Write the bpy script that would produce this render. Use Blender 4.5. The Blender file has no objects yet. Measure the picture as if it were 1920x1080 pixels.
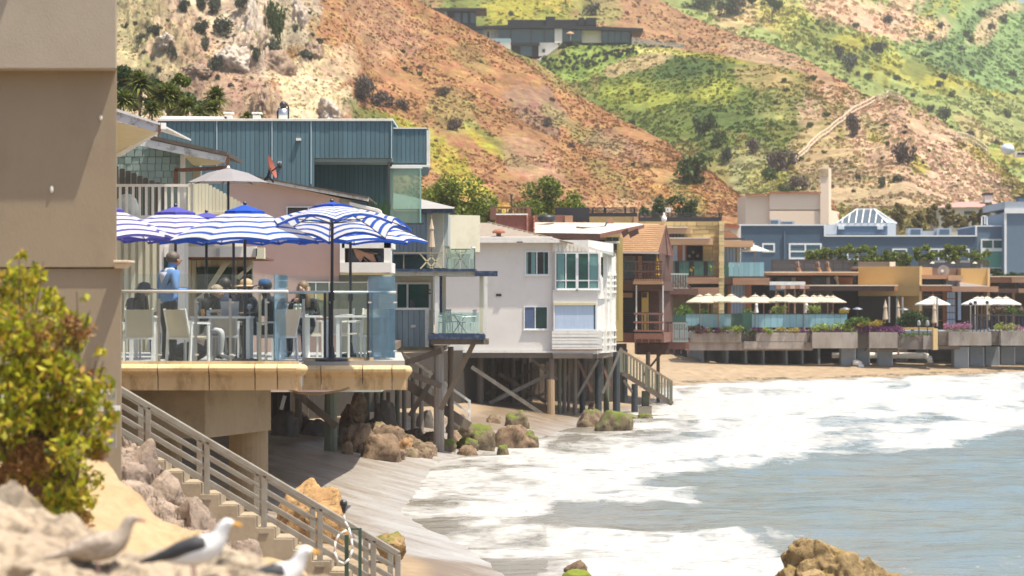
import bpy,bmesh,math,random
import numpy as np
from mathutils import Vector,Matrix,noise

# ------------------------------------------------------------------ camera,light,exposure
SC = bpy.context.scene
F = 6000.0      # focal length in pixels of the 1920 px wide photograph
H = 5.6         # eye height above the sea
HY = 571.0      # row of the horizon

cam_d = bpy.data.cameras.new("camera")
cam = bpy.data.objects.new("camera",cam_d)
SC.collection.objects.link(cam)
SC.camera = cam
cam.location = (0,0,H)
cam.rotation_euler = (math.radians(90),0,0)
cam_d.sensor_width = 36.0
cam_d.lens = 36.0 * F / 1920.0
cam_d.shift_y = (HY - 540.0) / 1920.0
cam_d.clip_start = 0.5
cam_d.clip_end = 6000
cam_d.dof.use_dof = True
cam_d.dof.focus_distance = 80
cam_d.dof.aperture_fstop = 2.5

SUN_E,SUN_A = math.radians(69),math.radians(27)     # height; angle from +X towards the camera
sun_dir = Vector((math.cos(SUN_E) * math.cos(SUN_A),-math.cos(SUN_E) * math.sin(SUN_A),math.sin(SUN_E)))
world = bpy.data.worlds.new("World")
SC.world = world
world.use_nodes = True
wn = world.node_tree
for n in list(wn.nodes): wn.nodes.remove(n)
wo = wn.nodes.new("ShaderNodeOutputWorld"); wb = wn.nodes.new("ShaderNodeBackground")
ws = wn.nodes.new("ShaderNodeTexSky"); ws.sky_type = 'NISHITA'; ws.sun_disc = False
ws.sun_elevation = SUN_E; ws.sun_rotation = math.radians(90) + SUN_A
ws.dust_density = 3.0; ws.air_density = 1.0; ws.ozone_density = 1.0
wb.inputs[1].default_value = 0.115
wn.links.new(ws.outputs[0],wb.inputs[0]); wn.links.new(wb.outputs[0],wo.inputs[0])
sl = bpy.data.lights.new("sun",'SUN'); sl.energy = 4.2; sl.angle = math.radians(0.6); sl.color = (1.0,0.925,0.79)
so = bpy.data.objects.new("sun",sl); SC.collection.objects.link(so)
so.rotation_euler = (-sun_dir).to_track_quat('-Z','Y').to_euler(); so.location = (0,0,200)
SC.view_settings.view_transform = 'Standard'
SC.view_settings.look = 'None'
SC.view_settings.exposure = 0.75
SC.view_settings.gamma = 1.0
SC.view_settings.use_curve_mapping = False

# ------------------------------------------------------------------ helpers
rnd = random.Random(7)
COL = SC.collection
OFF = {}        # object name -> world offset of its local frame

def X(px,D): return (px - 960.0) / F * D
def Z(py,D): return H - (py - HY) / F * D
def W(px,py,D): return Vector((X(px,D),D,Z(py,D)))
def S(px,D): return px / F * D         # a length of px pixels at distance D

def thing(name,label,cat,loc=(0,0,0),group=None,kind=None,rotz=0):
    o = bpy.data.objects.new(name,None)
    COL.objects.link(o)
    o.location = loc
    o.rotation_euler = (0,0,rotz)
    o.empty_display_size = 0.1
    o['label'] = label; o['category'] = cat
    if group: o['group'] = group
    OFF[o.name] = Vector(loc)
    return o

def tag(o,label=None,cat=None,group=None,kind=None):
    if label: o['label'] = label
    if cat: o['category'] = cat
    if group: o['group'] = group
    if kind: o['kind'] = kind
    return o

def copy_tree(o,parent=None,loc=None,rotz=None,label=None,group=None):
    c = o.copy(); COL.objects.link(c)
    if parent is not None: c.parent = parent
    if loc is not None: c.location = loc
    if rotz is not None: c.rotation_euler = (0,0,rotz)
    if label: c['label'] = label
    if group: c['group'] = group
    for ch in list(o.children): copy_tree(ch,c)
    return c

class MB:
    def __init__(s): s.v = []; s.f = []; s.m = []
    def add(s,vs,fs,m=0):
        b = len(s.v); s.v.extend([tuple(v) for v in vs])
        for f in fs: s.f.append(tuple(i + b for i in f)); s.m.append(m)
        return s
    def box(s,x0,x1,y0,y1,z0,z1,m=0):
        vs = [(x0,y0,z0),(x1,y0,z0),(x1,y1,z0),(x0,y1,z0),(x0,y0,z1),(x1,y0,z1),(x1,y1,z1),(x0,y1,z1)]
        return s.add(vs,[(0,3,2,1),(4,5,6,7),(0,1,5,4),(1,2,6,5),(2,3,7,6),(3,0,4,7)],m)
    def pb(s,px0,px1,py0,py1,D,dep=0.2,m=0):         # rectangle seen at px,py at distance D,running back
        return s.box(X(px0,D),X(px1,D),D,D + dep,Z(py1,D),Z(py0,D),m)
    def beam(s,p,q,w,h=None,m=0):
        p = Vector(p); q = Vector(q); h = h or w
        d = (q - p).normalized(); up = Vector((0,0,1))
        if abs(d.dot(up)) > 0.99: up = Vector((0,1,0))
        a = d.cross(up).normalized() * (w/2); b = a.cross(d).normalized() * (h/2)
        vs = [p-a-b,p+a-b,p+a+b,p-a+b,q-a-b,q+a-b,q+a+b,q-a+b]
        return s.add(vs,[(0,3,2,1),(4,5,6,7),(0,1,5,4),(1,2,6,5),(2,3,7,6),(3,0,4,7)],m)
    def cyl(s,p,q,r0,r1=None,n=10,m=0,caps=True):
        p = Vector(p); q = Vector(q); r1 = r0 if r1 is None else r1
        d = (q - p).normalized(); up = Vector((0,0,1)) if abs(d.z) < 0.95 else Vector((1,0,0))
        a = d.cross(up).normalized(); b = d.cross(a).normalized()
        vs = []
        for c,r in ((p,r0),(q,r1)):
            for i in range(n):
                t = 2*math.pi*i/n; vs.append(c + a*(r*math.cos(t)) + b*(r*math.sin(t)))
        fs = [(i,(i+1)%n,n+(i+1)%n,n+i) for i in range(n)]
        if caps: fs += [tuple(range(n-1,-1,-1)),tuple(range(n,2*n))]
        return s.add(vs,fs,m)
    def tube(s,pts,r,n=6,m=0):
        for a,b in zip(pts[:-1],pts[1:]): s.cyl(a,b,r,r,n,m)
        return s
    def prism(s,poly,ext,m=0):
        poly = [Vector(p) for p in poly]; ext = Vector(ext); n = len(poly)
        vs = poly + [p + ext for p in poly]
        fs = [tuple(range(n)),tuple(range(2*n-1,n-1,-1))] + [(i,n+i,n+(i+1)%n,(i+1)%n) for i in range(n)]
        return s.add(vs,fs,m)
    def pp(s,pts,D,dep=0.2,m=0):                         # polygon of pixels at distance D,running back
        return s.prism([W(a,b,D) for a,b in pts],(0,dep,0),m)
    def foot(s,pts,z0,z1,m=0):                           # footprint of (px,D)
        return s.prism([(X(a,D),D,z0) for a,D in pts],(0,0,z1-z0),m)
    def lathe(s,c,prof,n=12,m=0):
        c = Vector(c); vs = []; fs = []
        for r,z in prof:
            for i in range(n):
                t = 2*math.pi*i/n; vs.append(c + Vector((r*math.cos(t),r*math.sin(t),z)))
        for k in range(len(prof)-1):
            for i in range(n): fs.append((k*n+i,k*n+(i+1)%n,(k+1)*n+(i+1)%n,(k+1)*n+i))
        fs.append(tuple(range(n-1,-1,-1))); fs.append(tuple(range((len(prof)-1)*n,len(prof)*n)))
        return s.add(vs,fs,m)
    def ball(s,c,r,n=10,k=6,m=0):
        r = (r,r,r) if not hasattr(r,'__len__') else r
        c = Vector(c); vs = [c - Vector((0,0,r[2]))]; fs = []
        for j in range(1,k):
            ph = -math.pi/2 + math.pi*j/k
            for i in range(n):
                t = 2*math.pi*i/n
                vs.append(c + Vector((r[0]*math.cos(ph)*math.cos(t),r[1]*math.cos(ph)*math.sin(t),r[2]*math.sin(ph))))
        vs.append(c + Vector((0,0,r[2])))
        for i in range(n): fs.append((0,1+(i+1)%n,1+i))
        for j in range(k-2):
            for i in range(n): fs.append((1+j*n+i,1+j*n+(i+1)%n,1+(j+1)*n+(i+1)%n,1+(j+1)*n+i))
        for i in range(n): fs.append((1+(k-2)*n+i,1+(k-2)*n+(i+1)%n,len(vs)-1))
        return s.add(vs,fs,m)
    def build(s,name,mat,parent=None,smooth=False,bevel=0,off=None):
        o_off = Vector((0,0,0))
        if parent is not None: o_off = OFF[parent.name]
        if off is not None: o_off = Vector(off)
        me = bpy.data.meshes.new(name)
        me.from_pydata([(v[0]-o_off.x,v[1]-o_off.y,v[2]-o_off.z) for v in s.v],[],s.f)
        mats = mat if isinstance(mat,(list,tuple)) else [mat]
        for mm in mats: me.materials.append(mm)
        if len(mats) > 1: me.polygons.foreach_set('material_index',s.m)
        if len(s.f) < 4000:
            bm = bmesh.new(); bm.from_mesh(me); bmesh.ops.recalc_face_normals(bm,faces=bm.faces); bm.to_mesh(me); bm.free()
        if smooth: me.polygons.foreach_set('use_smooth',[True]*len(me.polygons))
        o = bpy.data.objects.new(name,me); COL.objects.link(o)
        if parent is not None:
            o.parent = parent; OFF[o.name] = OFF[parent.name]
        else:
            o.location = o_off; OFF[o.name] = o_off
        if bevel:
            b = o.modifiers.new('bevel','BEVEL'); b.width = bevel; b.segments = 2; b.limit_method = 'ANGLE'
        return o

def Q(*a): return MB().pb(*a).build
def pieces(name,mat,parent,me_builder,locs,kind=None):
    """alike pieces sharing one mesh; me_builder is an MB round the origin, locs are world positions"""
    off = OFF[parent.name]
    me = bpy.data.meshes.new(name); me.from_pydata(me_builder.v,[],me_builder.f)
    me.materials.append(mat)
    bm = bmesh.new(); bm.from_mesh(me); bmesh.ops.recalc_face_normals(bm,faces=bm.faces); bm.to_mesh(me); bm.free()
    out = []
    for l in locs:
        o = bpy.data.objects.new(name,me); COL.objects.link(o); o.parent = parent
        o.location = Vector(l) - off
        out.append(o)
    return out

def ppieces(name,mat,parent,rects,D,dep,jitter=0.0,gap=0.0):
    """a rectangular piece per pixel rectangle (boards, stones, shingles); equal sizes share a mesh"""
    cache = {}
    for (a,b,c,d) in rects:
        w = S(b-a,D) - gap; h = S(d-c,D) - gap
        key = (round(w,2),round(h,2))
        if key not in cache:
            me = bpy.data.meshes.new(name)
            m = MB().box(-w/2,w/2,0,dep,-h/2,h/2)
            me.from_pydata(m.v,[],m.f); me.materials.append(mat); cache[key] = me
        o = bpy.data.objects.new(name,cache[key]); COL.objects.link(o); o.parent = parent
        o.location = W((a+b)/2,(c+d)/2,D) + Vector((0,rnd.uniform(-jitter,jitter),0)) - OFF[parent.name]

# ------------------------------------------------------------------ materials
MATS = {}
def nodes_of(name):
    m = bpy.data.materials.new(name); m.use_nodes = True
    t = m.node_tree
    return m,t,t.nodes,t.links,t.nodes['Principled BSDF']

def mat(name,col,col2=None,scale=1.0,rough=0.8,bump=0.0,bscale=None,stretch=(1,1,1),metal=0.0,
        dirt=None,dirt_s=0.6,dirt_amt=0.5,rand=0.0,contrast=1.0,spec=None,coat=0.0):
    if name in MATS: return MATS[name]
    m,t,N,L,P = nodes_of(name)
    tc = N.new('ShaderNodeTexCoord'); mp = N.new('ShaderNodeMapping'); mp.inputs['Scale'].default_value = stretch
    L.new(tc.outputs['Object'],mp.inputs[0])
    c = None
    rgb = N.new('ShaderNodeRGB'); rgb.outputs[0].default_value = (*col,1); c = rgb.outputs[0]
    if col2 is not None:
        nz = N.new('ShaderNodeTexNoise'); nz.inputs['Scale'].default_value = scale; nz.inputs['Detail'].default_value = 6; nz.inputs['Roughness'].default_value = 0.65
        L.new(mp.outputs[0],nz.inputs['Vector'])
        mr = N.new('ShaderNodeMapRange'); k = 0.22/contrast
        mr.inputs[1].default_value = 0.5-k; mr.inputs[2].default_value = 0.5+k
        L.new(nz.outputs[0],mr.inputs[0])
        mx = N.new('ShaderNodeMixRGB'); mx.inputs[2].default_value = (*col2,1)
        L.new(mr.outputs[0],mx.inputs[0]); L.new(c,mx.inputs[1]); c = mx.outputs[0]
    if dirt is not None:
        nz = N.new('ShaderNodeTexNoise'); nz.inputs['Scale'].default_value = dirt_s; nz.inputs['Detail'].default_value = 8; nz.inputs['Roughness'].default_value = 0.75
        L.new(mp.outputs[0],nz.inputs['Vector'])
        mr = N.new('ShaderNodeMapRange'); mr.inputs[1].default_value = 0.5; mr.inputs[2].default_value = 0.68; mr.inputs[4].default_value = dirt_amt
        L.new(nz.outputs[0],mr.inputs[0])
        mx = N.new('ShaderNodeMixRGB'); mx.inputs[2].default_value = (*dirt,1)
        L.new(mr.outputs[0],mx.inputs[0]); L.new(c,mx.inputs[1]); c = mx.outputs[0]
    if rand > 0:
        oi = N.new('ShaderNodeObjectInfo'); mr = N.new('ShaderNodeMapRange')
        mr.inputs[3].default_value = 1-rand; mr.inputs[4].default_value = 1+rand
        L.new(oi.outputs['Random'],mr.inputs[0])
        hs = N.new('ShaderNodeHueSaturation'); L.new(mr.outputs[0],hs.inputs['Value']); L.new(c,hs.inputs['Color']); c = hs.outputs[0]
    L.new(c,P.inputs['Base Color'])
    P.inputs['Roughness'].default_value = rough; P.inputs['Metallic'].default_value = metal
    if spec is not None: P.inputs['Specular IOR Level'].default_value = spec
    if coat: P.inputs['Coat Weight'].default_value = coat
    if bump:
        nz = N.new('ShaderNodeTexNoise'); nz.inputs['Scale'].default_value = bscale or scale*4; nz.inputs['Detail'].default_value = 5
        L.new(mp.outputs[0],nz.inputs['Vector'])
        bp = N.new('ShaderNodeBump'); bp.inputs['Strength'].default_value = 0.6; bp.inputs['Distance'].default_value = bump
        L.new(nz.outputs[0],bp.inputs['Height']); L.new(bp.outputs[0],P.inputs['Normal'])
    MATS[name] = m
    return m

def leafmat(name,cols,trans=0.35,rough=0.5):
    if name in MATS: return MATS[name]
    m,t,N,L,P = nodes_of(name)
    g = N.new('ShaderNodeNewGeometry'); r = N.new('ShaderNodeValToRGB')
    r.color_ramp.interpolation = 'LINEAR'
    while len(r.color_ramp.elements) < len(cols): r.color_ramp.elements.new(0.5)
    for i,c in enumerate(cols):
        r.color_ramp.elements[i].position = i/(len(cols)-1); r.color_ramp.elements[i].color = (*c,1)
    L.new(g.outputs['Random Per Island'],r.inputs[0])
    L.new(r.outputs[0],P.inputs['Base Color']); P.inputs['Roughness'].default_value = rough
    P.inputs['Specular IOR Level'].default_value = 0.3
    tr = N.new('ShaderNodeBsdfTranslucent'); L.new(r.outputs[0],tr.inputs[0])
    mx = N.new('ShaderNodeMixShader'); mx.inputs[0].default_value = trans
    L.new(P.outputs[0],mx.inputs[1]); L.new(tr.outputs[0],mx.inputs[2])
    L.new(mx.outputs[0],N['Material Output'].inputs[0])
    MATS[name] = m
    return m

def glassmat(name,tint=(0.8,0.92,0.95),refl=(0.8,0.9,1.0),amt=0.15,rough=0.02,haze=0.0,hcol=(.6,.75,.85)):
    """clear pane: transparent, tinted, with a Fresnel reflection"""
    if name in MATS: return MATS[name]
    m,t,N,L,P = nodes_of(name)
    N.remove(P)
    tb = N.new('ShaderNodeBsdfTransparent'); tb.inputs[0].default_value = (*tint,1)
    gl = N.new('ShaderNodeBsdfGlossy'); gl.inputs[0].default_value = (*refl,1); gl.inputs['Roughness'].default_value = rough
    fr = N.new('ShaderNodeLayerWeight'); fr.inputs[0].default_value = 0.35
    mr = N.new('ShaderNodeMapRange'); mr.inputs[3].default_value = amt; mr.inputs[4].default_value = min(1,amt+0.7)
    L.new(fr.outputs['Fresnel'],mr.inputs[0])
    mx = N.new('ShaderNodeMixShader'); L.new(mr.outputs[0],mx.inputs[0]); L.new(tb.outputs[0],mx.inputs[1]); L.new(gl.outputs[0],mx.inputs[2])
    last = mx.outputs[0]
    if haze > 0:  # salt film whose pale blue also stands in for reflected sky
        df = N.new('ShaderNodeBsdfDiffuse'); df.inputs[0].default_value = (*hcol,1); m2 = N.new('ShaderNodeMixShader'); m2.inputs[0].default_value = haze
        L.new(last,m2.inputs[1]); L.new(df.outputs[0],m2.inputs[2]); last = m2.outputs[0]
    L.new(last,N['Material Output'].inputs[0])
    MATS[name] = m
    return m

def fabric(name,cols,trans=0.3):
    """list of colours -> list of cloth materials that let some light through"""
    out = []
    for i,c in enumerate(cols):
        m,t,N,L,P = nodes_of('%s_%d' % (name,i))
        nz = N.new('ShaderNodeTexNoise'); nz.inputs['Scale'].default_value = 3
        mx0 = N.new('ShaderNodeMixRGB'); mx0.blend_type = 'MULTIPLY'; mx0.inputs[1].default_value = (*c,1)
        mr = N.new('ShaderNodeMapRange'); mr.inputs[3].default_value = 0.88; mr.inputs[4].default_value = 1.06
        L.new(nz.outputs[0],mr.inputs[0]); L.new(mr.outputs[0],mx0.inputs[2]); mx0.inputs[0].default_value = 1
        L.new(mx0.outputs[0],P.inputs['Base Color']); P.inputs['Roughness'].default_value = 0.9
        tr = N.new('ShaderNodeBsdfTranslucent'); L.new(mx0.outputs[0],tr.inputs[0])
        mx = N.new('ShaderNodeMixShader'); mx.inputs[0].default_value = trans
        L.new(P.outputs[0],mx.inputs[1]); L.new(tr.outputs[0],mx.inputs[2]); L.new(mx.outputs[0],N['Material Output'].inputs[0])
        out.append(m)
    return out

def mesh_np(name,V,Fq,mat_,parent=None,smooth=False,off=(0,0,0)):
    """numpy vertices (n,3) and faces (m,k)"""
    if parent is not None: off = tuple(OFF[parent.name])
    V = np.asarray(V,dtype=np.float32) - np.asarray(off,dtype=np.float32)
    Fq = np.asarray(Fq,dtype=np.int32); k = Fq.shape[1]
    me = bpy.data.meshes.new(name)
    me.vertices.add(len(V)); me.vertices.foreach_set('co',V.ravel())
    me.loops.add(Fq.size); me.loops.foreach_set('vertex_index',Fq.ravel())
    me.polygons.add(len(Fq)); me.polygons.foreach_set('loop_start',np.arange(0,Fq.size,k,dtype=np.int32))
    try: me.polygons.foreach_set('loop_total',np.full(len(Fq),k,dtype=np.int32))
    except Exception: pass
    me.update(calc_edges=True)
    if mat_: me.materials.append(mat_)
    if smooth: me.polygons.foreach_set('use_smooth',[True]*len(Fq))
    o = bpy.data.objects.new(name,me); COL.objects.link(o)
    if parent is not None:
        o.parent = parent; OFF[o.name] = OFF[parent.name]
    else:
        o.location = off; OFF[o.name] = Vector(off)
    return o

def leaf_arrays(C,size,seed=0,aspect=0.5,droop=None,normals=None):
    """a rhombic leaf (4 verts, 1 quad) at each centre, randomly turned"""
    r = np.random.RandomState(seed); n = len(C)
    s = size*(0.6+0.8*r.rand(n))
    d = r.normal(size=(n,3));
    if droop is not None: d = d*0.6 + np.asarray(droop)
    d /= np.linalg.norm(d,axis=1)[:,None]
    e = r.normal(size=(n,3)); e = np.cross(d,e); e /= np.linalg.norm(e,axis=1)[:,None]+1e-9
    f = np.cross(d,e)*0.12
    a = d*s[:,None]*0.5; b = e*(s*aspect*0.5)[:,None]
    V = np.stack([C-a,C+b+f*s[:,None],C+a,C-b+f*s[:,None]],axis=1).reshape(-1,3)
    Fq = np.arange(4*n).reshape(n,4)
    return V,Fq

def clump_points(n,clumps,seed=0):
    """n points round clump centres [(x,y,z,r)], denser towards each clump's skin"""
    r = np.random.RandomState(seed); cl = np.asarray(clumps,dtype=float)
    w = cl[:,3]**2; idx = r.choice(len(cl),n,p=w/w.sum())
    d = r.normal(size=(n,3)); d /= np.linalg.norm(d,axis=1)[:,None]
    rad = cl[idx,3]*(r.rand(n)**0.45)
    return cl[idx,:3] + d*rad[:,None]*np.array([1,1,0.85])

def crown_clumps(c,R,n,seed=0,rr=(0.25,0.45)):
    r = np.random.RandomState(seed); out = []
    for i in range(n):
        d = r.normal(size=3); d /= np.linalg.norm(d); k = r.rand()**0.5*0.8
        p = np.array(c) + d*k*np.array(R)
        out.append((*p,r.uniform(*rr)*min(R)))
    return out

def tree(name,label,cat,c,R,mat_leaf,base_z,nclump=22,nleaf=3000,leaf=0.25,seed=1,group=None,trunk=None,tr=0.18,rr=(0.25,0.5),limbs=6,aspect=0.55):
    c = Vector(c); root = thing(name,label,cat,(c.x,c.y,base_z),group)
    cl = crown_clumps(c,R,nclump,seed,rr)
    P = clump_points(nleaf,cl,seed+1)
    V,Fq = leaf_arrays(P,leaf,seed+2,aspect)
    o = mesh_np('crown',V,Fq,mat_leaf,root,off=tuple(OFF[root.name])); o.location = (0,0,0)
    o['kind'] = 'stuff'
    mb = MB(); b = Vector((c.x,c.y,base_z)); top = Vector((c.x,c.y,c.z))
    mb.cyl(b,b.lerp(top,.6),tr,tr*0.7,8)
    rr_ = random.Random(seed)
    for i in range(limbs):
        q = cl[rr_.randrange(len(cl))]
        mb.cyl(b.lerp(top,rr_.uniform(.35,.6)),Vector(q[:3]),tr*0.45,tr*0.12,6)
    mb.build('trunk',trunk or mat('bark',(.12,.09,.06),(.2,.16,.12),4,.9),root)
    return root
# ------------------------------------------------------------------ ground,sea,hills
def vnoise(Xa,Ya,s,seed=0.0,octv=4):
    """fractal value noise on numpy arrays, 0..1-ish"""
    out = np.zeros_like(Xa,dtype=float); amp = 0.5; tot = 0
    x = Xa*s + seed*13.7; y = Ya*s + seed*7.3
    def h(i,j):
        v = np.sin(i*127.1 + j*311.7 + seed*17.0)*43758.5453
        return v - np.floor(v)
    for o in range(octv):
        i = np.floor(x); j = np.floor(y); fx = x-i; fy = y-j
        u = fx*fx*(3-2*fx); v = fy*fy*(3-2*fy)
        n = (h(i,j)*(1-u)+h(i+1,j)*u)*(1-v) + (h(i,j+1)*(1-u)+h(i+1,j+1)*u)*v
        out += amp*n; tot += amp; amp *= 0.5; x = x*2.03+5.2; y = y*2.03+1.3
    return out/tot

SHORE_D = [0,55,66,86,112,130,157,185,205,214,222,225.5,228.3,231,235,262,360,500]
SHORE_X = [1.0,0.6,0.3,-2.6,-2.2,0.9,5.0,8.2,10.2,12.2,16,22,30,36.5,60,120,270,500]
def shore_d(x,y):
    dx = np.interp(y,SHORE_D,SHORE_X) - x
    dy = y - np.interp(x,[-50]+SHORE_X[4:],[100]+SHORE_D[4:])
    far = y > 175
    return np.where(far,np.where(dx > 0,np.minimum(dx,np.maximum(dy,0)),np.maximum(dx,np.minimum(dy,0))),dx)
def runup(x,y,d):
    return np.interp(x,[4,10,22,30,36,60],[0,.24,.31,.5,.72,.9])*np.exp(np.minimum(d,0)/12)*np.clip((y-180)/20,0,1)
def ground_z(x,y):
    d = shore_d(x,y)
    z = np.where(d < 0,d*0.05,np.minimum(d*0.13,0.9+0.02*np.maximum(d-7,0))) + runup(x,y,d)
    k = np.clip((d-26)/30,0,1); k = k*k*(3-2*k)
    return z + np.where(y < 190,8,np.where(y > 215,1.5,8-6.5*(y-190)/25))*k
def gz(x,y): return float(ground_z(np.array([x]),np.array([y]))[0])

def color_attr(o,cols,name='paint'):
    a = o.data.color_attributes.new(name=name,type='FLOAT_COLOR',domain='POINT')
    c4 = np.concatenate([cols,np.ones((len(cols),1))],axis=1).astype(np.float32)
    a.data.foreach_set('color',c4.ravel())

def grid_faces(nu,nv):
    i = np.arange(nu-1)[:,None]*nv + np.arange(nv-1)[None,:]
    i = i.ravel()
    return np.stack([i,i+1,i+nv+1,i+nv],axis=1)

def sand_material():
    m,t,N,L,P = nodes_of('sand')
    g = N.new('ShaderNodeNewGeometry'); at = N.new('ShaderNodeAttribute'); at.attribute_name = 'paint'
    sp = N.new('ShaderNodeSeparateColor'); L.new(at.outputs['Color'],sp.inputs[0])
    mp = N.new('ShaderNodeMapping'); mp.vector_type = 'TEXTURE'; mp.inputs['Rotation'].default_value = (0,0,math.radians(-64)); mp.inputs['Scale'].default_value = (5,0.7,1)
    L.new(g.outputs['Position'],mp.inputs[0])
    st = N.new('ShaderNodeTexNoise'); st.inputs['Scale'].default_value = 1.0; st.inputs['Detail'].default_value = 9; st.inputs['Roughness'].default_value = 0.72
    L.new(mp.outputs[0],st.inputs['Vector'])
    dn = N.new('ShaderNodeTexNoise'); dn.inputs['Scale'].default_value = 1.6; dn.inputs['Detail'].default_value = 8; L.new(g.outputs['Position'],dn.inputs['Vector'])
    dry = N.new('ShaderNodeValToRGB'); dry.color_ramp.elements[0].color = (.25,.175,.105,1); dry.color_ramp.elements[1].color = (.345,.26,.165,1); dry.color_ramp.elements[0].position=.3; dry.color_ramp.elements[1].position=.7
    L.new(dn.outputs[0],dry.inputs[0])
    wet = N.new('ShaderNodeValToRGB'); wet.color_ramp.elements[0].color = (.19,.13,.078,1); wet.color_ramp.elements[1].color = (.235,.17,.108,1); wet.color_ramp.elements[0].position=.35; wet.color_ramp.elements[1].position=.65
    L.new(st.outputs[0],wet.inputs[0])
    m1 = N.new('ShaderNodeMixRGB'); L.new(sp.outputs[0],m1.inputs[0]); L.new(dry.outputs[0],m1.inputs[1]); L.new(wet.outputs[0],m1.inputs[2])
    ad = N.new('ShaderNodeMath'); ad.operation='ADD'; L.new(st.outputs[0],ad.inputs[0]); L.new(sp.outputs[1],ad.inputs[1])
    f2 = N.new('ShaderNodeTexNoise'); f2.inputs['Scale'].default_value = 7; f2.inputs['Detail'].default_value = 6; f2.inputs['Roughness'].default_value=.8; L.new(g.outputs['Position'],f2.inputs['Vector'])
    a2 = N.new('ShaderNodeMath'); a2.operation='MULTIPLY_ADD'; a2.inputs[1].default_value = 0.6; L.new(f2.outputs[0],a2.inputs[0]); L.new(ad.outputs[0],a2.inputs[2])
    mr = N.new('ShaderNodeMapRange'); mr.inputs[1].default_value = 1.20; mr.inputs[2].default_value = 1.62; L.new(a2.outputs[0],mr.inputs[0])
    m2 = N.new('ShaderNodeMixRGB'); m2.inputs[2].default_value = (.42,.41,.39,1); L.new(mr.outputs[0],m2.inputs[0]); L.new(m1.outputs[0],m2.inputs[1])
    wd = N.new('ShaderNodeTexNoise'); wd.inputs['Scale'].default_value = 1.1; wd.inputs['Detail'].default_value = 10; wd.inputs['Roughness'].default_value=.8; L.new(g.outputs['Position'],wd.inputs['Vector'])
    wa = N.new('ShaderNodeMath'); wa.operation='MULTIPLY'; L.new(wd.outputs[0],wa.inputs[0]); L.new(sp.outputs[2],wa.inputs[1])
    wr = N.new('ShaderNodeMapRange'); wr.inputs[1].default_value = .56; wr.inputs[2].default_value = .62; L.new(wa.outputs[0],wr.inputs[0])
    m3 = N.new('ShaderNodeMixRGB'); m3.inputs[2].default_value = (.06,.055,.03,1); L.new(wr.outputs[0],m3.inputs[0]); L.new(m2.outputs[0],m3.inputs[1])
    L.new(m3.outputs[0],P.inputs['Base Color'])
    rr = N.new('ShaderNodeMapRange'); rr.inputs[3].default_value = .9; rr.inputs[4].default_value = .38; L.new(sp.outputs[0],rr.inputs[0]); L.new(rr.outputs[0],P.inputs['Roughness'])
    bp = N.new('ShaderNodeBump'); bp.inputs['Distance'].default_value = .05; bp.inputs['Strength'].default_value=.5; L.new(dn.outputs[0],bp.inputs['Height']); L.new(bp.outputs[0],P.inputs['Normal'])
    return m

def build_beach():
    Ds = np.concatenate([np.linspace(12,60,30),np.linspace(61.5,290,190),np.linspace(295,420,20)])
    ds = np.concatenate([np.linspace(-9,14,150),np.linspace(15,90,30)])
    DD,dd = np.meshgrid(Ds,ds,indexing='ij')
    xs = np.interp(DD,SHORE_D,SHORE_X) - dd
    z = ground_z(xs,DD) + 0.10*(vnoise(xs,DD,.35,2)-.5)*np.clip(dd/5,0.1,1) + .03*(vnoise(xs,DD,1.7,4)-.5)
    z = z - 0.02
    V = np.stack([xs,DD,z],axis=-1).reshape(-1,3)
    o = mesh_np('beach',V,grid_faces(len(Ds),len(ds)),sand_material(),smooth=True)
    o['kind'] = 'structure'
    px = 960 + xs/DD*F; py = HY + (H-z)/DD*F
    nz = vnoise(xs,DD,.25,9); dd = shore_d(xs,DD)
    wet = np.clip((6.2 - dd + (nz-.5)*3)/1.2,0,1)
    wet = np.where(DD > 175,np.clip((0.6 - dd + (nz-.5)*1)/.6,0,1),wet)
    wet = np.where(DD < 68,np.clip((2.4 - dd + (nz-.5)*1.0)/.5,0,1),wet)
    foam = np.interp(dd,[-9,-1,0.4,3,5.5,6.5],[.80,.78,.72,.60,.48,0.0])
    foam = np.where(DD > 175,foam*np.clip(1-dd/0.5,0,1),foam)
    foam = np.where((DD > 135) & (DD <= 175),np.interp(dd,[0,3,7],[.6,.4,.25]),foam)
    foam = np.where(DD < 68,np.interp(dd,[-1,0.5,2.2,3.0],[.75,.55,.25,0]),foam)
    weed = np.where((DD > 200) & (DD < 262),np.clip(1.3-abs(dd-1.2)*0.4,0,1.15),np.where(DD<70,.9,.5))
    color_attr(o,np.stack([wet.ravel(),foam.ravel(),weed.ravel()],axis=1))
build_beach()

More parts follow.
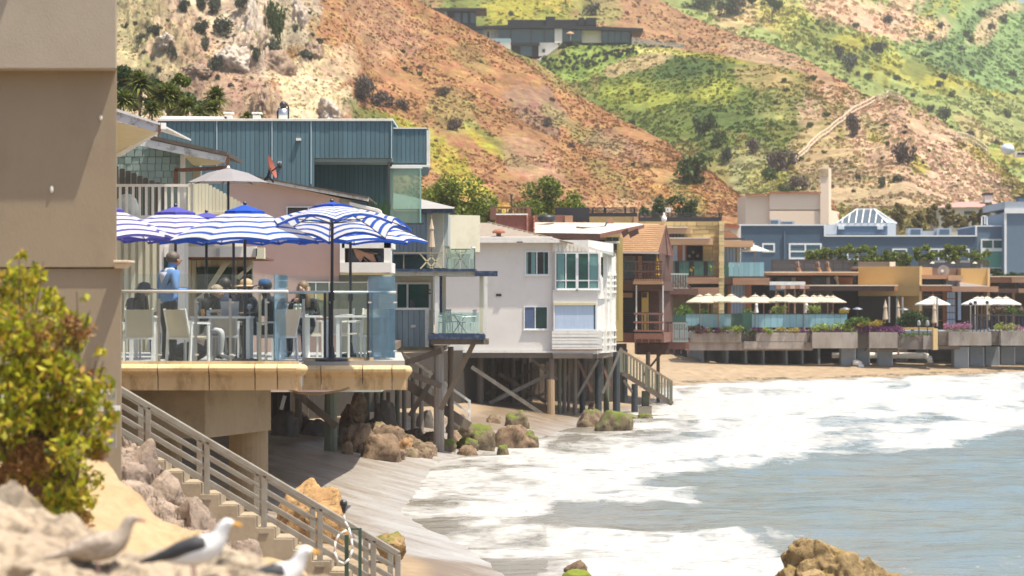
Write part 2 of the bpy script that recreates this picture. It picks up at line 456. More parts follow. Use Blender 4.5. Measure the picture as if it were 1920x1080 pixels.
def sea_material():
    m,t,N,L,P = nodes_of('sea_water')
    g = N.new('ShaderNodeNewGeometry'); at = N.new('ShaderNodeAttribute'); at.attribute_name = 'paint'
    sp = N.new('ShaderNodeSeparateColor'); L.new(at.outputs['Color'],sp.inputs[0])
    def nz(sc,det,ro,stretch=(1,1,1)):
        mp = N.new('ShaderNodeMapping'); mp.inputs['Scale'].default_value = stretch; L.new(g.outputs['Position'],mp.inputs[0])
        n = N.new('ShaderNodeTexNoise'); n.inputs['Scale'].default_value = sc; n.inputs['Detail'].default_value = det; n.inputs['Roughness'].default_value = ro; n.inputs['Distortion'].default_value = .6
        L.new(mp.outputs[0],n.inputs['Vector']); return n.outputs[0]
    big = nz(.36,8,.64,(1,.6,1)); fine = nz(2.1,9,.72,(1,.65,1)); tiny = nz(9,4,.6)
    a = N.new('ShaderNodeMath'); a.operation='MULTIPLY_ADD'; a.inputs[1].default_value=.55; L.new(fine,a.inputs[0]); L.new(big,a.inputs[2])
    b = N.new('ShaderNodeMath'); b.operation='ADD'; L.new(a.outputs[0],b.inputs[0]); L.new(sp.outputs[0],b.inputs[1])
    fm = N.new('ShaderNodeMapRange'); fm.inputs[1].default_value = 1.12; fm.inputs[2].default_value = 1.42; L.new(b.outputs[0],fm.inputs[0])
    fc = N.new('ShaderNodeValToRGB'); fc.color_ramp.elements[0].color = (.27,.275,.28,1); fc.color_ramp.elements[0].position=.33; fc.color_ramp.elements[1].color=(.44,.435,.42,1); fc.color_ramp.elements[1].position=.5
    L.new(fine,fc.inputs[0])
    wc = N.new('ShaderNodeValToRGB'); wc.color_ramp.elements[0].color = (.15,.205,.225,1); wc.color_ramp.elements[1].color=(.19,.195,.16,1); wc.color_ramp.elements[0].position=.42; wc.color_ramp.elements[1].position=.72
    L.new(big,wc.inputs[0])
    sandy = N.new('ShaderNodeMixRGB'); sandy.inputs[2].default_value = (.24,.21,.16,1); L.new(sp.outputs[1],sandy.inputs[0]); L.new(wc.outputs[0],sandy.inputs[1])
    mx = N.new('ShaderNodeMixRGB'); L.new(fm.outputs[0],mx.inputs[0]); L.new(sandy.outputs[0],mx.inputs[1]); L.new(fc.outputs[0],mx.inputs[2])
    L.new(mx.outputs[0],P.inputs['Base Color'])
    rr = N.new('ShaderNodeMapRange'); rr.inputs[3].default_value = .12; rr.inputs[4].default_value = .9; L.new(fm.outputs[0],rr.inputs[0]); L.new(rr.outputs[0],P.inputs['Roughness'])
    P.inputs['IOR'].default_value = 1.33
    w1 = nz(.8,5,.55,(.45,1,1)); hs = N.new('ShaderNodeMath'); hs.operation='MULTIPLY_ADD'; hs.inputs[1].default_value=.12; L.new(tiny,hs.inputs[0]); L.new(w1,hs.inputs[2])
    bp = N.new('ShaderNodeBump'); bp.inputs['Strength'].default_value = .7; bp.inputs['Distance'].default_value = .35; L.new(hs.outputs[0],bp.inputs['Height']); L.new(bp.outputs[0],P.inputs['Normal'])
    return m

def sstep(v,a,b):
    t = np.clip((v-a)/(b-a),0,1); return t*t*(3-2*t)

def build_sea():
    pxs = np.linspace(400,2400,380); pys = np.concatenate([np.linspace(610,690,14),np.linspace(694,1120,330),np.linspace(1130,1700,20)])
    PX,PY = np.meshgrid(pxs,pys,indexing='ij')
    D = H*F/(PY-HY); Xw = (PX-960)/F*D
    d = -shore_d(Xw,D)
    zz = .55*(vnoise(Xw*.5,D,.14,3,4)-.5) + .26*(vnoise(Xw*.7,D,.6,5,4)-.5)
    zz *= np.clip((d+1)/4,0.05,1)*np.where(D > 330,.4,1)
    nz = (vnoise(PX,PY*4,.006,8,5)-.5)
    yup = np.interp(PX,[900,1000,1150,1240,1350,1500,1600,1760,1920,2400],[985,965,925,898,880,866,850,828,806,760]) + nz*44
    water = sstep(PY,yup-16,yup+20)
    water = water*sstep(PX,930,1120)
    tongue = sstep(PY,912,920)*(1-sstep(PY,948,956))*(1-sstep(PX + nz*160,1290,1350))
    low = sstep(PY,990,1012)*(1-sstep(PX + nz*260,1430,1560))*(1-sstep(PY,1150,1220))
    far = 0.0
    lowr = sstep(PY,1030,1050)*.42*(1-sstep(PY,1110,1160))
    foam = 1 - water*(1-tongue*.9)*(1-low)*(1-lowr)
    mid = sstep(PX,1000,1060)*sstep(PY,950,960)*(1-sstep(PY,985,1006))*(1-sstep(PX,1250,1500))
    foam = foam*(1-.52*mid)
    foam = np.where(water < .5,foam*(.63 + .37*sstep(vnoise(PX,PY*6,.006,12,4),.33,.55)),foam)
    foam = foam*0.75 + .10*sstep(vnoise(PX,PY*6,.005,14,4),.55,.7)
    foam = foam*(.60+.40*sstep(d + (vnoise(Xw*2,D,.3,21,4)-.5)*7,-.5,3.2))
    foam = foam*(1-.30*sstep(vnoise(PX*1.0,PY*5,.011,31,5),.60,.72))
    sandy = np.clip(1.2 - d/9,0,1)*.9
    V = np.stack([Xw,D,zz+0.03+runup(Xw,D,-d)],axis=-1).reshape(-1,3)
    o = mesh_np('sea',V,grid_faces(len(pxs),len(pys)),sea_material(),smooth=True)
    o['kind'] = 'structure'
    color_attr(o,np.stack([foam.ravel(),sandy.ravel(),sandy.ravel()*0],axis=1))
build_sea()

# ---- hills -----------------------------------------------------------------
def hill_material(name,green=0.0):
    m,t,N,L,P = nodes_of(name)
    g = N.new('ShaderNodeNewGeometry'); at = N.new('ShaderNodeAttribute'); at.attribute_name = 'paint'
    def nz(sc,det,ro):
        n = N.new('ShaderNodeTexNoise'); n.inputs['Scale'].default_value = sc; n.inputs['Detail'].default_value = det; n.inputs['Roughness'].default_value = ro
        L.new(g.outputs['Position'],n.inputs['Vector']); return n.outputs[0]
    n1 = nz(.22,10,.72); n2 = nz(1.1,6,.7)
    r1 = N.new('ShaderNodeMapRange'); r1.inputs[1].default_value=.3; r1.inputs[2].default_value=.7; r1.inputs[3].default_value=.50; r1.inputs[4].default_value=1.42; L.new(n1,r1.inputs[0])
    r2 = N.new('ShaderNodeMapRange'); r2.inputs[1].default_value=.3; r2.inputs[2].default_value=.7; r2.inputs[3].default_value=.68; r2.inputs[4].default_value=1.3; L.new(n2,r2.inputs[0])
    mu = N.new('ShaderNodeMath'); mu.operation='MULTIPLY'; L.new(r1.outputs[0],mu.inputs[0]); L.new(r2.outputs[0],mu.inputs[1])
    n3 = nz(.55,5,.7); hu = N.new('ShaderNodeMapRange'); hu.inputs[1].default_value=.3; hu.inputs[2].default_value=.7; hu.inputs[3].default_value=.47; hu.inputs[4].default_value=.54; L.new(n3,hu.inputs[0])
    hs = N.new('ShaderNodeHueSaturation'); L.new(hu.outputs[0],hs.inputs['Hue']); L.new(mu.outputs[0],hs.inputs['Value']); L.new(at.outputs['Color'],hs.inputs['Color'])
    L.new(hs.outputs[0],P.inputs['Base Color']); P.inputs['Roughness'].default_value=.95; P.inputs['Specular IOR Level'].default_value=.1
    bp = N.new('ShaderNodeBump'); bp.inputs['Distance'].default_value=.8; bp.inputs['Strength'].default_value=.6; L.new(n2,bp.inputs['Height']); L.new(bp.outputs[0],P.inputs['Normal'])
    return m
HILLMAT = hill_material('hill_ground')

def paint(PX,PY,base,blobs,seed=1):
    """base colour and soft elliptical patches (cx, cy, rx, ry, degrees, colour, strength) with ragged edges"""
    col = np.ones(PX.shape+(3,))*np.array(base)
    n1 = vnoise(PX,PY,.03,seed,5)-.5; n2 = vnoise(PX,PY,.09,seed+3,4)-.5
    for i,(cx,cy,rx,ry,ang,c,s) in enumerate(blobs):
        a = math.radians(ang); u = (PX-cx)*math.cos(a)+(PY-cy)*math.sin(a); v = -(PX-cx)*math.sin(a)+(PY-cy)*math.cos(a)
        r = np.sqrt((u/rx)**2+(v/ry)**2) + n1*.9 + n2*.9
        w = (1-sstep(r,.75,1.15))*s
        col = col*(1-w[...,None]) + np.array(c)*w[...,None]
    col *= (1 + .35*n1 + .3*n2)[...,None]
    return np.clip(col,.01,.9)

LAYER = {}
def hill(name,crest,base,blobs,base_col,nu,nv,amp=2.0,seed=1,ns=.03,curve=1.0,rock=None,back=60):
    cp = np.array(crest,float); bp = np.array(base,float)
    u = np.linspace(cp[0,0],cp[-1,0],nu); t = np.linspace(0,1,nv)
    pyc = np.interp(u,cp[:,0],cp[:,1]); Dc = np.interp(u,cp[:,0],cp[:,2])
    pyb = np.interp(u,bp[:,0],bp[:,1]); Db = np.interp(u,bp[:,0],bp[:,2])
    PX = u[:,None]*np.ones(nv)[None,:]; T = np.ones(nu)[:,None]*t[None,:]
    PY = pyb[:,None] + (pyc-pyb)[:,None]*T
    D = Db[:,None] + (Dc-Db)[:,None]*T**curve
    Xw = (PX-960)/F*D; Zw = H-(PY-HY)/F*D
    Yw = D
    n = vnoise(Xw,D,ns,seed,5); n2 = vnoise(Xw,D,ns*5,seed+4,4)
    ridg = 1-abs(2*vnoise(Xw,D*.45,ns*1.3,seed+2,4)-1)
    fade = np.clip((1-T)*6,0.12,1)
    dz = ((n-.5)*2*amp + (ridg-.7)*amp*1.3)*fade + (n2-.5)*amp*.5
    if rock is not None:
        for (cx,cy,rx,ry,ang,ra) in rock:
            a = math.radians(ang); uu = (PX-cx)*math.cos(a)+(PY-cy)*math.sin(a); vv = -(PX-cx)*math.sin(a)+(PY-cy)*math.cos(a)
            w = 1-sstep(np.sqrt((uu/rx)**2+(vv/ry)**2)+(n2-.5)*.8,.6,1.1)
            rn = 1-abs(2*vnoise(PX*1.0,PY,.05,seed+9,5)-1)
            rn2 = 1-abs(2*vnoise(PX*1.6,PY*.7,.16,seed+11,4)-1)
            dz += w*ra*((rn-.6)*2 + (rn2-.6)*1.1)
            Yw = Yw - w*ra*(rn-.4)*1.4
    Zw = Zw + dz
    V = np.stack([Xw,Yw,Zw],axis=-1)
    B = V[:,-1:,:].copy(); rows = [V]
    for k in (1,2,3):
        b = B.copy(); b[...,1] += back*k/3.; b[...,0] *= (b[...,1]/B[...,1]); b[...,2] -= back*.5*(k/3.)**1.3 ; rows.append(b)
    Vall = np.concatenate(rows,axis=1)
    o = mesh_np(name,Vall.reshape(-1,3),grid_faces(nu,Vall.shape[1]),HILLMAT,smooth=True)
    o['kind'] = 'structure'
    col = paint(PX,PY,base_col,blobs,seed)
    call = np.concatenate([col]+[col[:,-1:,:]]*3,axis=1)
    color_attr(o,call.reshape(-1,3))
    VP = V.reshape(-1,3)
    LAYER[name] = dict(V=VP,px=(960+VP[:,0]/VP[:,1]*F),py=HY+(H-VP[:,2])/VP[:,1]*F,col=col.reshape(-1,3),nu=nu,nv=nv)
    return o

DRY = (.27,.14,.068); DRYP = (.32,.18,.10); GRN = (.11,.14,.03); DGRN = (.045,.08,.025); YEL = (.32,.27,.04); OCH=(.42,.24,.075)
CREAM = (.52,.41,.27); PINK = (.34,.215,.15); OLIVE = (.20,.20,.07); PURP=(.20,.14,.12); TAN=(.47,.33,.21)
hill('near_hill',
     [(60,-260,440),(500,-260,440),(640,-150,440),(700,-60,440),(770,-4,440),(860,48,440),(990,108,436),(1100,188,430),(1190,236,420),(1250,272,412),(1340,332,398),(1400,374,388),(1450,420,375)],
     [(60,480,325),(700,480,330),(1100,480,338),(1450,480,352)],
     [(300,60,260,330,20,(.44,.33,.235),.9),(240,60,60,110,0,OLIVE,.5),(330,120,70,60,20,OLIVE,.35),(430,150,120,60,30,PINK,.6),
      (470,60,60,90,10,(.52,.42,.33),.7),(520,30,70,80,20,(.50,.40,.30),.9),(560,60,40,60,0,(.22,.2,.12),.4),
      (585,150,78,52,-28,CREAM,1.0),(560,195,110,34,-12,CREAM,.95),(610,205,60,26,0,CREAM,.8),(450,195,70,40,10,PINK,.8),
      (640,120,40,40,0,TAN,.7),
      (715,225,60,16,14,GRN,.8),(780,250,60,20,25,GRN,.7),(760,232,50,10,20,YEL,.5),(840,290,80,26,38,YEL,.6),(900,340,90,20,40,YEL,.75),(930,268,90,12,32,GRN,.7),(905,262,50,9,32,YEL,.7),
      (960,380,70,12,36,OCH,.7),(850,210,60,40,20,OLIVE,.45),(1010,200,80,30,30,PURP,.5),(1100,250,90,18,32,OLIVE,.45),(1050,150,90,18,35,OLIVE,.6),
      (1180,300,100,30,35,PURP,.35),(1000,300,70,30,30,(.38,.23,.15),.6),(1250,350,110,30,30,OCH,.35),(1200,390,120,20,10,(.42,.27,.17),.5),(720,60,90,60,30,(.34,.20,.13),.6),(1050,110,50,10,25,GRN,.5),(980,100,40,12,25,OLIVE,.7),
      (1290,375,50,14,40,OLIVE,.5),(1130,330,60,12,35,OLIVE,.35),(880,120,60,20,30,OLIVE,.3)],
     DRY,460,250,amp=2.2,seed=3,ns=.028,
     rock=[(500,50,70,95,15,1.3),(585,110,50,30,-20,.9),(470,110,70,30,0,.9),(330,130,110,60,25,.9),(620,200,60,30,0,.8),(300,40,120,60,20,.8),(500,205,30,30,0,1.6)])
hill('middle_hill',
     [(900,130,570),(1000,120,570),(1050,90,572),(1085,85,575),(1200,85,570),(1285,93,565),(1420,115,555),(1500,136,545),(1560,160,535),(1640,183,525),(1690,181,520),(1740,214,515),(1800,252,505),(1860,298,495),(1925,350,480),(2060,430,460)],
     [(900,380,460),(1200,420,440),(1450,470,380),(1700,470,370),(2060,490,365)],
     [(1290,180,210,110,10,GRN,.95),(1220,160,90,40,0,(.30,.30,.05),.6),(1250,125,120,20,-4,DGRN,.6),(1330,170,60,30,20,(.34,.33,.06),.6),(1380,220,90,40,10,DGRN,.45),(1280,145,70,25,0,DGRN,.6),
      (1110,110,110,30,-10,(.20,.26,.06),.9),(1190,118,60,12,-12,(.42,.30,.17),.8),(1250,97,90,7,3,(.50,.44,.17),.8),(1340,105,80,10,7,YEL,.5),(1440,150,60,30,10,(.34,.24,.11),.6),(1470,210,70,40,10,OLIVE,.6),(1450,260,60,30,0,GRN,.6),
      (1560,175,50,20,20,DRYP,.7),(1700,290,190,110,30,(.40,.27,.18),1.0),(1560,300,70,60,40,(.36,.26,.14),.8),(1600,360,160,50,10,(.34,.25,.15),.9),(1430,330,90,40,20,OLIVE,.8),(1440,330,40,30,0,YEL,.5),(1410,320,60,50,0,(.30,.27,.16),.4),
      (1640,250,40,20,30,OLIVE,.5),(1800,330,120,60,30,(.45,.31,.22),.9),(1715,310,30,12,35,YEL,.7),(1640,265,22,10,30,YEL,.4),(1850,300,60,12,35,YEL,.4)],
     (.19,.155,.055),420,190,amp=2.2,seed=5,ns=.022)
hill('rear_slope',
     [(640,-120,760),(1000,-90,760),(1150,-50,750),(1230,-4,740),(1290,28,735),(1370,60,725),(1440,84,715),(1500,106,705),(1560,140,690),(1640,190,670),(1700,230,650),(1800,300,640)],
     [(640,240,620),(1100,240,620),(1500,260,600),(1800,340,590)],
     [(930,20,130,60,5,GRN,.9),(1000,10,110,40,5,YEL,.7),(900,60,100,30,0,GRN,.7),(1080,30,60,30,10,GRN,.5),(1120,12,50,30,0,OLIVE,.6),(960,45,70,12,0,YEL,.4),
      (1450,120,100,30,20,(.37,.26,.17),.6),(1540,150,60,20,25,DRYP,.6)],
     (.27,.15,.08),300,110,amp=2.2,seed=8,ns=.018)
hill('far_slope',
     [(1100,-120,1000),(1500,-160,1050),(1760,-90,1080),(1850,-30,1100),(1905,2,1110),(1960,22,1110),(2200,60,1100)],
     [(1100,160,780),(1500,220,760),(1700,330,720),(1900,380,690),(2200,430,680)],
     [(1400,30,80,60,10,(.40,.29,.15),.9),(1560,60,130,80,20,(.30,.30,.10),.8),(1480,60,70,40,20,YEL,.4),(1570,45,40,16,0,YEL,.8),(1620,40,120,40,10,(.48,.31,.21),.9),(1730,20,90,50,15,(.47,.30,.21),.7),
      (1600,110,110,40,15,GRN,.7),(1620,100,60,22,0,YEL,.6),(1700,120,60,20,0,(.40,.40,.10),.7),(1770,20,90,30,-30,YEL,.9),(1850,90,160,120,0,(.16,.24,.09),.85),(1740,160,130,30,10,YEL,.6),(1820,170,100,12,8,YEL,.6),
      (1780,120,120,26,-18,DGRN,.5),(1860,45,60,20,-40,(.44,.32,.2),.8),(1700,50,90,30,0,(.47,.30,.21),.8),(1880,250,110,60,20,(.26,.27,.10),.8),(1830,255,60,12,30,(.40,.28,.15),.6),(1900,300,60,20,15,YEL,.6),(1800,60,120,8,-32,DGRN,.6)],
     (.22,.25,.08),330,200,amp=4.0,seed=12,ns=.012)

# ---- haze --------------------------------------------------------------------
hz = MB().box(-420,900,-30,1300,-2.5,215).build('haze',None)
hz.data.materials.clear()
hm = bpy.data.materials.new('haze'); hm.use_nodes = True
for n in list(hm.node_tree.nodes):
    if n.type != 'OUTPUT_MATERIAL': hm.node_tree.nodes.remove(n)
pv = hm.node_tree.nodes.new('ShaderNodeVolumePrincipled'); pv.inputs['Color'].default_value = (1,.97,.93,1); pv.inputs['Density'].default_value = 0.00017
hm.node_tree.links.new(pv.outputs[0],hm.node_tree.nodes['Material Output'].inputs['Volume'])
hz.data.materials.append(hm); hz['kind'] = 'stuff'
# ------------------------------------------------------------------ shared materials
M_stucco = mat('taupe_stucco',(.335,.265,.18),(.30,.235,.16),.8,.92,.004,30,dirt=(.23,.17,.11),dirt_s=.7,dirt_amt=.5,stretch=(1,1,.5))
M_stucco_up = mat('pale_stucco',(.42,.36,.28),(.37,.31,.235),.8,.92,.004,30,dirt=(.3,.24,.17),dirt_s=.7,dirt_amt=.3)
M_conc = mat('deck_concrete',(.43,.345,.235),(.34,.265,.175),1.2,.9,.006,18,dirt=(.19,.13,.08),dirt_s=1.4,dirt_amt=.5)
M_cop = mat('cast_coping',(.74,.54,.31),(.64,.44,.22),1.5,.85,.005,20,stretch=(1,1,.35),dirt=(.27,.15,.06),dirt_s=3.2,dirt_amt=.8,rand=.08)
M_step = mat('step_concrete',(.40,.33,.24),(.31,.25,.17),2,.92,.005,22,dirt=(.18,.13,.09),dirt_s=2.2,dirt_amt=.5,rand=.05)
M_galv = mat('weathered_steel',(.36,.34,.30),(.27,.25,.21),3,.55,.002,20,dirt=(.24,.12,.05),dirt_s=3,dirt_amt=.4,metal=.35)
M_white = mat('white_paint',(.78,.77,.73),(.70,.68,.62),2,.6,dirt=(.45,.38,.28),dirt_s=3,dirt_amt=.4)
M_whitec = mat('white_powder_coat',(.80,.79,.76),None,rough=.4)
M_sling = mat('cream_sling',(.70,.62,.47),(.64,.56,.42),6,.8)
M_black = mat('black_metal',(.025,.025,.03),None,rough=.45)
M_dark = mat('dark_grey_paint',(.05,.055,.06),(.035,.035,.04),2,.6)
M_steel = mat('brushed_steel',(.55,.55,.54),None,rough=.3,metal=.9)
M_glass = glassmat('clear_balustrade_glass',(.95,.985,.99),(.75,.88,1.0),.03,haze=.015)
M_glassb = glassmat('bluish_glass',(.82,.93,.97),(.7,.85,1.0),.12,haze=.07,hcol=(.45,.66,.80))
M_wood = mat('weathered_timber',(.17,.13,.10),(.10,.075,.055),3,.9,.01,12,stretch=(1,1,.25),dirt=(.26,.22,.17),dirt_s=1.2,dirt_amt=.5,rand=.25)
M_woodl = mat('pale_timber',(.36,.29,.20),(.26,.20,.13),3,.9,.01,12,stretch=(1,1,.25),rand=.15)
M_woodg = mat('greyed_timber',(.27,.25,.22),(.18,.16,.13),3,.9,.01,12,dirt=(.1,.08,.05),dirt_s=2,dirt_amt=.5,rand=.2)
M_pale_rock = mat('pale_rock',(.60,.50,.38),(.40,.33,.26),1.6,.95,.03,9,dirt=(.20,.15,.11),dirt_s=2.2,dirt_amt=.7)
M_pink_rock = mat('pinkish_rock',(.50,.39,.31),(.30,.24,.20),2.2,.95,.04,8,dirt=(.14,.10,.08),dirt_s=2.5,dirt_amt=.75)
M_sandslope = mat('sandy_bank',(.46,.335,.19),(.35,.24,.125),1.5,.95,.03,12,dirt=(.27,.18,.10),dirt_s=3.5,dirt_amt=.6)

def rock_material(name,c1,c2,moss=None,moss_lo=.55,scale=1.2):
    m,t,N,L,P = nodes_of(name)
    tc = N.new('ShaderNodeTexCoord'); oi = N.new('ShaderNodeObjectInfo')
    va = N.new('ShaderNodeVectorMath'); va.operation='ADD'; L.new(tc.outputs['Object'],va.inputs[0])
    cm = N.new('ShaderNodeCombineXYZ'); mu = N.new('ShaderNodeMath'); mu.operation='MULTIPLY'; mu.inputs[1].default_value=50; L.new(oi.outputs['Random'],mu.inputs[0]); L.new(mu.outputs[0],cm.inputs[0]); L.new(cm.outputs[0],va.inputs[1])
    def nz(sc,det=8,ro=.7):
        n = N.new('ShaderNodeTexNoise'); n.inputs['Scale'].default_value=sc; n.inputs['Detail'].default_value=det; n.inputs['Roughness'].default_value=ro; L.new(va.outputs[0],n.inputs['Vector']); return n.outputs[0]
    n1 = nz(scale); r = N.new('ShaderNodeValToRGB'); r.color_ramp.elements[0].position=.35; r.color_ramp.elements[1].position=.65
    r.color_ramp.elements[0].color=(*c2,1); r.color_ramp.elements[1].color=(*c1,1); L.new(n1,r.inputs[0]); c = r.outputs[0]
    n2 = nz(scale*5,6,.75); cr = N.new('ShaderNodeMapRange'); cr.inputs[1].default_value=.36; cr.inputs[2].default_value=.5; cr.inputs[3].default_value=.4; cr.inputs[4].default_value=1.0; L.new(n2,cr.inputs[0])
    mm = N.new('ShaderNodeMixRGB'); mm.blend_type='MULTIPLY'; mm.inputs[0].default_value=1; L.new(c,mm.inputs[1]); L.new(cr.outputs[0],mm.inputs[2]); c = mm.outputs[0]
    if moss:
        g = N.new('ShaderNodeNewGeometry'); sx = N.new('ShaderNodeSeparateXYZ'); L.new(g.outputs['Normal'],sx.inputs[0])
        n3 = nz(scale*1.1,6,.65)
        ad = N.new('ShaderNodeMath'); ad.operation='MULTIPLY_ADD'; ad.inputs[1].default_value=.3; L.new(sx.outputs[2],ad.inputs[0]); L.new(n3,ad.inputs[2])
        mr = N.new('ShaderNodeMapRange'); mr.inputs[1].default_value=moss_lo; mr.inputs[2].default_value=moss_lo+.1; L.new(ad.outputs[0],mr.inputs[0])
        mc = N.new('ShaderNodeMixRGB'); mc.inputs[1].default_value=(*moss,1); mc.inputs[2].default_value=(moss[0]*.45,moss[1]*.45,moss[2]*.45,1); L.new(n2,mc.inputs[0])
        m2 = N.new('ShaderNodeMixRGB'); L.new(mr.outputs[0],m2.inputs[0]); L.new(c,m2.inputs[1]); L.new(mc.outputs[0],m2.inputs[2]); c = m2.outputs[0]
    L.new(c,P.inputs['Base Color']); P.inputs['Roughness'].default_value=.9; P.inputs['Specular IOR Level'].default_value=.25
    bp = N.new('ShaderNodeBump'); bp.inputs['Distance'].default_value=.06; bp.inputs['Strength'].default_value=.8; L.new(n2,bp.inputs['Height']); L.new(bp.outputs[0],P.inputs['Normal'])
    return m
RK_BROWN = rock_material('brown_rock',(.30,.205,.13),(.13,.09,.06))
RK_MOSS = rock_material('mossy_rock',(.34,.25,.16),(.15,.10,.07),(.15,.18,.045),.74)
RK_GREEN = rock_material('green_rock',(.25,.20,.12),(.12,.09,.06),(.18,.22,.045),.60)
RK_OCHRE = rock_material('ochre_rock',(.50,.31,.14),(.32,.19,.09),None,scale=.9)
RK_FRONT = rock_material('pitted_ochre_rock',(.46,.33,.17),(.28,.19,.09),(.34,.24,.05),.72,scale=1.6)
RK_PINK = rock_material('pink_grey_rock',(.42,.33,.26),(.24,.185,.15))
RK_PALE = rock_material('cream_rock',(.50,.41,.30),(.32,.25,.18),None,scale=1.0)

def rock(name,label,px0,px1,py0,py1,D,material,seed=0,depth=None,sub=4,rough=.22,facets=7,group=None,cat='rock',pit=0.0,half=False):
    """boulder that fills the pixel rectangle at distance D, its foot buried"""
    rx = S(px1-px0,D)/2; hh = S(py1-py0,D); rz = hh*(1.0 if half else .62)
    ry = depth or rx*.8
    c = W((px0+px1)/2,py0,D) - Vector((0,0,rz))
    bm = bmesh.new(); bmesh.ops.create_icosphere(bm,subdivisions=sub,radius=1)
    r_ = random.Random(seed*31+5)
    cuts = []
    for i in range(facets):
        d = Vector((r_.uniform(-1,1),r_.uniform(-1,1),r_.uniform(-.6,1))).normalized(); cuts.append((d,r_.uniform(.5,.85)+(.3 if half else 0)))
    rq = Matrix.Rotation(r_.uniform(-.3,.3),3,'Y') @ Matrix.Rotation(r_.uniform(-.5,.5),3,'Z')
    so_ = Vector((seed*3.1,seed*1.7,seed*.9))
    for v in bm.verts:
        p = rq @ v.co
        if half: p /= (abs(p.x)**3.2+abs(p.y)**3.2+abs(p.z)**3.2)**(1/3.2)
        for d,k in cuts:
            e = p.dot(d) - k
            if e > 0: p -= d*e
        n = noise.fractal(p*1.6+so_,0.75,2.1,5)*.75
        n2 = noise.noise(p*6+so_*2)+.6*abs(noise.noise(p*3.1+so_))
        k = 1 + rough*n + rough*.22*n2
        if pit:
            q = noise.noise(p*9+so_); q2 = noise.noise(p*2.2+so_*1.3)
            k -= pit*max(0,q-.15)*1.2 + pit*2.4*max(0,.14-abs(q2))*1.3
        p = p*k
        v.co = p
    zs = [v.co.z for v in bm.verts]; xs = [v.co.x for v in bm.verts]
    sx = 2/(max(xs)-min(xs)); cx = (max(xs)+min(xs))/2; top = max(zs)
    for v in bm.verts:
        v.co = Vector(((v.co.x-cx)*sx*rx,v.co.y*ry,v.co.z/top*rz))
    me = bpy.data.meshes.new(name); bm.to_mesh(me); bm.free(); me.materials.append(material)
    me.polygons.foreach_set('use_smooth',[True]*len(me.polygons))
    o = bpy.data.objects.new(name,me); COL.objects.link(o); o.location = c; OFF[o.name] = c
    tag(o,label,cat,group)
    return o

def bank(name,crest,base,mat_,nu,nv,amp,seed,kind='structure',crag=0.0,fs=1.0):
    cp = np.array(crest,float); bp = np.array(base,float)
    u = np.linspace(cp[0,0],cp[-1,0],nu); t = np.linspace(0,1,nv)
    pyc = np.interp(u,cp[:,0],cp[:,1]); Dc = np.interp(u,cp[:,0],cp[:,2]); pyb = np.interp(u,bp[:,0],bp[:,1]); Db = np.interp(u,bp[:,0],bp[:,2])
    PX = u[:,None]+0*t[None,:]; T = t[None,:]+0*u[:,None]
    PY = pyb[:,None]+(pyc-pyb)[:,None]*T; D = Db[:,None]+(Dc-Db)[:,None]*T
    x = (PX-960)/F*D; z = H-(PY-HY)/F*D
    n = vnoise(x*fs,D*fs,.9,seed,5)-.5; n2 = vnoise(x*fs,z*3*fs,3.0,seed+2,4)-.5; n3 = 1-abs(2*vnoise(x*fs,z*2*fs+D,1.6,seed+5,4)-1)
    z = z + amp*(n*1.4+n2*.35) + crag*(n3-.6); y = D - amp*n2*1.2 - crag*(n3-.6)*1.2
    V = np.stack([x,y,z],axis=-1); B = V[:,-1:,:]; rows=[V]
    for k in (1,2):
        b = B.copy(); b[...,1] += 1.5*k; b[...,2] -= 1.0*k*k; rows.append(b)
    V = np.concatenate(rows,axis=1)
    o = mesh_np(name,V.reshape(-1,3),grid_faces(nu,V.shape[1]),mat_,smooth=True); o['kind']=kind
    return o

# ---- the near building on the left
t = thing('corner_building','tall plain taupe stucco building at the left edge, nearest to us','building',W(100,1150,42.5))
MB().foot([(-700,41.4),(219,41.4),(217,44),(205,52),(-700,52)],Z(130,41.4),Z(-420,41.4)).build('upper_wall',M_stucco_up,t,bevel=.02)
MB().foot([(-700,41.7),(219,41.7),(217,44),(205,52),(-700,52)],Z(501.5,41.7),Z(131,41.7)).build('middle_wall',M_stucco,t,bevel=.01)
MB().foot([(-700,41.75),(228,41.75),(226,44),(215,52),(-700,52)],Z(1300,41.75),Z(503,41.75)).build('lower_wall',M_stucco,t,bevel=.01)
m = MB(); m.pb(212,243,488,493,41.45,.6); m.prism([W(214,493,41.5),W(240,493,41.5),W(232,503,41.5),W(214,503,41.5)],(0,.5,0)); m.build('sill',mat('sill_paint',(.62,.50,.36),None,rough=.7),t,bevel=.01)
m = MB(); m.box(X(-900,41),X(150,41),40.7,52,Z(-428,41),Z(-480,41)); m.build('eave',M_stucco_up,t)  # unseen roof edge above the view, added to cast the diagonal wall shadow
MB().ball(W(189,221,41.68),(.022,.02,.035)).build('paint_spot',M_white,t); MB().ball(W(97,355,41.68),(.025,.02,.05)).build('paint_spot',M_white,t)

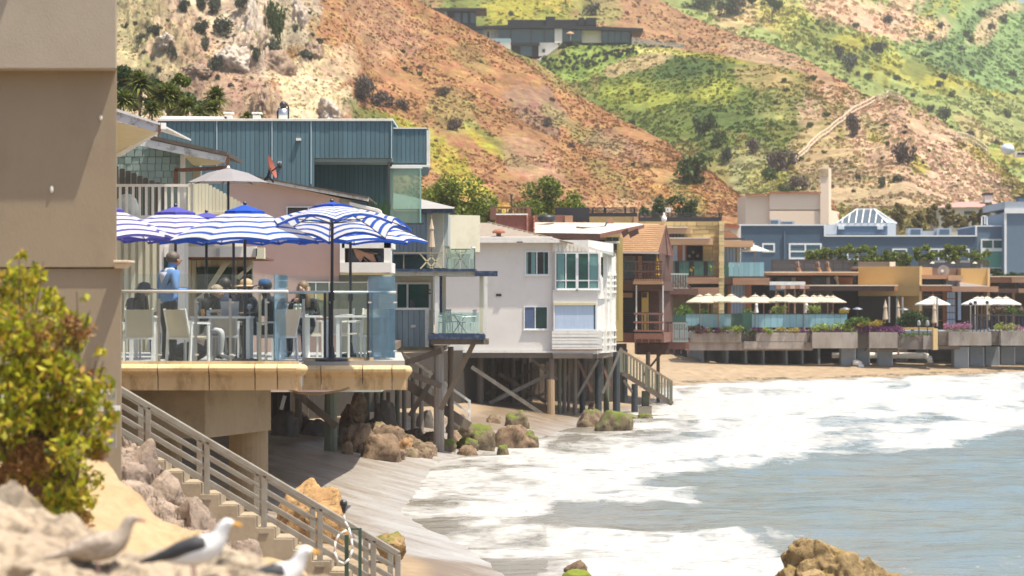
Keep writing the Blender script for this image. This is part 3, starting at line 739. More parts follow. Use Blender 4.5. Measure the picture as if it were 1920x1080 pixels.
# ---- rocky bank the gulls stand on,sandy bank behind,rubble beside the stairs
bank('rubble_bank',[(150,800,47.6),(205,812,47.6),(240,835,47.6),(300,888,47.6),(340,930,47.4),(400,985,47),(440,1030,46.6),(520,1090,46)],[(150,1160,42),(520,1180,41)],RK_PINK,170,110,.10,3,crag=.42,fs=.9)
bank('sandy_bank',[(-60,850,36),(60,856,36),(150,858,36),(200,878,36),(250,922,35.5),(300,965,35),(370,1000,34),(470,1042,32),(620,1100,31)],[(-60,1210,27),(620,1240,27)],M_sandslope,180,90,.22,6,crag=.10)
bank('gull_rocks',[(-80,925,21),(20,960,21.5),(120,975,21.5),(200,1010,21),(330,1030,21),(450,1062,20.5),(540,1090,20),(700,1120,20)],[(-80,1260,17),(700,1260,17.5)],RK_PALE,200,120,.22,9,crag=.20,fs=1.4)
rock('boulder','big pale cream boulder at the bottom left corner below the bush',-70,126,900,1085,22.5,RK_PALE,4,sub=5,rough=.14,facets=9)
rock('boulder','low cream boulder right of the corner boulder, behind the brown gull',82,200,960,1090,21.6,RK_PALE,9,sub=5,rough=.22,facets=9)
rock('boulder','pinkish grey boulder at the top of the rubble beside the steps',214,300,822,925,46.9,RK_PINK,12,rough=.3)
rock('boulder','pinkish grey boulder halfway down the rubble beside the steps',262,345,880,985,46.4,RK_PINK,17,rough=.3)
rock('boulder','flat pale boulder at the foot of the rubble, above the middle gull',310,415,930,1020,46,RK_PINK,21,rough=.28)
rock('boulder','rough grey boulder under the steps between the two right gulls',428,505,1008,1100,45.4,RK_PINK,25,rough=.34)
rock('boulder','large ochre sandstone boulder on the sand behind the stair railing',516,664,897,1040,69,RK_OCHRE,33,sub=5,rough=.16,facets=5)
rock('boulder','small ochre rock on the wet sand right of the large ochre boulder',700,762,997,1040,65,rock_material('ochre_green_rock',(.42,.28,.13),(.26,.18,.09),(.22,.24,.05),.74),35,rough=.2)
rock('boulder','pitted ochre boulder with dark hollows at the bottom edge of the surf',1440,1698,1007,1180,50,RK_FRONT,41,sub=6,rough=.13,facets=6,pit=.30)
rock('boulder','round pitted ochre stone low in front of the pitted boulder',1500,1552,1066,1100,48.3,RK_FRONT,44,sub=4,rough=.15,pit=.2)
rock('rock','small brown rock awash at the bottom of the surf',1056,1102,1049,1080,66,RK_BROWN,45)
rock('rock','bright green mossy rock at the bottom edge of the surf',1052,1112,1067,1100,64,rock_material('bright_moss_rock',(.2,.17,.08),(.12,.09,.05),(.24,.29,.04),.35),46,rough=.1)

# ---- bush at the left
def bush():
    D = 29.0
    t = thing('coastal_bush','large leafy green and orange bush in front of the taupe wall','bush',W(90,960,D))
    cl = []
    r = np.random.RandomState(5)
    outline = [(-30,600,60),(30,560,60),(20,640,80),(90,640,70),(120,610,40),(60,520,28),(20,515,30),(140,640,26),(60,720,90),(120,700,50),(-20,760,100),(60,800,80),(130,790,60),(185,735,30),(195,790,34),(190,830,24),(150,750,50),(170,840,28),
               (0,860,60),(60,870,60),(110,890,55),(120,940,45),(40,480,12),(160,560,10),(185,660,12),(210,720,9),(100,545,12),(150,960,30),(170,900,30),(155,930,30),(130,850,45),(90,950,35),(40,880,30),(100,575,30),(205,760,14),(70,500,14),(155,600,14),(190,700,16)]
    for (px,py,rp) in outline:
        c = W(px,py,D + r.uniform(-.6,.6)); cl.append((c.x,c.y,c.z,S(rp,D)))
    P = clump_points(6000,cl,3); V,Fq = leaf_arrays(P,.085,4,.5,droop=(0,0,-.5))
    o = mesh_np('foliage',V,Fq,leafmat('bush_leaves',[(.38,.40,.02),(.14,.20,.015),(.58,.54,.03),(.07,.11,.012),(.50,.48,.025),(.56,.30,.05),(.28,.32,.02),(.62,.52,.06)],.45),t); o['kind']='stuff'
    P2 = clump_points(2600,[(*W(px,py,D-.2),S(rp,D)) for px,py,rp in [(60,640,60),(150,620,30),(180,845,25),(60,860,50),(150,975,26),(0,900,40),(100,700,50),(130,600,16),(170,700,10)]],8)
    V,Fq = leaf_arrays(P2,.06,5,.35); o = mesh_np('dry_foliage',V,Fq,leafmat('orange_leaves',[(.38,.19,.06),(.26,.12,.05),(.45,.28,.10)],.3),t); o['kind']='stuff'
    m = MB(); rr = random.Random(3)
    base = W(80,950,D+.2)
    for i in range(44):
        px,py,rp = outline[rr.randrange(len(outline))]
        q = W(px+rr.uniform(-20,20),py+rr.uniform(-20,20),D+rr.uniform(-.4,.4)); mid = base.lerp(q,.5)+Vector((rr.uniform(-.2,.2),0,rr.uniform(-.1,.2)))
        m.cyl(base+Vector((rr.uniform(-.3,.3),0,0)),mid,.02,.013,5); m.cyl(mid,q,.013,.004,5)
    m.build('stem',mat('twig',(.20,.12,.07),(.12,.08,.05),6,.9),t)
bush()
t = thing('guard_rail','short weathered rail with two posts between bush and taupe wall','railing',W(200,860,40))
Q(205,217,730,840,40,.08)('post',M_galv,t); Q(193,200,740,850,40.2,.08)('post',M_galv,t)
MB().beam(W(-60,748,40),W(206,735,40),.07).build('rail',M_white,t); MB().beam(W(-60,776,40),W(225,765,40),.06).build('rail',M_white,t)

# ---- gulls
def gull(label,px,py_top,D,adult,yaw=0.0,s=1.0,group='gulls on the foreground rocks'):
    top = .385*s
    base = W(px,py_top,D) - Vector((0,0,top))
    t = thing('gull',label,'gull',base,group); OFF[t.name] = Vector((0,0,0))
    spine = [(-.235,.150,.004,.004),(-.20,.152,.022,.012),(-.15,.160,.042,.028),(-.08,.172,.066,.056),(0,.188,.080,.076),(.07,.210,.078,.080),(.12,.238,.062,.064),(.15,.275,.043,.044),(.165,.31,.036,.036),(.178,.338,.038,.034),(.195,.352,.036,.030),(.215,.353,.024,.020),(.232,.350,.010,.009)]
    spine = [(a*s,b*s,c*s,d*s) for a,b,c,d in spine]
    n = 14; vs=[]; fs=[]; ms=[]
    pts = [Vector((a,0,b)) for a,b,c,d in spine]
    for k,(a,b,ry,rz) in enumerate(spine):
        tan = (pts[min(k+1,len(pts)-1)]-pts[max(k-1,0)]).normalized(); up = Vector((0,1,0)).cross(tan)*-1
        up = tan.cross(Vector((0,1,0))).normalized()
        if up.z < 0 and abs(tan.x) > .3: up = -up
        for i in range(n):
            th = 2*math.pi*i/n; vs.append(pts[k] + Vector((0,1,0))*ry*math.cos(th) + up*rz*math.sin(th))
    mb = MB(); R = len(spine)
    fs = [(k*n+i,k*n+(i+1)%n,(k+1)*n+(i+1)%n,(k+1)*n+i) for k in range(R-1) for i in range(n)] + [tuple(range(n)),tuple(range((R-1)*n,R*n))]
    mb.add(vs,fs)
    plum = mat('white_plumage',(.80,.80,.79),(.72,.72,.72),12,.85) if adult else mat('juvenile_plumage',(.46,.39,.31),(.24,.19,.15),22,.9,dirt=(.2,.15,.12),dirt_s=14,dirt_amt=.7)
    if not adult:
        head = mat('juvenile_head',(.66,.60,.53),(.54,.47,.40),20,.9)
    b = mb.build('body',plum,t,smooth=True)
    wingm = mat('slate_wing',(.035,.037,.042),(.055,.055,.06),10,.7) if adult else mat('mottled_wing',(.30,.24,.19),(.50,.42,.34),26,.9,contrast=2)
    for sgn in (-1,1):
        m = MB(); vs=[]; prof=[(.10,.232,.020),(.07,.250,.050),(.0,.240,.060),(-.08,.214,.055),(-.16,.185,.036),(-.24,.160,.022),(-.30,.145,.010)]
        for (a,zc,w) in prof:
            for j in range(7):
                th = -1.0 + 2.0*j/6
                yy = (.012 + .082*math.cos(th*.9)*min(1,.45+w*9)) ; zz = zc - .012 + w*math.sin(th)
                vs.append((a*s,sgn*yy*s*(1 if a>-.1 else .75 if a>-.2 else .45),zz*s))
        fs=[(k*7+j,k*7+j+1,(k+1)*7+j+1,(k+1)*7+j) for k in range(len(prof)-1) for j in range(6)]
        m.add(vs,fs)
        w_ = m.build('wing',wingm,t,smooth=True); sm = w_.modifiers.new('thick','SOLIDIFY'); sm.thickness=.008
    m = MB(); m.cyl((.222*s,0,.351*s),(.262*s,0,.344*s),.0125*s,.009*s,8); m.cyl((.262*s,0,.344*s),(.276*s,0,.334*s),.009*s,.003*s,8)
    m.build('beak',mat('orange_beak',(.75,.36,.03),None,rough=.4) if adult else mat('dull_pink_beak',(.36,.22,.18),None,rough=.5),t,smooth=True)
    for sgn in (-1,1):
        m = MB(); m.cyl((.0,sgn*.035*s,.13*s),(.01*s,sgn*.035*s,.01*s),.006*s,.005*s,6)
        for a in (-.5,0,.5): m.cyl((.01*s,sgn*.035*s,.008*s),(.06*s*math.cos(a),(sgn*.035+.05*math.sin(a))*s,.003*s),.005*s,.003*s,5)
        m.build('leg',mat('pink_leg',(.55,.33,.28),None,rough=.6),t)
        MB().ball((.203*s,sgn*.031*s,.357*s),.0055*s,8,6).build('eye',M_black,t)
    t.rotation_euler=(0,0,yaw)
    return t
gull('mottled brown young gull standing on the cream rocks at the left',182,963,20.2,False,yaw=.15,s=1.12)
gull('black-backed white gull with orange beak, between the brown gull and the lowest gull',362,969,19.8,True,yaw=-.15,s=1.12)
gull('white-headed gull with orange beak cut off by the bottom edge, rightmost of the three',508,1021,19.8,True,yaw=-.1,s=1.12)

# ---- concrete steps and railing
t = thing('beach_steps','concrete steps going down to the sand beside the rubble','steps',W(430,1100,48.7))
xs0,ys0 = 236,843
for k in range(15):
    x0 = 236 + 34.6*k; y0 = 843 + 20.9*k
    a = W(x0,y0,48.6);
    MB().box(a.x,a.x+S(34.6,48.6)+.02,48.6,49.9,a.z-.62,a.z).build('step',M_step,t,bevel=.012)
MB().prism([W(236,895,48.65),W(770,1218,48.65),W(770,1400,48.65),W(236,1400,48.65)],(0,1.3,0)).build('side_wall',M_step,t)
def railing(name,label,dx,dy,D):
    t = thing(name,label,'railing',W(450+dx,1000,D),'galvanised railings of the beach steps')
    f = lambda x,o: W(x+dx,728+.592*(x-222)+o+dy,D)
    m = MB(); m.beam(f(200,0),f(748,0),.085,.10); m.build('handrail',M_galv,t,bevel=.015)
    for o,w in ((27,.05),(50,.055),(76,.085)):
        MB().beam(f(200,o),f(748,o),.05,w).build('rail',M_galv,t,bevel=.008)
    for px in (278,388,495,600,700,746):
        p = f(px,2); q = f(px,112 if px < 740 else 90)
        MB().beam(p,q,.085,.085).build('post',M_galv,t,bevel=.008)
    for px in (278,388,495,600,700):
        q = f(px,110); MB().box(q.x-.07,q.x+.07,q.y-.07,q.y+.07,q.z-.01,q.z+.015).build('base_plate',M_galv,t)
railing('stair_railing','weathered steel railing on the near side of the beach steps',0,0,48.65)
railing('stair_railing','weathered steel railing on the far side of the beach steps',-14,-4,49.75)

t = thing('beach_shower','dark green shower post with coiled white hose by the lower steps','shower',W(668,1120,48.2))
Mg = mat('dark_green_paint',(.03,.10,.07),(.05,.07,.04),4,.5)
m = MB(); m.beam(W(675,990,48.2),W(675,1140,48.2),.05); m.beam(W(650,1003,48.2),W(650,1140,48.2),.06); m.beam(W(650,992,48.2),W(675,992,48.2),.03); m.build('post',Mg,t)
m = MB(); m.beam(W(658,1000,48.1),W(664,1010,48.1),.05); m.build('valve',M_steel,t)
pts = []
for (a,b) in [(645,955),(644,965),(647,978),(654,990),(659,1010),(661,1030),(655,1048),(645,1057),(634,1052),(627,1035),(629,1015),(636,1002),(650,994)]: pts.append(W(a,b,48.05))
m = MB(); m.tube(pts,.018,6); m.build('hose',M_whitec,t,smooth=True)
m = MB(); m.cyl(W(645,962,48.05),W(644,945,48.0),.02,.05,8); m.ball(W(644,944,48.0),.06,8,6); m.build('shower_head',M_black,t)

# ---- the restaurant deck
deck_z = Z(683,51)
t = thing('terrace_deck','concrete dining terrace with rounded tan coping above the beach','terrace',W(440,900,53))
def coping(seg,D,ypx,parent,ret=None):
    """rounded coping stones between px joints"""
    s_ = D/F
    prof = [(0,0),(-.10,0),(-.17,-.02),(-.205,-.06),(-.20,-.11),(-.16,-.15),(-.12,-.175),(-.115,-.195),(-.10,-.20),(-.095,-.235),(-.095,-.415),(0,-.415)]
    for a,b in zip(seg[:-1],seg[1:]):
        m = MB(); x0,x1 = X(a,D)+.008,X(b,D)-.008; z0 = Z(ypx,D)
        poly = [Vector((x0,D+.12+p[0]*1.0,z0+p[1])) for p in prof]
        m.prism(poly,(x1-x0,0,0)); m.build('coping_stone',M_cop,parent,smooth=False)
coping([200,296,392,478,520,558],51,683,t)
coping([566,602,680,735,762],54.4,685.5,t)
m = MB();
for k in range(9):   # rounded nose at the end of the first run
    pass
m.lathe((X(556,51),51.12,Z(683,51)-.415),[(.07,0),(.075,.18),(.08,.215),(.11,.24),(.15,.28),(.175,.33),(.165,.38),(.12,.41),(0.0,.415)],16); m.build('coping_nose',M_cop,t,smooth=True)
m = MB(); m.lathe((X(758,54.4)-.02,54.52,Z(685.5,54.4)-.415),[(.07,0),(.075,.18),(.08,.215),(.11,.24),(.14,.28),(.155,.33),(.14,.38),(.10,.41),(0.0,.415)],16); m.build('coping_nose',M_cop,t,smooth=True)
MB().foot([(120,51.12),(562,51.12),(570,54.45),(759,54.5),(752,64),(120,64)],deck_z-.40,deck_z-.004).build('floor_slab',mat('deck_floor',(.40,.39,.36),(.33,.32,.30),1.5,.8),t)
m = MB(); m.foot([(150,51.9),(385,51.9),(508,55.2),(508,60),(150,60)],Z(822,51.9),Z(730,51.9)); m.build('ground_beam',M_conc,t,bevel=.02)
m = MB(); m.cyl(W(466,800,55.6),W(466,1010,55.6),.34,.34,24); m.build('column',M_conc,t,smooth=False)
m = MB(); m.cyl(W(300,815,58),W(300,930,58),.4,.4,20); m.build('column',M_conc,t)
for a,b,D in ((228,560,51.25),(566,700,54.6)):
    MB().box(X(a,D),X(b,D),D,D+.08,deck_z-.003,deck_z+.045).build('curb',M_cop,t)
tag(MB().tube([W(534,727,54),W(560,737,54),W(600,739,54),W(640,732,54),W(655,727,54)],.02,5).build('drain_pipe',mat('rusty_pipe',(.36,.24,.12),(.26,.15,.07),5,.8),t))

t = thing('glass_balustrade','frameless glass balustrade with steel handrail round the dining terrace','railing',W(480,683,51.3))
gt,gb = 514,681
def pane(p,q,zt,zb,mt=M_glass,th=.015):
    p = Vector((p[0],p[1],0)); q = Vector((q[0],q[1],0)); d = (q-p).normalized(); n = Vector((-d.y,d.x,0))*th
    m = MB(); m.prism([Vector((p.x,p.y,zb)),Vector((q.x,q.y,zb)),Vector((q.x,q.y,zt)),Vector((p.x,p.y,zt))],n); return m.build('glass_panel',mt,t)
Dg = 51.3; zt = Z(514,Dg); zb = deck_z+.03
P_ = lambda px,D: (X(px,D),D)
for a,b in ((228,296),(299,365),(368,430),(433,497),(500,536)): pane(P_(a,Dg),P_(b,Dg),zt,zb)
pane(P_(515,Dg+.15),P_(540,54.4),zt,zb,M_glassb)
for a,b in ((540,616),(620,688)): pane(P_(a,54.6),P_(b,54.6),zt,zb)
M_glassc = glassmat('faint_blue_glass',(.88,.965,.985),(.7,.85,1.0),.06,haze=.025,hcol=(.5,.72,.85)); pane(P_(692,54.6),P_(741,55.4),zt,zb,M_glassc); pane(P_(741,55.45),P_(712,58.2),zt,zb,M_glassc); pane(P_(711,58.3),P_(690,62),zt,zb,M_glassc)
zr = Z(546.5,Dg)
m = MB(); m.cyl((X(226,Dg),Dg-.06,zr),(X(538,Dg),Dg-.06,zr),.024,n=8); m.cyl((X(538,Dg),Dg-.06,zr),(X(540,54.5),54.5,zr),.024,n=8); m.cyl((X(540,54.5),54.54,zr),(X(741,55),55.3,zr),.024,n=8); m.cyl((X(741,55.3),55.3,zr),(X(690,62),62,zr),.024,n=8)
m.build('handrail',mat('satin_rail',(.72,.72,.70),None,rough=.35,metal=.3),t,smooth=True)
for px,D,c in ((297.5,Dg,0),(366.5,Dg,0),(431.5,Dg,0),(487,Dg,1),(498.5,Dg,0),(609,54.55,2),(618,54.7,2),(690,54.55,2),(697,55,2),(569,54.5,0)):
    mt = (M_steel,mat('cream_post',(.70,.62,.45),None,rough=.5),M_dark)[c]
    MB().box(X(px,D)-.022,X(px,D)+.022,D+.02,D+.07,zb-.02,Z(548,Dg) if c != 0 else Z(560,Dg)).build('post',mt,t)
for px,D in ((297,Dg),(366,Dg),(432,Dg),(498,Dg),(540,54.5),(618,54.6),(690,54.6),(738,55.3)):
    for py in (567,665):
        MB().cyl((X(px,D),D-.03,Z(py,Dg)),(X(px,D)+.06,D-.03,Z(py,Dg)),.014,n=6).build('glass_clamp',M_steel,t)

# ---- tables and chairs
def chair(label,x,y,yaw,group='cream sling chairs on the terrace'):
    t = thing('sling_chair',label,'chair',(x,y,deck_z),group); OFF[t.name] = Vector((0,0,0))
    w = .25
    for sy in (-1,1):
        MB().beam((.22,sy*w,0),(.22,sy*w,.64),.035).build('leg',M_whitec,t)
        MB().beam((-.24,sy*w,0),(-.20,sy*w,.66),.035).build('leg',M_whitec,t)
        MB().beam((-.22,sy*w,.655),(.24,sy*w,.645),.05,.03).build('armrest',M_whitec,t)
        MB().beam((-.20,sy*(w-.03),.40),(-.33,sy*(w-.03),.88),.03).build('back_frame',M_whitec,t)
    MB().prism([Vector((-.215,-w+.03,.43)),Vector((-.195,-w+.03,.43)),Vector((-.32,-w+.03,.87)),Vector((-.34,-w+.03,.87))],(0,2*w-.06,0)).build('backrest',M_sling,t)
    MB().box(-.22,.23,-w+.03,w-.03,.415,.44).build('seat',M_sling,t)
    MB().beam((.22,-w,.40),(.22,w,.40),.03).build('stretcher',M_whitec,t); MB().beam((-.22,-w,.40),(-.22,w,.40),.03).build('stretcher',M_whitec,t)
    t.rotation_euler = (0,0,yaw); return t
first = chair('cream sling chair seen from behind, pulled out at the left table beside the standing man',X(350,52),52.2,math.radians(55))
def put_chair(label,px,D,deg):
    return copy_tree(first,loc=(X(px,D),D,deck_z),rotz=math.radians(deg),label=label)
put_chair('cream sling chair facing away at the far left, beside the taupe wall',262,52.1,95)
put_chair('cream chair behind the leftmost one, holding the woman in the navy cap',236,56.3,0)
put_chair('cream chair under the grey-haired man at the laptop table',375,55.0,0)
put_chair('cream chair under the man in the navy shirt behind the laptop',422,55.0,90)
put_chair('cream chair under the woman in the tan hat',488,55.6,180)
put_chair('cream chair under the person in the blue cap by the angled glass',520,54.2,150)
put_chair('cream chair under the long-haired woman with the wine glass',574,57.2,-75)
put_chair('empty cream chair left of the last table, near the angled glass',668,57.4,200)
put_chair('empty cream chair nearest the right end of the terrace',700,56.6,100)
put_chair('empty cream chair behind the round pedestal table',640,59.5,-90)
def table(label,px0,px1,D,legs,top_py=595,dep=.8):
    t = thing('dining_table',label,'table',(X((px0+px1)/2,D),D+dep/2,deck_z),'white dining tables on the terrace')
    zt_ = deck_z + .755
    MB().box(X(px0,D),X(px1,D),D,D+dep,zt_-.035,zt_).build('tabletop',M_whitec,t,bevel=.006)
    if legs == 'four':
        for a in (X(px0,D)+.05,X(px1,D)-.05):
            for b in (D+.05,D+dep-.05): MB().box(a-.03,a+.03,b-.03,b+.03,deck_z,zt_-.035).build('leg',M_whitec,t)
    else:
        cx = X((px0+px1)/2,D); MB().cyl((cx,D+dep/2,deck_z+.02),(cx,D+dep/2,zt_-.035),.055,n=12).build('pedestal',M_whitec,t)
        MB().cyl((cx,D+dep/2,deck_z),(cx,D+dep/2,deck_z+.03),.26,n=20).build('base',M_whitec,t)
    return zt_
table_z = table('white table with a laptop and bottle, left of the angled glass',356,470,53.0,'four')
table('white pedestal table in front of the long-haired woman',545,600,55.6,'ped')
table('white table laid with plates at the right end of the terrace',628,722,56.0,'four')
table('white table between the navy cap woman and the taupe wall',240,292,54.6,'four')
zt2 = table_z
t = thing('laptop','open grey laptop seen from behind on the white table','laptop',(X(430,53.2),53.3,zt2))
MB().prism([Vector((X(415,53.2),53.22,zt2+.012)),Vector((X(447,53.2),53.22,zt2+.012)),Vector((X(449,53.2),53.12,zt2+.25)),Vector((X(414,53.2),53.12,zt2+.25))],(0,.012,0)).build('screen',mat('laptop_grey',(.30,.33,.38),None,rough=.35,metal=.5),t)
MB().box(X(415,53.2),X(447,53.2),53.22,53.44,zt2,zt2+.014).build('keyboard',M_steel,t)
m = MB(); m.cyl((X(431,53.2),53.135,zt2+.137),(X(431,53.2),53.148,zt2+.137),.022,n=12); m.build('emblem',mat('emblem',(.65,.72,.78),None,rough=.2),t)
M_bottle = glassmat('bottle_glass',(.75,.9,.95),(1,1,1),.25)
def tableware(name,label,px,D,prof,mt,group=None,fill=None):
    t = MB(); t.lathe((X(px,D),D,deck_z+.756),prof,10); o = t.build(name,mt,smooth=True,off=(X(px,D),D,deck_z+.756)); tag(o,label,name.split('_')[-1],group); return o
tableware('water_bottle','tall clear water bottle left on the laptop table',369,53.3,[(.038,0),(.04,.02),(.04,.15),(.018,.21),(.014,.30),(.016,.305)],M_bottle)
tableware('juice_glass','small glass of orange juice beside the clear bottle',380,53.3,[(.025,0),(.032,.07),(.03,.12)],mat('orange_juice',(.75,.36,.03),None,rough=.2))
tableware('tumbler','short clear tumbler in front of the grey-haired man',391,53.3,[(.03,0),(.035,.10)],M_bottle)
def wine(label,px,D,col):
    t = thing('wine_glass',label,'glass',(X(px,D),D,deck_z+.755),'wine glasses on the terrace tables')
    c = (X(px,D),D,deck_z+.755)
    m = MB(); m.lathe(c,[(.035,0),(.035,.004),(.005,.01),(.005,.09),(.025,.11),(.04,.15),(.034,.21)],10); m.build('bowl',M_bottle,t,smooth=True)
    m = MB(); m.lathe(c,[(.004,.098),(.024,.112),(.036,.14),(.0,.142)],10); m.build('wine',col,t,smooth=True)
M_wine = mat('white_wine',(.80,.68,.25),None,rough=.1); M_rose = mat('rose_wine',(.75,.32,.18),None,rough=.1)
wine('glass of rosé wine held up by the woman in the tan hat',468,53.6,M_rose)
wine('left of two white wine glasses before the long-haired woman',554,55.8,M_wine)
wine('right of two white wine glasses before the long-haired woman',562,55.9,M_wine)
for i,(px,D,l) in enumerate(((566,55.7,'white plate on the pedestal table'),(650,56.2,'left white plate on the last table'),(690,56.3,'right white plate on the last table'),(268,54.8,'blue folded napkin stack on the table by the taupe wall'))):
    o = MB().lathe((X(px,D),D,deck_z+.757),[(.06,0),(.12,.02),(.12,.025)],14).build('plate' if i<3 else 'napkin',M_whitec if i<3 else mat('blue_cloth',(.04,.12,.45),None,rough=.9),off=(X(px,D),D,deck_z+.757)); tag(o,l,'plate' if i<3 else 'napkin')
for i,(px,l) in enumerate(((576,'left dark cup on the pedestal table'),(584,'right dark cup on the pedestal table'))):
    o = MB().lathe((X(px,55.9),55.9,deck_z+.757),[(.03,0),(.038,.09)],10).build('cup',M_dark,off=(X(px,55.9),55.9,deck_z+.757)); tag(o,l,'cup')
o = MB().ball((X(355,53.6),53.6,deck_z+.16),(.30,.18,.17),10,6).build('bag',mat('black_bag',(.02,.02,.022),None,rough=.6),smooth=True,off=(X(355,53.6),53.6,deck_z)); tag(o,'black bag on the deck under the laptop table','bag')

# ---- striped umbrellas
STR = fabric('stripe_blue_white',[(.035,.12,.55),(.80,.79,.80)],.45)
STRV = fabric('stripe_violet_white',[(.10,.10,.42),(.78,.76,.80)],.45)
CAPB = fabric('cap_blue',[(.02,.10,.55)],.3)[0]; CAPV = fabric('cap_violet',[(.10,.10,.45)],.3)[0]
def striped(label,px,D,py_top,rw,hgt,pole_px=None,tilt=0.0,tiltdir=0.0,mats=STR,cap=CAPB,sag=.03,rot=0.0,nstripe=11):
    """market umbrella: 8 sagging gores with concentric stripes"""
    apex = W(px,py_top,D)
    foot = Vector((X(pole_px or px,D),D,deck_z))
    t = thing('striped_umbrella',label,'umbrella',foot,'blue and white striped umbrellas')
    ns = 8; sub = 6; nr = nstripe
    rmat = Matrix.Rotation(tilt,4,Vector((math.cos(tiltdir),math.sin(tiltdir),0)))
    def pt(r,th_i,fr):
        a0 = rot + 2*math.pi*th_i/ns; a1 = rot + 2*math.pi*(th_i+1)/ns
        p0 = Vector((math.cos(a0),math.sin(a0),0)); p1 = Vector((math.cos(a1),math.sin(a1),0))
        p = p0.lerp(p1,fr)*r*rw
        k = 4*fr*(1-fr)
        p = p*(1-.07*k*r)
        z = -hgt*(.55*r+.45*r*r) - .0 + sag*k*r*r*1.7
        return apex + rmat @ (p + Vector((0,0,z)))
    m = MB(); r0 = .17
    for i in range(ns):
        for j in range(nr):
            ra = r0 + (1-r0)*(j-(.16 if j%2==0 else -.16) if j else 0)/nr; rb = r0 + (1-r0)*(j+1+(.16 if j%2==0 else -.16))/nr if j<nr-1 else 1.0
            for q in range(sub):
                a,b = q/sub,(q+1)/sub
                m.add([pt(ra,i,a),pt(ra,i,b),pt(rb,i,b),pt(rb,i,a)],[(0,1,2,3)],1 if j%2==0 else 0)
    for i in range(ns):   # small valance below the hem
        for q in range(sub):
            a,b = q/sub,(q+1)/sub; p,s2 = pt(1,i,a),pt(1,i,b); dn = Vector((0,0,-.045))
            m.add([p,s2,s2+dn,p+dn],[(0,1,2,3)],0)
    m.build('canopy',mats,t)
    m = MB()
    for i in range(ns):
        for q in range(3):
            a,b = q/3,(q+1)/3
            up = Vector((0,0,.035))
            m.add([apex+Vector((0,0,.05)),pt(.27,i,a)+up,pt(.27,i,b)+up],[(0,1,2)])
            m.add([pt(.27,i,a)+up,pt(.27,i,b)+up,pt(.27,i,b)-up*.6,pt(.27,i,a)-up*.6],[(0,1,2,3)])
    m.build('vent_cap',cap,t)
    hub = apex + rmat @ Vector((0,0,-hgt*.72))
    for i in range(ns):
        m = MB(); pr = [pt(r,i,0)-Vector((0,0,.012)) for r in (.05,.35,.7,1.0)]; m.tube(pr,.009,5); m.build('rib',M_black,t)
        MB().cyl(hub,pt(.55,i,0)-Vector((0,0,.015)),.008,n=5).build('strut',M_black,t)
    m = MB(); m.cyl(foot+Vector((0,0,.05)),hub,.026,n=8); m.cyl(hub,apex,.02,n=8); m.build('pole',M_black,t)
    MB().ball(apex+Vector((0,0,.07)),(.035,.035,.03),8,5).build('finial',M_black,t)
    MB().cyl(foot+Vector((0,0,1.02)),foot+Vector((0,0,1.16)),.05,.05,n=8).build('crank_housing',M_black,t,bevel=.01)
    MB().lathe(foot,[(.28,0),(.28,.04),(.06,.07),(.035,.25)],16).build('base',M_black,t)
    return t
striped('striped umbrella front right, tilted so that its pale underside shows',622,53.6,384,1.33,.44,pole_px=622,tilt=math.radians(-7),tiltdir=math.radians(15),rot=.1,sag=.08)
striped('large striped umbrella in the middle, bright blue cap, pole right of the laptop',459,53.2,389,1.30,.56,rot=.4,sag=.03)
striped('violet-capped striped umbrella left of the middle one, above the standing man',329,56.5,392,1.30,.55,mats=STRV,cap=CAPV,rot=.1)
striped('leftmost striped umbrella, half hidden by the taupe wall',196,53.2,387,1.20,.52,mats=STRV,cap=CAPV,rot=.3)
striped('small-looking violet-capped umbrella far behind between the two left ones',387,61,403,1.45,.50,mats=STRV,cap=CAPV,rot=.2)
striped('lower striped umbrella behind the laptop group, only its rim showing',438,60,412,1.50,.42,mats=STR,rot=.5)
striped('rightmost striped umbrella reaching out past the end of the terrace',657,58.5,404,1.42,.48,pole_px=657,rot=.0)
# ------------------------------------------------------------------ people
SKIN = mat('skin',(.46,.27,.18),(.42,.24,.16),8,.6); SKIND = mat('sunburnt_skin',(.40,.20,.12),None,rough=.6)
def cloth(name,c): return mat(name,c,(c[0]*.75,c[1]*.75,c[2]*.75),5,.9,.004,25)

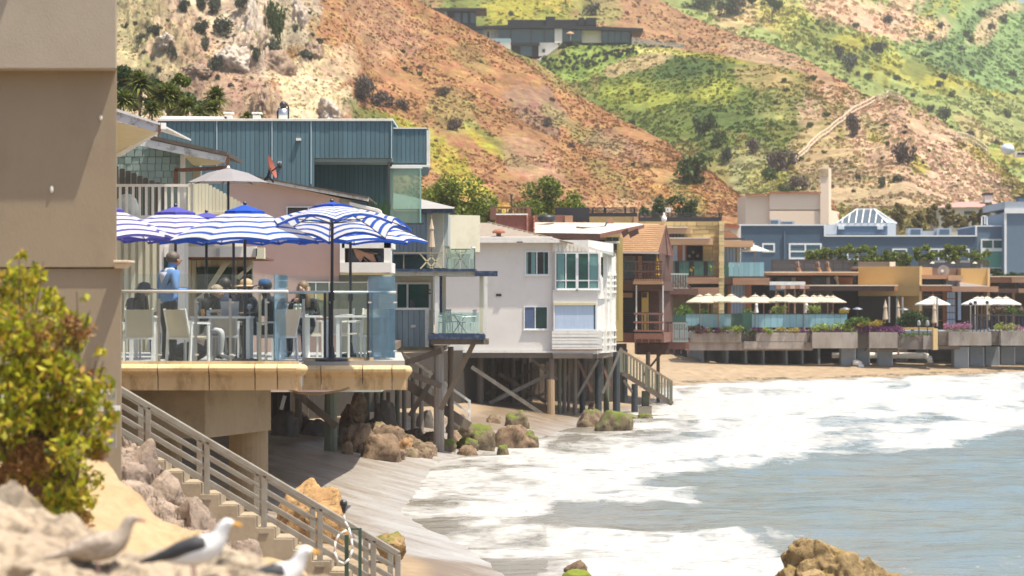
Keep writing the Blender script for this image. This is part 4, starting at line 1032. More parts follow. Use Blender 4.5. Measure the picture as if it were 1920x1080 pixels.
def person(label,loc,yaw,pose,top,legs,shoe,skin=SKIN,over=None,s=1.0,wide=1.1,hair=None,hairstyle='short',hat=None,collar=None,group=None,sub=2,fingers=True):
    t = thing('person',label,'person',loc,group); OFF[t.name] = Vector((0,0,0))
    if pose == 'stand':
        J = dict(pelvis=(0,0,.95),spine=(.0,0,1.12),chest=(.02,0,1.32),neck=(.03,0,1.49),head0=(.045,0,1.57),head1=(.06,0,1.66),head2=(.05,0,1.73))
        for s_,n_ in ((1,'L'),(-1,'R')):
            J.update({'sh'+n_:(.01,.18*s_,1.42),'el'+n_:(-.02,.25*s_,1.14),'wr'+n_:(.10,.24*s_,.90),'hp'+n_:(0,.09*s_,.90),'kn'+n_:(.03,.10*s_,.50),'an'+n_:(0,.11*s_,.09),'to'+n_:(.17,.13*s_,.035)})
    else:
        J = dict(pelvis=(0,0,.55),spine=(.02,0,.72),chest=(.06,0,.92),neck=(.10,0,1.09),head0=(.125,0,1.17),head1=(.15,0,1.255),head2=(.14,0,1.32))
        for s_,n_ in ((1,'L'),(-1,'R')):
            J.update({'sh'+n_:(.06,.18*s_,1.03),'el'+n_:(.12,.25*s_,.78),'wr'+n_:(.36,.16*s_,.80),'hp'+n_:(.02,.09*s_,.52),'kn'+n_:(.44,.12*s_,.50),'an'+n_:(.42,.12*s_,.09),'to'+n_:(.59,.14*s_,.035)})
    if over:
        for k,v in over.items(): J[k] = v
    R = dict(pelvis=(.150,.125),spine=(.135,.11),chest=(.16,.125),neck=(.052,.052),head0=(.070,.078),head1=(.082,.098),head2=(.055,.062))
    for n_ in 'LR': R.update({'sh'+n_:(.066,.066),'el'+n_:(.044,.044),'wr'+n_:(.028,.028),'hp'+n_:(.105,.105),'kn'+n_:(.064,.064),'an'+n_:(.042,.042),'to'+n_:(.036,.036)})
    E = [('pelvis','spine'),('spine','chest'),('chest','neck'),('neck','head0'),('head0','head1'),('head1','head2')]
    for n_ in 'LR': E += [('chest','sh'+n_),('sh'+n_,'el'+n_),('el'+n_,'wr'+n_),('pelvis','hp'+n_),('hp'+n_,'kn'+n_),('kn'+n_,'an'+n_),('an'+n_,'to'+n_)]
    P = {k: Vector(v) for k,v in J.items()}
    for n_ in 'LR':
        d = (P['wr'+n_]-P['el'+n_]).normalized(); P['pa'+n_] = P['wr'+n_]+d*.075; R['pa'+n_]=(.034,.022); E.append(('wr'+n_,'pa'+n_))
        if fingers:
            side = d.cross(Vector((0,0,1))); side = side.normalized() if side.length > .1 else Vector((0,1,0)); curl = Vector((0,0,-1)) if abs(d.z)<.8 else Vector((1,0,0))
            for i,(o_,l) in enumerate(((-.026,.062),(-.009,.072),(.009,.068),(.026,.052))):
                a='f%s%d'%(n_,i); P[a+'a']=P['pa'+n_]+side*o_+d*(l*.5+.012); P[a+'b']=P[a+'a']+d*(l*.35)+curl*(l*.4); R[a+'a']=(.009,.009); R[a+'b']=(.0075,.0075); E += [('pa'+n_,a+'a'),(a+'a',a+'b')]
            a='t%s'%n_; P[a]=P['wr'+n_]+d*.05+side*(-.045 if n_=='L' else .045)+curl*.02; R[a]=(.010,.010); E.append(('wr'+n_,a))
    nose = (P['head1']-P['head0']).cross(Vector((0,1,0))).normalized(); fwd = Vector((math.sqrt(max(0,1-nose.z**2)),0,0)) if False else nose*-1
    fwd = Vector((0,1,0)).cross((P['head2']-P['head0']).normalized()).normalized()
    P['nose'] = P['head0'].lerp(P['head1'],.75)+fwd*.105; R['nose']=(.014,.016); E.append(('head1','nose'))
    names = list(P.keys()); idx = {n:i for i,n in enumerate(names)}
    me = bpy.data.meshes.new('tmp'); me.from_pydata([P[n] for n in names],[(idx[a],idx[b]) for a,b in E],[])
    o = bpy.data.objects.new('body',me); COL.objects.link(o)
    sk = o.modifiers.new('skin','SKIN'); sk.use_smooth_shade = True
    for n in names:
        v = me.skin_vertices[0].data[idx[n]]; v.radius = R[n]; v.use_root = (n=='pelvis')
    o.modifiers.new('sub','SUBSURF').levels = sub
    dg = bpy.context.evaluated_depsgraph_get(); dg.update()
    ev = o.evaluated_get(dg); nm = bpy.data.meshes.new_from_object(ev); nm.name = 'body'
    o.modifiers.clear(); o.data = nm; bpy.data.meshes.remove(me)
    for mm in (skin,top,legs,shoe): nm.materials.append(mm)
    seg = [(P[a],P[b],0 if (b.startswith(('head','pa','f','t','nose')) and b not in ('toL','toR')) or a in ('neck',) or b in ('tL','tR') else (2 if b[:2] in ('kn','hp') or (a[:2]=='kn') else (3 if b[:2]=='to' else 1))) for a,b in E]
    mi = []
    for p in nm.polygons:
        c = p.center; best = 1e9; k = 1
        for a,b,mt in seg:
            ab = b-a; u = max(0,min(1,(c-a).dot(ab)/max(ab.length_squared,1e-9))); dd = (c-(a+ab*u)).length - (.04 if mt==1 else 0)
            if dd < best: best = dd; k = mt
        if k == 1 and (c - P['neck']).length < .045: k = 0
        if k in (1,) and c.z < P['pelvis'].z - .01 and (c-P['wrL']).length > .3 and (c-P['wrR']).length > .3: k = 2
        mi.append(k)
    nm.polygons.foreach_set('material_index',mi); nm.polygons.foreach_set('use_smooth',[True]*len(nm.polygons))
    o.parent = t; OFF[o.name] = Vector((0,0,0))
    hc = P['head0'].lerp(P['head2'],.62); upv = (P['head2']-P['head0']).normalized()
    for sgn in (-1,1):
        MB().ball(P['head1']+fwd*.083+Vector((0,sgn*.032,0)),(.012,.012,.009),8,5).build('eye',M_black,t)
        MB().ball(P['head1']-upv*.015+Vector((0,sgn*.086,0)),(.018,.010,.03),8,5).build('ear',skin,t,smooth=True)
    MB().ball(P['head0']+fwd*.083+upv*.012,(.010,.026,.008),8,5).build('mouth',mat('lips',(.36,.13,.10),None,rough=.5),t)
    if hair:
        m = MB()
        m.ball(hc-fwd*.018+upv*.016,(.103,.094,.100),12,8)
        if hairstyle == 'long':
            for sgn in (-1,1):
                m.cyl(hc-fwd*.02+Vector((0,sgn*.07,0)),hc-fwd*.03+Vector((.05,sgn*.10,-.36)),.05,.035,8)
            m.cyl(hc-fwd*.06,hc-fwd*.10+Vector((0,0,-.36)),.09,.07,10)
        if hairstyle == 'curly':
            rr = random.Random(2)
            for i in range(14): m.ball(hc-fwd*.02+Vector((rr.uniform(-.08,.05),rr.uniform(-.09,.09),rr.uniform(0,.08))),.035,7,5)
        ho = m.build('hair',hair,t,smooth=True)
    if hat:
        kind,hm_ = hat; m = MB()
        m.lathe(hc+upv*.03,[(.100,-.02),(.104,.02),(.09,.08),(.04,.105),(0.001,.11)],14)
        if kind == 'brim': m.lathe(hc+upv*.02,[(.09,0),(.20,-.02),(.20,-.014),(.09,.012)],18)
        else: m.prism([hc+upv*.02+Vector((.06,-.075,0)),hc+upv*.02+Vector((.19,-.05,-.02)),hc+upv*.02+Vector((.19,.05,-.02)),hc+upv*.02+Vector((.06,.075,0))],(0,0,.012))
        m.build('hat' if kind=='brim' else 'cap',hm_,t,smooth=True)
    if collar:
        m = MB(); m.lathe(P['neck']+Vector((-.01,0,-.045)),[(.10,-.02),(.085,.02),(.065,.055),(.058,.06)],12)
        m.prism([P['neck']+Vector((-.125,-.10,-.05)),P['neck']+Vector((-.125,.10,-.05)),P['neck']+Vector((-.150,0,-.24))],(.012,0,0)); m.build('collar',collar,t,smooth=True)
    t.rotation_euler = (0,0,yaw); t.scale = (s*wide,s*wide,s)
    return t

NAVY = cloth('navy_cloth',(.02,.03,.07)); BLK = cloth('black_cloth',(.015,.016,.02)); DGREY = cloth('charcoal_cloth',(.045,.048,.055))
BLUE = cloth('blue_sweater',(.13,.27,.55)); WHT = cloth('white_jeans',(.62,.62,.62)); LBL = cloth('pale_shirt',(.50,.60,.75)); JEAN = cloth('blue_jeans',(.03,.07,.22))
SHOE = mat('shoe_dark',(.02,.02,.02),None,rough=.5); SHOEW = mat('shoe_white',(.6,.6,.58),None,rough=.6)
H_DK = mat('dark_hair',(.018,.014,.012),(.04,.03,.025),25,.55); H_GR = mat('greying_hair',(.07,.055,.045),(.16,.14,.12),30,.6); H_LB = mat('light_brown_hair',(.16,.09,.04),(.28,.17,.08),30,.5); H_BL = mat('sandy_grey_hair',(.36,.28,.18),(.25,.2,.14),30,.6)

person('standing man in blue sweater and black trousers, reading something in his hands',(X(315,52.3),52.3,deck_z),math.radians(35),'stand',BLUE,BLK,SHOE,SKIND,
       dict(head0=(.075,0,1.56),head1=(.115,0,1.635),head2=(.10,0,1.71),neck=(.04,0,1.49),elL=(.0,.25,1.16),wrL=(.26,.14,1.18),elR=(-.02,-.26,1.15),wrR=(.24,-.12,1.16)),hair=H_GR,collar=cloth('white_collar',(.62,.66,.78)),s=1.03,wide=1.12)
person('long-haired woman in navy cap and grey jacket, seated at the far left',(X(243,56),56.0,deck_z),math.radians(-12),'sit',DGREY,JEAN,SHOE,over=dict(chest=(.10,0,.92),neck=(.18,0,1.06),head0=(.22,0,1.12),head1=(.26,0,1.195),head2=(.25,0,1.265)),hair=H_DK,hairstyle='long',hat=('cap',NAVY))
person('grey-haired man in a black jacket and pale trousers leaning over the laptop table',(X(374,55.0),55.0,deck_z),math.radians(-20),'sit',BLK,WHT,SHOEW,SKIN,dict(chest=(.14,0,.90),neck=(.23,0,1.04),head0=(.28,0,1.09),head1=(.33,0,1.16),head2=(.32,0,1.235)),hair=H_BL,hairstyle='curly')
person('dark-haired man in a navy shirt sitting behind the laptop, back to us',(X(422,55.0),55.0,deck_z),math.radians(95),'sit',NAVY,WHT,SHOEW,over=dict(),hair=H_DK,s=1.03)
person('woman in a tan sun hat and dark jacket holding a rosé glass',(X(478,55.2),55.2,deck_z),math.radians(195),'sit',DGREY,BLK,SHOE,over=dict(wrR=(.34,.05,.86),elR=(.16,-.2,.76)),hair=H_LB,hat=('brim',mat('straw_hat',(.55,.38,.22),None,rough=.9)))
person('person in black with a blue cap seated against the angled glass',(X(512,54.8),54.8,deck_z),math.radians(165),'sit',BLK,BLK,SHOE,hair=H_DK,hat=('cap',mat('blue_cap',(.03,.10,.22),None,rough=.9)))
person('long-haired woman in a dark top raising a glass of white wine',(X(573,57.0),57.0,deck_z),math.radians(-105),'sit',BLK,BLK,SHOE,over=dict(wrR=(.28,-.10,.98),elR=(.12,-.25,.80)),hair=H_LB,hairstyle='long')
# ------------------------------------------------------------------ the houses in the middle distance
def win_glass(name,c,rough=.06):
    return mat(name,c,(c[0]*.5,c[1]*.5,c[2]*.5),.9,rough,spec=.8)
G_TEAL = win_glass('teal_window',(.035,.085,.080)); G_DARK = win_glass('dark_window',(.018,.028,.032)); G_BLUE = win_glass('blue_window',(.10,.17,.22)); G_GREEN = win_glass('green_window',(.04,.14,.12))
M_curt = mat('sheer_curtain',(.50,.60,.74),(.38,.48,.62),3,.8,stretch=(6,1,.3)); M_curtt = mat('teal_curtain',(.16,.32,.30),(.10,.22,.22),3,.7,stretch=(8,1,.3))
M_wfr = mat('window_frame_white',(.74,.75,.75),None,rough=.5)
def window(parent,x0,x1,y0,y1,D,mull=(),trans=(),fw=2.0,glass=None,frame=None,sill=False,proud=.05,curtain=None):
    frame = frame or M_wfr; glass = glass or G_TEAL
    m = MB(); d0 = D-proud
    m.pb(x0,x1,y0,y0+fw,d0,proud); m.pb(x0,x1,y1-fw,y1,d0,proud); m.pb(x0,x0+fw,y0+fw,y1-fw,d0,proud); m.pb(x1-fw,x1,y0+fw,y1-fw,d0,proud)
    for c in mull: m.pb(c-fw*.45,c+fw*.45,y0+fw,y1-fw,d0+.004,proud-.006)
    for c in trans: m.pb(x0+fw,x1-fw,c-fw*.4,c+fw*.4,d0+.008,proud-.01)
    if sill: m.pb(x0-2,x1+2,y1,y1+1.6,d0-.05,proud+.05)
    f = m.build('window',frame,parent)
    xs = [x0+fw]+list(mull)+[x1-fw]
    for a,b in zip(xs[:-1],xs[1:]):
        MB().pb(a+(.5 if a != xs[0] else 0),b-(.5 if b != xs[-1] else 0),y0+fw,y1-fw,D-.018,.012).build('pane',glass,f)
    if curtain:
        for (a,b,c) in curtain: Q(a,b,y0+fw,y1-fw,D-.026,.006)('curtain',c,f)
    return f

M_teal = mat('blue_green_siding',(.10,.18,.215),(.08,.148,.18),1.5,.8,.004,12,stretch=(1,1,.2),rand=.10)
M_teald = mat('siding_backing',(.05,.10,.13),None,rough=.9)
M_shing = mat('grey_green_shingle',(.25,.33,.31),(.21,.28,.27),2,.9,rand=.12)
M_fascia = mat('peeling_white_fascia',(.66,.65,.63),(.58,.57,.55),3,.8,dirt=(.12,.10,.09),dirt_s=4.5,dirt_amt=.9)
M_soffit = mat('cream_soffit',(.66,.58,.36),(.58,.50,.30),3,.8)
M_roofd = mat('dark_roof_felt',(.075,.06,.05),(.12,.10,.085),4,.95,dirt=(.2,.13,.08),dirt_s=5,dirt_amt=.6)
M_pink = mat('pink_stucco',(.60,.43,.37),(.54,.385,.34),1.0,.92,.003,30,dirt=(.62,.33,.27),dirt_s=2.6,dirt_amt=.22)
M_cream = mat('cream_board',(.60,.57,.43),(.53,.50,.37),3,.8,stretch=(1,1,.2),rand=.06)
M_rust = mat('rusty_iron',(.22,.09,.045),(.10,.05,.035),6,.85)
M_grooved = mat('blue_grey_board',(.20,.26,.29),(.17,.22,.25),2,.8,dirt=(.1,.12,.13),dirt_s=2,dirt_amt=.4,stretch=(1,1,.25),rand=.08)
M_navy = mat('navy_beam',(.014,.035,.085),(.02,.045,.10),2,.6,dirt=(.55,.52,.48),dirt_s=6,dirt_amt=.25)
M_plank = mat('grey_beam',(.14,.115,.09),(.09,.07,.055),2,.9,stretch=(.3,1,1),dirt=(.25,.21,.17),dirt_s=1.5,dirt_amt=.5,rand=.2)
M_ivory = mat('ivory_stucco',(.62,.58,.45),(.55,.51,.39),1,.85,dirt=(.35,.3,.2),dirt_s=1.2,dirt_amt=.35)
M_wstucco = mat('white_stucco',(.72,.695,.65),(.66,.635,.60),.5,.92,.004,20,dirt=(.52,.49,.42),dirt_s=.7,dirt_amt=.35)

D = 62
t = thing('eaved_house','white-eaved house at the left, only its sloping eave and gutter showing','house',W(200,700,D))
MB().pp([(-60,150),(240,212),(296,234),(296,248),(216,226),(-60,160)],D,.12).build('fascia',M_fascia,t)
MB().pp([(-60,142),(220,204),(300,231),(300,234.5),(216,208),(-60,146)],D-.05,6).build('roof',M_white,t)
m = MB(); a = [W(216,227,D+.12),W(294,248,D+.12),W(275,262,D+3.2),W(200,300,D+5.5),W(100,300,D+5.5)]; m.add(a,[(0,1,2,3,4)]); m.build('soffit',M_soffit,t)
pts = [W(304,233,D),W(300,250,D),W(270,266,D+1.5),W(216,290,D+4)]
m = MB(); m.beam(W(304,236,D),W(218,289,D+4.5),.16,.12); m.build('gutter',M_white,t)
MB().beam(W(299,231,D-.02),W(299,252,D-.02),.05).build('gutter_end',M_rust,t)
MB().foot([(-60,D+5.4),(206,D+5.6),(206,D+9),(-60,D+9)],Z(640,D+5),Z(250,D+5)).build('wall',M_ivory,t)

D = 70
t = thing('shingled_house','grey-green shingled house with a peeling white fascia beside the taupe wall','house',W(280,640,D))
MB().pp([(150,268),(262,262),(345,292),(345,440),(150,440)],D+.05,4).build('wall',M_shing,t)
rects = []; r_ = random.Random(4)
for k,y in enumerate((268,281,294.5,307.5,320.5,333)):
    x = 206+(k%2)*6
    while x < 340:
        w = r_.choice((12,13,15,11)); x1 = min(x+w,344)
        ytop = y
        lim = 262+(x-262)*.36 if x>262 else 262
        if y+12 > lim+2 and x1-x > 4: rects.append((x+.4,x1-.4,max(y,lim)+.3,y+12.6))
        x += w
ppieces('shingle',M_shing,t,rects,D,.06,.02)
Q(338,346,290,400,D-.06,.2)('corner_board',M_white,t)
MB().pp([(262,258),(425,293),(421,304),(345,290),(258,272)],D-.5,.1).build('fascia',M_fascia,t)
MB().pp([(285,254),(426,285),(425,292),(276,259)],D-.55,4).build('roof',M_roofd,t)
m = MB(); m.add([W(345,289,D-.4),W(422,304,D-.4),W(408,309,D+1.5),W(346,312,D+2.5)],[(0,1,2,3)]); m.build('soffit',M_soffit,t)
m = MB(); m.beam(W(427,290,D-.4),W(427,314,D-.4),.07); m.beam(W(427,314,D-.4),W(340,319,D-.3),.08); m.beam(W(330,318,D-.3),W(330,352,D-.3),.08); m.beam(W(342,319,D-.3),W(328,317,D-.3),.08); m.build('downspout',M_rust,t)
Q(346,375,318,345,D+2,.2)('rear_wall',M_ivory,t)
MB().pp([(346,404),(440,404),(440,540),(200,540),(200,345),(346,345)],D+3.5,3).build('lower_wall',M_ivory,t)

D = 66
t = thing('balcony_railing','white slatted balcony railing above the striped umbrellas at the left','railing',W(290,405,D))
Q(150,362,345,350,D,.1)('handrail',M_white,t)
Q(150,362,404,408,D,.1)('bottom_rail',M_white,t)
x = 162
while x < 356:
    Q(x,x+4.4,350,404,D+.02,.05)('baluster',M_white,t); x += 12.2
Q(357,362,350,408,D,.09)('post',M_white,t)
Q(150,362,408,412,D-.02,3)('balcony_floor',M_white,t)
t = thing('dark_fence','dark dog-eared fence boards stepping down behind the white railing','fence',W(260,400,68.5))
for i,(x,y) in enumerate([(212,311),(224,316),(235,320),(246,324),(257,329.5),(268,333.5),(280,338),(291,342),(303,344)]):
    MB().pp([(x,y+2),(x+2,y),(x+8,y),(x+10,y+2),(x+10,404),(x,404)],68.5,.03).build('board',mat('dark_board',(.06,.052,.046),(.035,.03,.028),3,.9,rand=.2),t)
t = thing('cream_fence','cream dog-eared fence stepping down towards the pink house','fence',W(400,410,69))
for i in range(17):
    x = 352+i*6.6; y = 343.5+ max(0,i-5)*4.1*.9
    MB().pp([(x,y+2),(x+1.5,y),(x+4.6,y),(x+6.1,y+2),(x+6.1,408),(x,408)],69,.03).build('board',M_cream,t)
Q(345,470,397,402,68.95,.05)('rail',M_cream,t)
o = thing('covered_furniture','lumpy pale plastic cover over furniture behind the white railing','cover',W(238,404,67.2))
m = MB(); m.lathe(W(238,404,67.2),[(.26,0),(.25,.2),(.20,.34),(.10,.44),(.0,.46)],10); m.build('sheet',mat('plastic_sheet',(.52,.58,.54),(.66,.68,.64),6,.5),o,smooth=True)

t = thing('grey_umbrella','open grey umbrella standing in front of the blue-green house','umbrella',W(428,400,66))
D = 66; ap = W(428,315,D); mg = fabric('grey_canvas',[(.27,.26,.27),(.16,.16,.17)],.1)
m = MB(); N8 = 8; rim = []
for i in range(N8):
    a = 2*math.pi*(i+.3)/N8; rim.append(ap+Vector((math.cos(a)*.84,math.sin(a)*.84,-.30)))
for i in range(N8):
    p,q = rim[i],rim[(i+1)%N8]; mp_,mq = ap.lerp(p,.5)+Vector((0,0,.05)),ap.lerp(q,.5)+Vector((0,0,.05))
    m.add([ap,mp_,mq],[(0,1,2)]); m.add([mp_,p,q,mq],[(0,1,2,3)])
m.build('canopy',mg[0],t)
for p in rim: MB().beam(ap-Vector((0,0,.05)),p-Vector((0,0,.01)),.012).build('rib',M_black,t)
MB().cyl(W(428,400,D),ap,.025,n=8).build('pole',M_black,t)
MB().cyl(ap,ap+Vector((0,0,.05)),.04,.02,8).build('finial',M_white,t)
t = thing('satellite_dish','rust-red satellite dish on a bracket in front of the blue-green wall','satellite dish',W(508,340,74))
D=74; m = MB(); c = W(507,314,D); ax = Vector((1,-.25,.35)).normalized()
u = ax.cross(Vector((0,0,1))).normalized(); v = ax.cross(u)
ring = lambda r,h: [c + u*(r*math.cos(a)*.7) + v*(r*math.sin(a)) + ax*h for a in [2*math.pi*i/14 for i in range(14)]]
vs = ring(.28,.05)+ring(.16,-.01)+[c-ax*.03]; m.add(vs,[(i,(i+1)%14,14+(i+1)%14,14+i) for i in range(14)]+[(14+i,14+(i+1)%14,28) for i in range(14)]); m.build('dish',mat('red_dish',(.30,.08,.05),None,rough=.6),t,smooth=True)
m = MB(); m.beam(W(507,315,D),W(500,338,D),.05); m.beam(W(503,330,D),W(513,342,D),.04); m.beam(W(506,326,D),W(495,338,D),.04); m.build('bracket',M_black,t)
m = MB(); m.beam(W(508,322,D),W(524,311,D-.3),.025); m.ball(W(525,310,D-.3),(.06,.05,.08),8,6); m.build('receiver_arm',M_dark,t)

D = 78
t = thing('pink_house','pink stucco house with a low sloping roof behind the striped umbrellas','house',W(580,760,D))
MB().pp([(430,330),(505,341),(636,371),(636,735),(430,735)],D,7).build('wall',M_pink,t)
MB().pp([(636,371),(655,375),(715,398),(715,410),(715,735),(636,735)],D+.15,7).build('rear_wall',mat('grey_cream_wall',(.42,.43,.37),(.36,.37,.31),1.5,.9),t)
MB().pp([(425,322),(505,338),(690,372),(690,377),(505,343),(425,328)],D-.35,.3).build('fascia',M_fascia,t)
MB().pp([(425,319),(505,335),(690,368.5),(690,372),(505,338),(425,322)],D-.38,5).build('roof',M_roofd,t)
window(t,537,591,387,413,D,mull=(578,),fw=2,glass=G_DARK)
m = MB(); m.pp([(655,378),(708,391),(714,394),(716,400),(716,418),(711,418),(711,400),(704,396),(655,384)],D-.25,.4); m.build('awning_frame',M_white,t,bevel=.01)
Q(641,735,455,465,D-.9,2.4)('bay_head',M_white,t)
Q(637,646,440,512,D-.9,.3)('bay_post',M_white,t); Q(720,733,440,512,D-.9,.5)('bay_post',M_white,t)
Q(637,734,492,511,D-.95,2.5)('bay_apron',M_wstucco,t)
Q(637,731,511,515,D-.9,2.4)('bay_base',M_soffit,t)
Q(646,720,440,492,D+.05,.05)('bay_back',G_DARK,t)
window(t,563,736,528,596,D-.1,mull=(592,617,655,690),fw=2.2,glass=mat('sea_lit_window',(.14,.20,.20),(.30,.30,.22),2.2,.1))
MB().pp([(560,556),(590,545),(616,552),(616,566),(590,560),(560,570)],D-.13,.01).build('painted_reflection',mat('reflection_yellow',(.55,.48,.20),(.30,.30,.16),6,.8),t)  # yellow shape laid on the panes paints a reflection
t = thing('towel_chair','terrace chair with a brown towel over it inside the white bay','chair',W(690,494,D-.6))
MB().pp([(662,466),(672,468),(688,474),(700,476),(706,492),(698,491),(682,480),(676,492),(668,482)],D-.7,.25).build('towel',mat('brown_towel',(.42,.24,.16),(.36,.2,.14),5,.95),t,bevel=.02)
m = MB(); m.beam(W(662,464,D-.6),W(690,492,D-.6),.03); m.beam(W(684,474,D-.6),W(708,476,D-.6),.03); m.build('frame',M_woodl,t)
t = thing('potted_palms','spiky dark green planting between the pink house and the glass screen','plant',W(706,415,80))
rr = random.Random(5); m = MB()
for i in range(60):
    px = rr.choice([rr.uniform(690,712),rr.uniform(712,728)]); b = W(px,420,80+rr.uniform(-.3,.3)); q = b+Vector((rr.uniform(-.12,.12),rr.uniform(-.1,.1),rr.uniform(.35,.85))); w_ = Vector((.018,0,0))
    m.add([b-w_,b+w_,q],[(0,1,2)])
m.build('leaves',leafmat('palm_green',[(.03,.07,.03),(.06,.11,.04)],.3),t)['kind']='stuff'
D = 66
t = thing('cream_boarded_wall','cream vertical boarded wall under the left umbrellas','wall',W(260,690,D))
Q(150,310,420,690,D+.06,.3)('backing',M_cream,t)
for i in range(15): Q(152+i*13.4,152+i*13.4+7.5,420,690,D,.07)('board',M_cream,t) if 152+i*13.4 < 302 else None
Q(299,352,420,690,D-.03,.1)('corner_panel',M_wstucco,t)
Q(308,316,462,482,D-.06,.05)('sign_plate',M_white,t)
Q(307,335,482,520,D-.05,.03)('window',G_TEAL,t)
Q(325,345,440,680,D-.1,.1)('trim_post',M_white,t)
D = 67
t = thing('car_port','cream gabled carport with a white beam and lamp behind the terrace','carport',W(420,690,D))
Q(345,480,462,482,D-.4,.3)('beam',M_wstucco,t); Q(345,494,482,486,D-.3,3)('painted_beam_shadow',M_rust,t)  # brown strip stands in for the shadow under the beam
Q(348,474,486,690,D+.9,.2)('rear_wall',M_cream,t)
for i in range(13): Q(350+i*9.6,350+i*9.6+8.6,488,560,D+.84,.05)('board',M_cream,t)
MB().pp([(366,560),(382,548),(418,492),(430,492),(392,548),(392,560)],D+.3,.1).build('brace',M_cream,t); MB().pp([(440,520),(470,496),(478,496),(448,524)],D+.3,.1).build('brace',M_cream,t)
Q(369,440,501,680,D+.80,.03)('window',G_TEAL,t); Q(445,472,501,680,D+.8,.03)('window',G_DARK,t)
for x in (405,475): Q(x,x+7,466,480,D-.5,.1)('lamp',M_steel,t)
Q(480,495,464,485,D-.5,.4)('meter_box',M_cream,t)
Q(345,440,595,650,D+.6,.1)('low_wall',M_pink,t)

D = 100
t = thing('blue_green_house','large blue-green board-clad house with a deep recess, behind the pink house','house',W(520,700,D))
MB().pb(296,583,226,640,D+.05,9).pb(583,735,226,297,D+.05,9).build('wall',M_teald,t)
Q(583,735,290,640,D+2.6,1)('recess_wall',M_teald,t)
rects = []; x = 297.0
while x < 583:
    rects.append((x+.35,x+8.6-.35,227,420)); x += 8.6
x = 583.0
while x < 733:
    rects.append((x+.35,x+8.6-.35,227,296.5)); x += 8.6
ppieces('board',M_teal,t,rects,D,.05,.006)
rects = []; x = 584.0
while x < 735: rects.append((x+.3,x+8-.3,299,440)); x += 8
ppieces('board',M_teal,t,rects,D+2.55,.05,.006)
Q(583,736,296,303,D+.08,2.5)('recess_soffit',mat('grey_soffit',(.22,.27,.26),None,rough=.8),t)
Q(560,735,302,304,D+.6,.5)('soffit_vent',M_black,t)
m = MB(); m.pb(296,737,222.5,227,D-.06,9.2); m.build('parapet_cap',M_white,t,bevel=.01)
for x in (406.5,510,583.3,734): Q(x-.8,x+.8,227,297 if x > 583.5 else 335 if x!=583.3 else 345,D-.03,.05)('trim',mat('pale_trim',(.45,.55,.58),None,rough=.6),t)
Q(555,564,259,263.5,D-.12,.12)('wall_lamp',M_white,t)
Q(521,528,303,311,D-.1,.1)('junction_box',M_white,t)
MB().foot([(735,D+.5),(802,D+.5),(806,D+2.2),(802,D+7),(735,D+7)],Z(312,D),Z(239,D)).build('upper_box',M_teal,t)
rects=[]; x=736.
while x < 798: rects.append((x+.35,x+8.2-.35,241,306)); x += 8.2
ppieces('board',M_teal,t,rects,D+.44,.05,.006)
Q(735,801,239,241.5,D+.4,.1)('cap',M_white,t); Q(800,806,244,313,D+.42,.3)('corner_fin',M_white,t); Q(735,806,309,313,D+.4,.3)('base_trim',M_white,t)
Q(727,731,303,640,D-.02,.2)('corner_post',M_dark,t)
t2 = thing('glass_screen','tall greenish glass wind screen hanging under the blue-green upper box','screen',W(760,420,D))
gs = glassmat('green_screen_glass',(.62,.80,.72),(.8,.95,.9),.12,haze=.22,hcol=(.42,.58,.50))
Q(731,790,314,418,D+.3,.03)('glass',gs,t2); Q(730,792,312,315.5,D+.28,.08)('top_rail',M_whitec,t2); Q(787,789.5,316,418,D+.26,.05)('edge_strip',mat('green_edge',(.25,.42,.36),None,rough=.3),t2); Q(730,795,418,421,D+.28,.08)('bottom_rail',M_dark,t2)
t2 = thing('roof_skylight','long low white skylight on the left of the blue-green roof','skylight',W(362,223,D+1.5)); MB().pp([(297,223),(304,217.5),(424,218.5),(427,224)],D+1.5,1.5).build('dome',M_whitec,t2)
for x,l in ((428,'left of two low white roof vents'),(481,'right of two low white roof vents')):
    t2 = thing('roof_vent',l+' on the blue-green roof','vent',W(x,224,D+1.5),'low roof vents'); w=7
    Q(x-w,x+w,216,224,D+1.5,.3)('base',M_white,t2); Q(x-w-2,x+w+2,210,212.5,D+1.4,.5)('cap',M_white,t2); Q(x-w+1,x-w+2,212,216,D+1.5,.05)('leg',M_steel,t2); Q(x+w-2,x+w-1,212,216,D+1.5,.05)('leg',M_steel,t2)
t2 = thing('chimney_cowl','metal chimney cowl with a round black top on the blue-green roof','chimney',W(531,226,D+1.5))
MB().cyl(W(531,226,D+1.5),W(531,204,D+1.5),.16,n=14).build('pipe',M_steel,t2,smooth=True); MB().ball(W(531,197,D+1.5),.12,12,8).build('cap',M_black,t2,smooth=True)
m = MB(); m.beam(W(521,204,D+1.5),W(541,204,D+1.5),.05); m.build('collar',M_black,t2)
m = MB(); m.tube([W(521,226,D+1.5),W(520,210,D+1.5),W(523,204,D+1.5)],.03,6); m.build('brace',M_black,t2); m = MB(); m.tube([W(541,226,D+1.5),W(541,200,D+1.5),W(537,195,D+1.5)],.03,6); m.build('brace',M_black,t2)

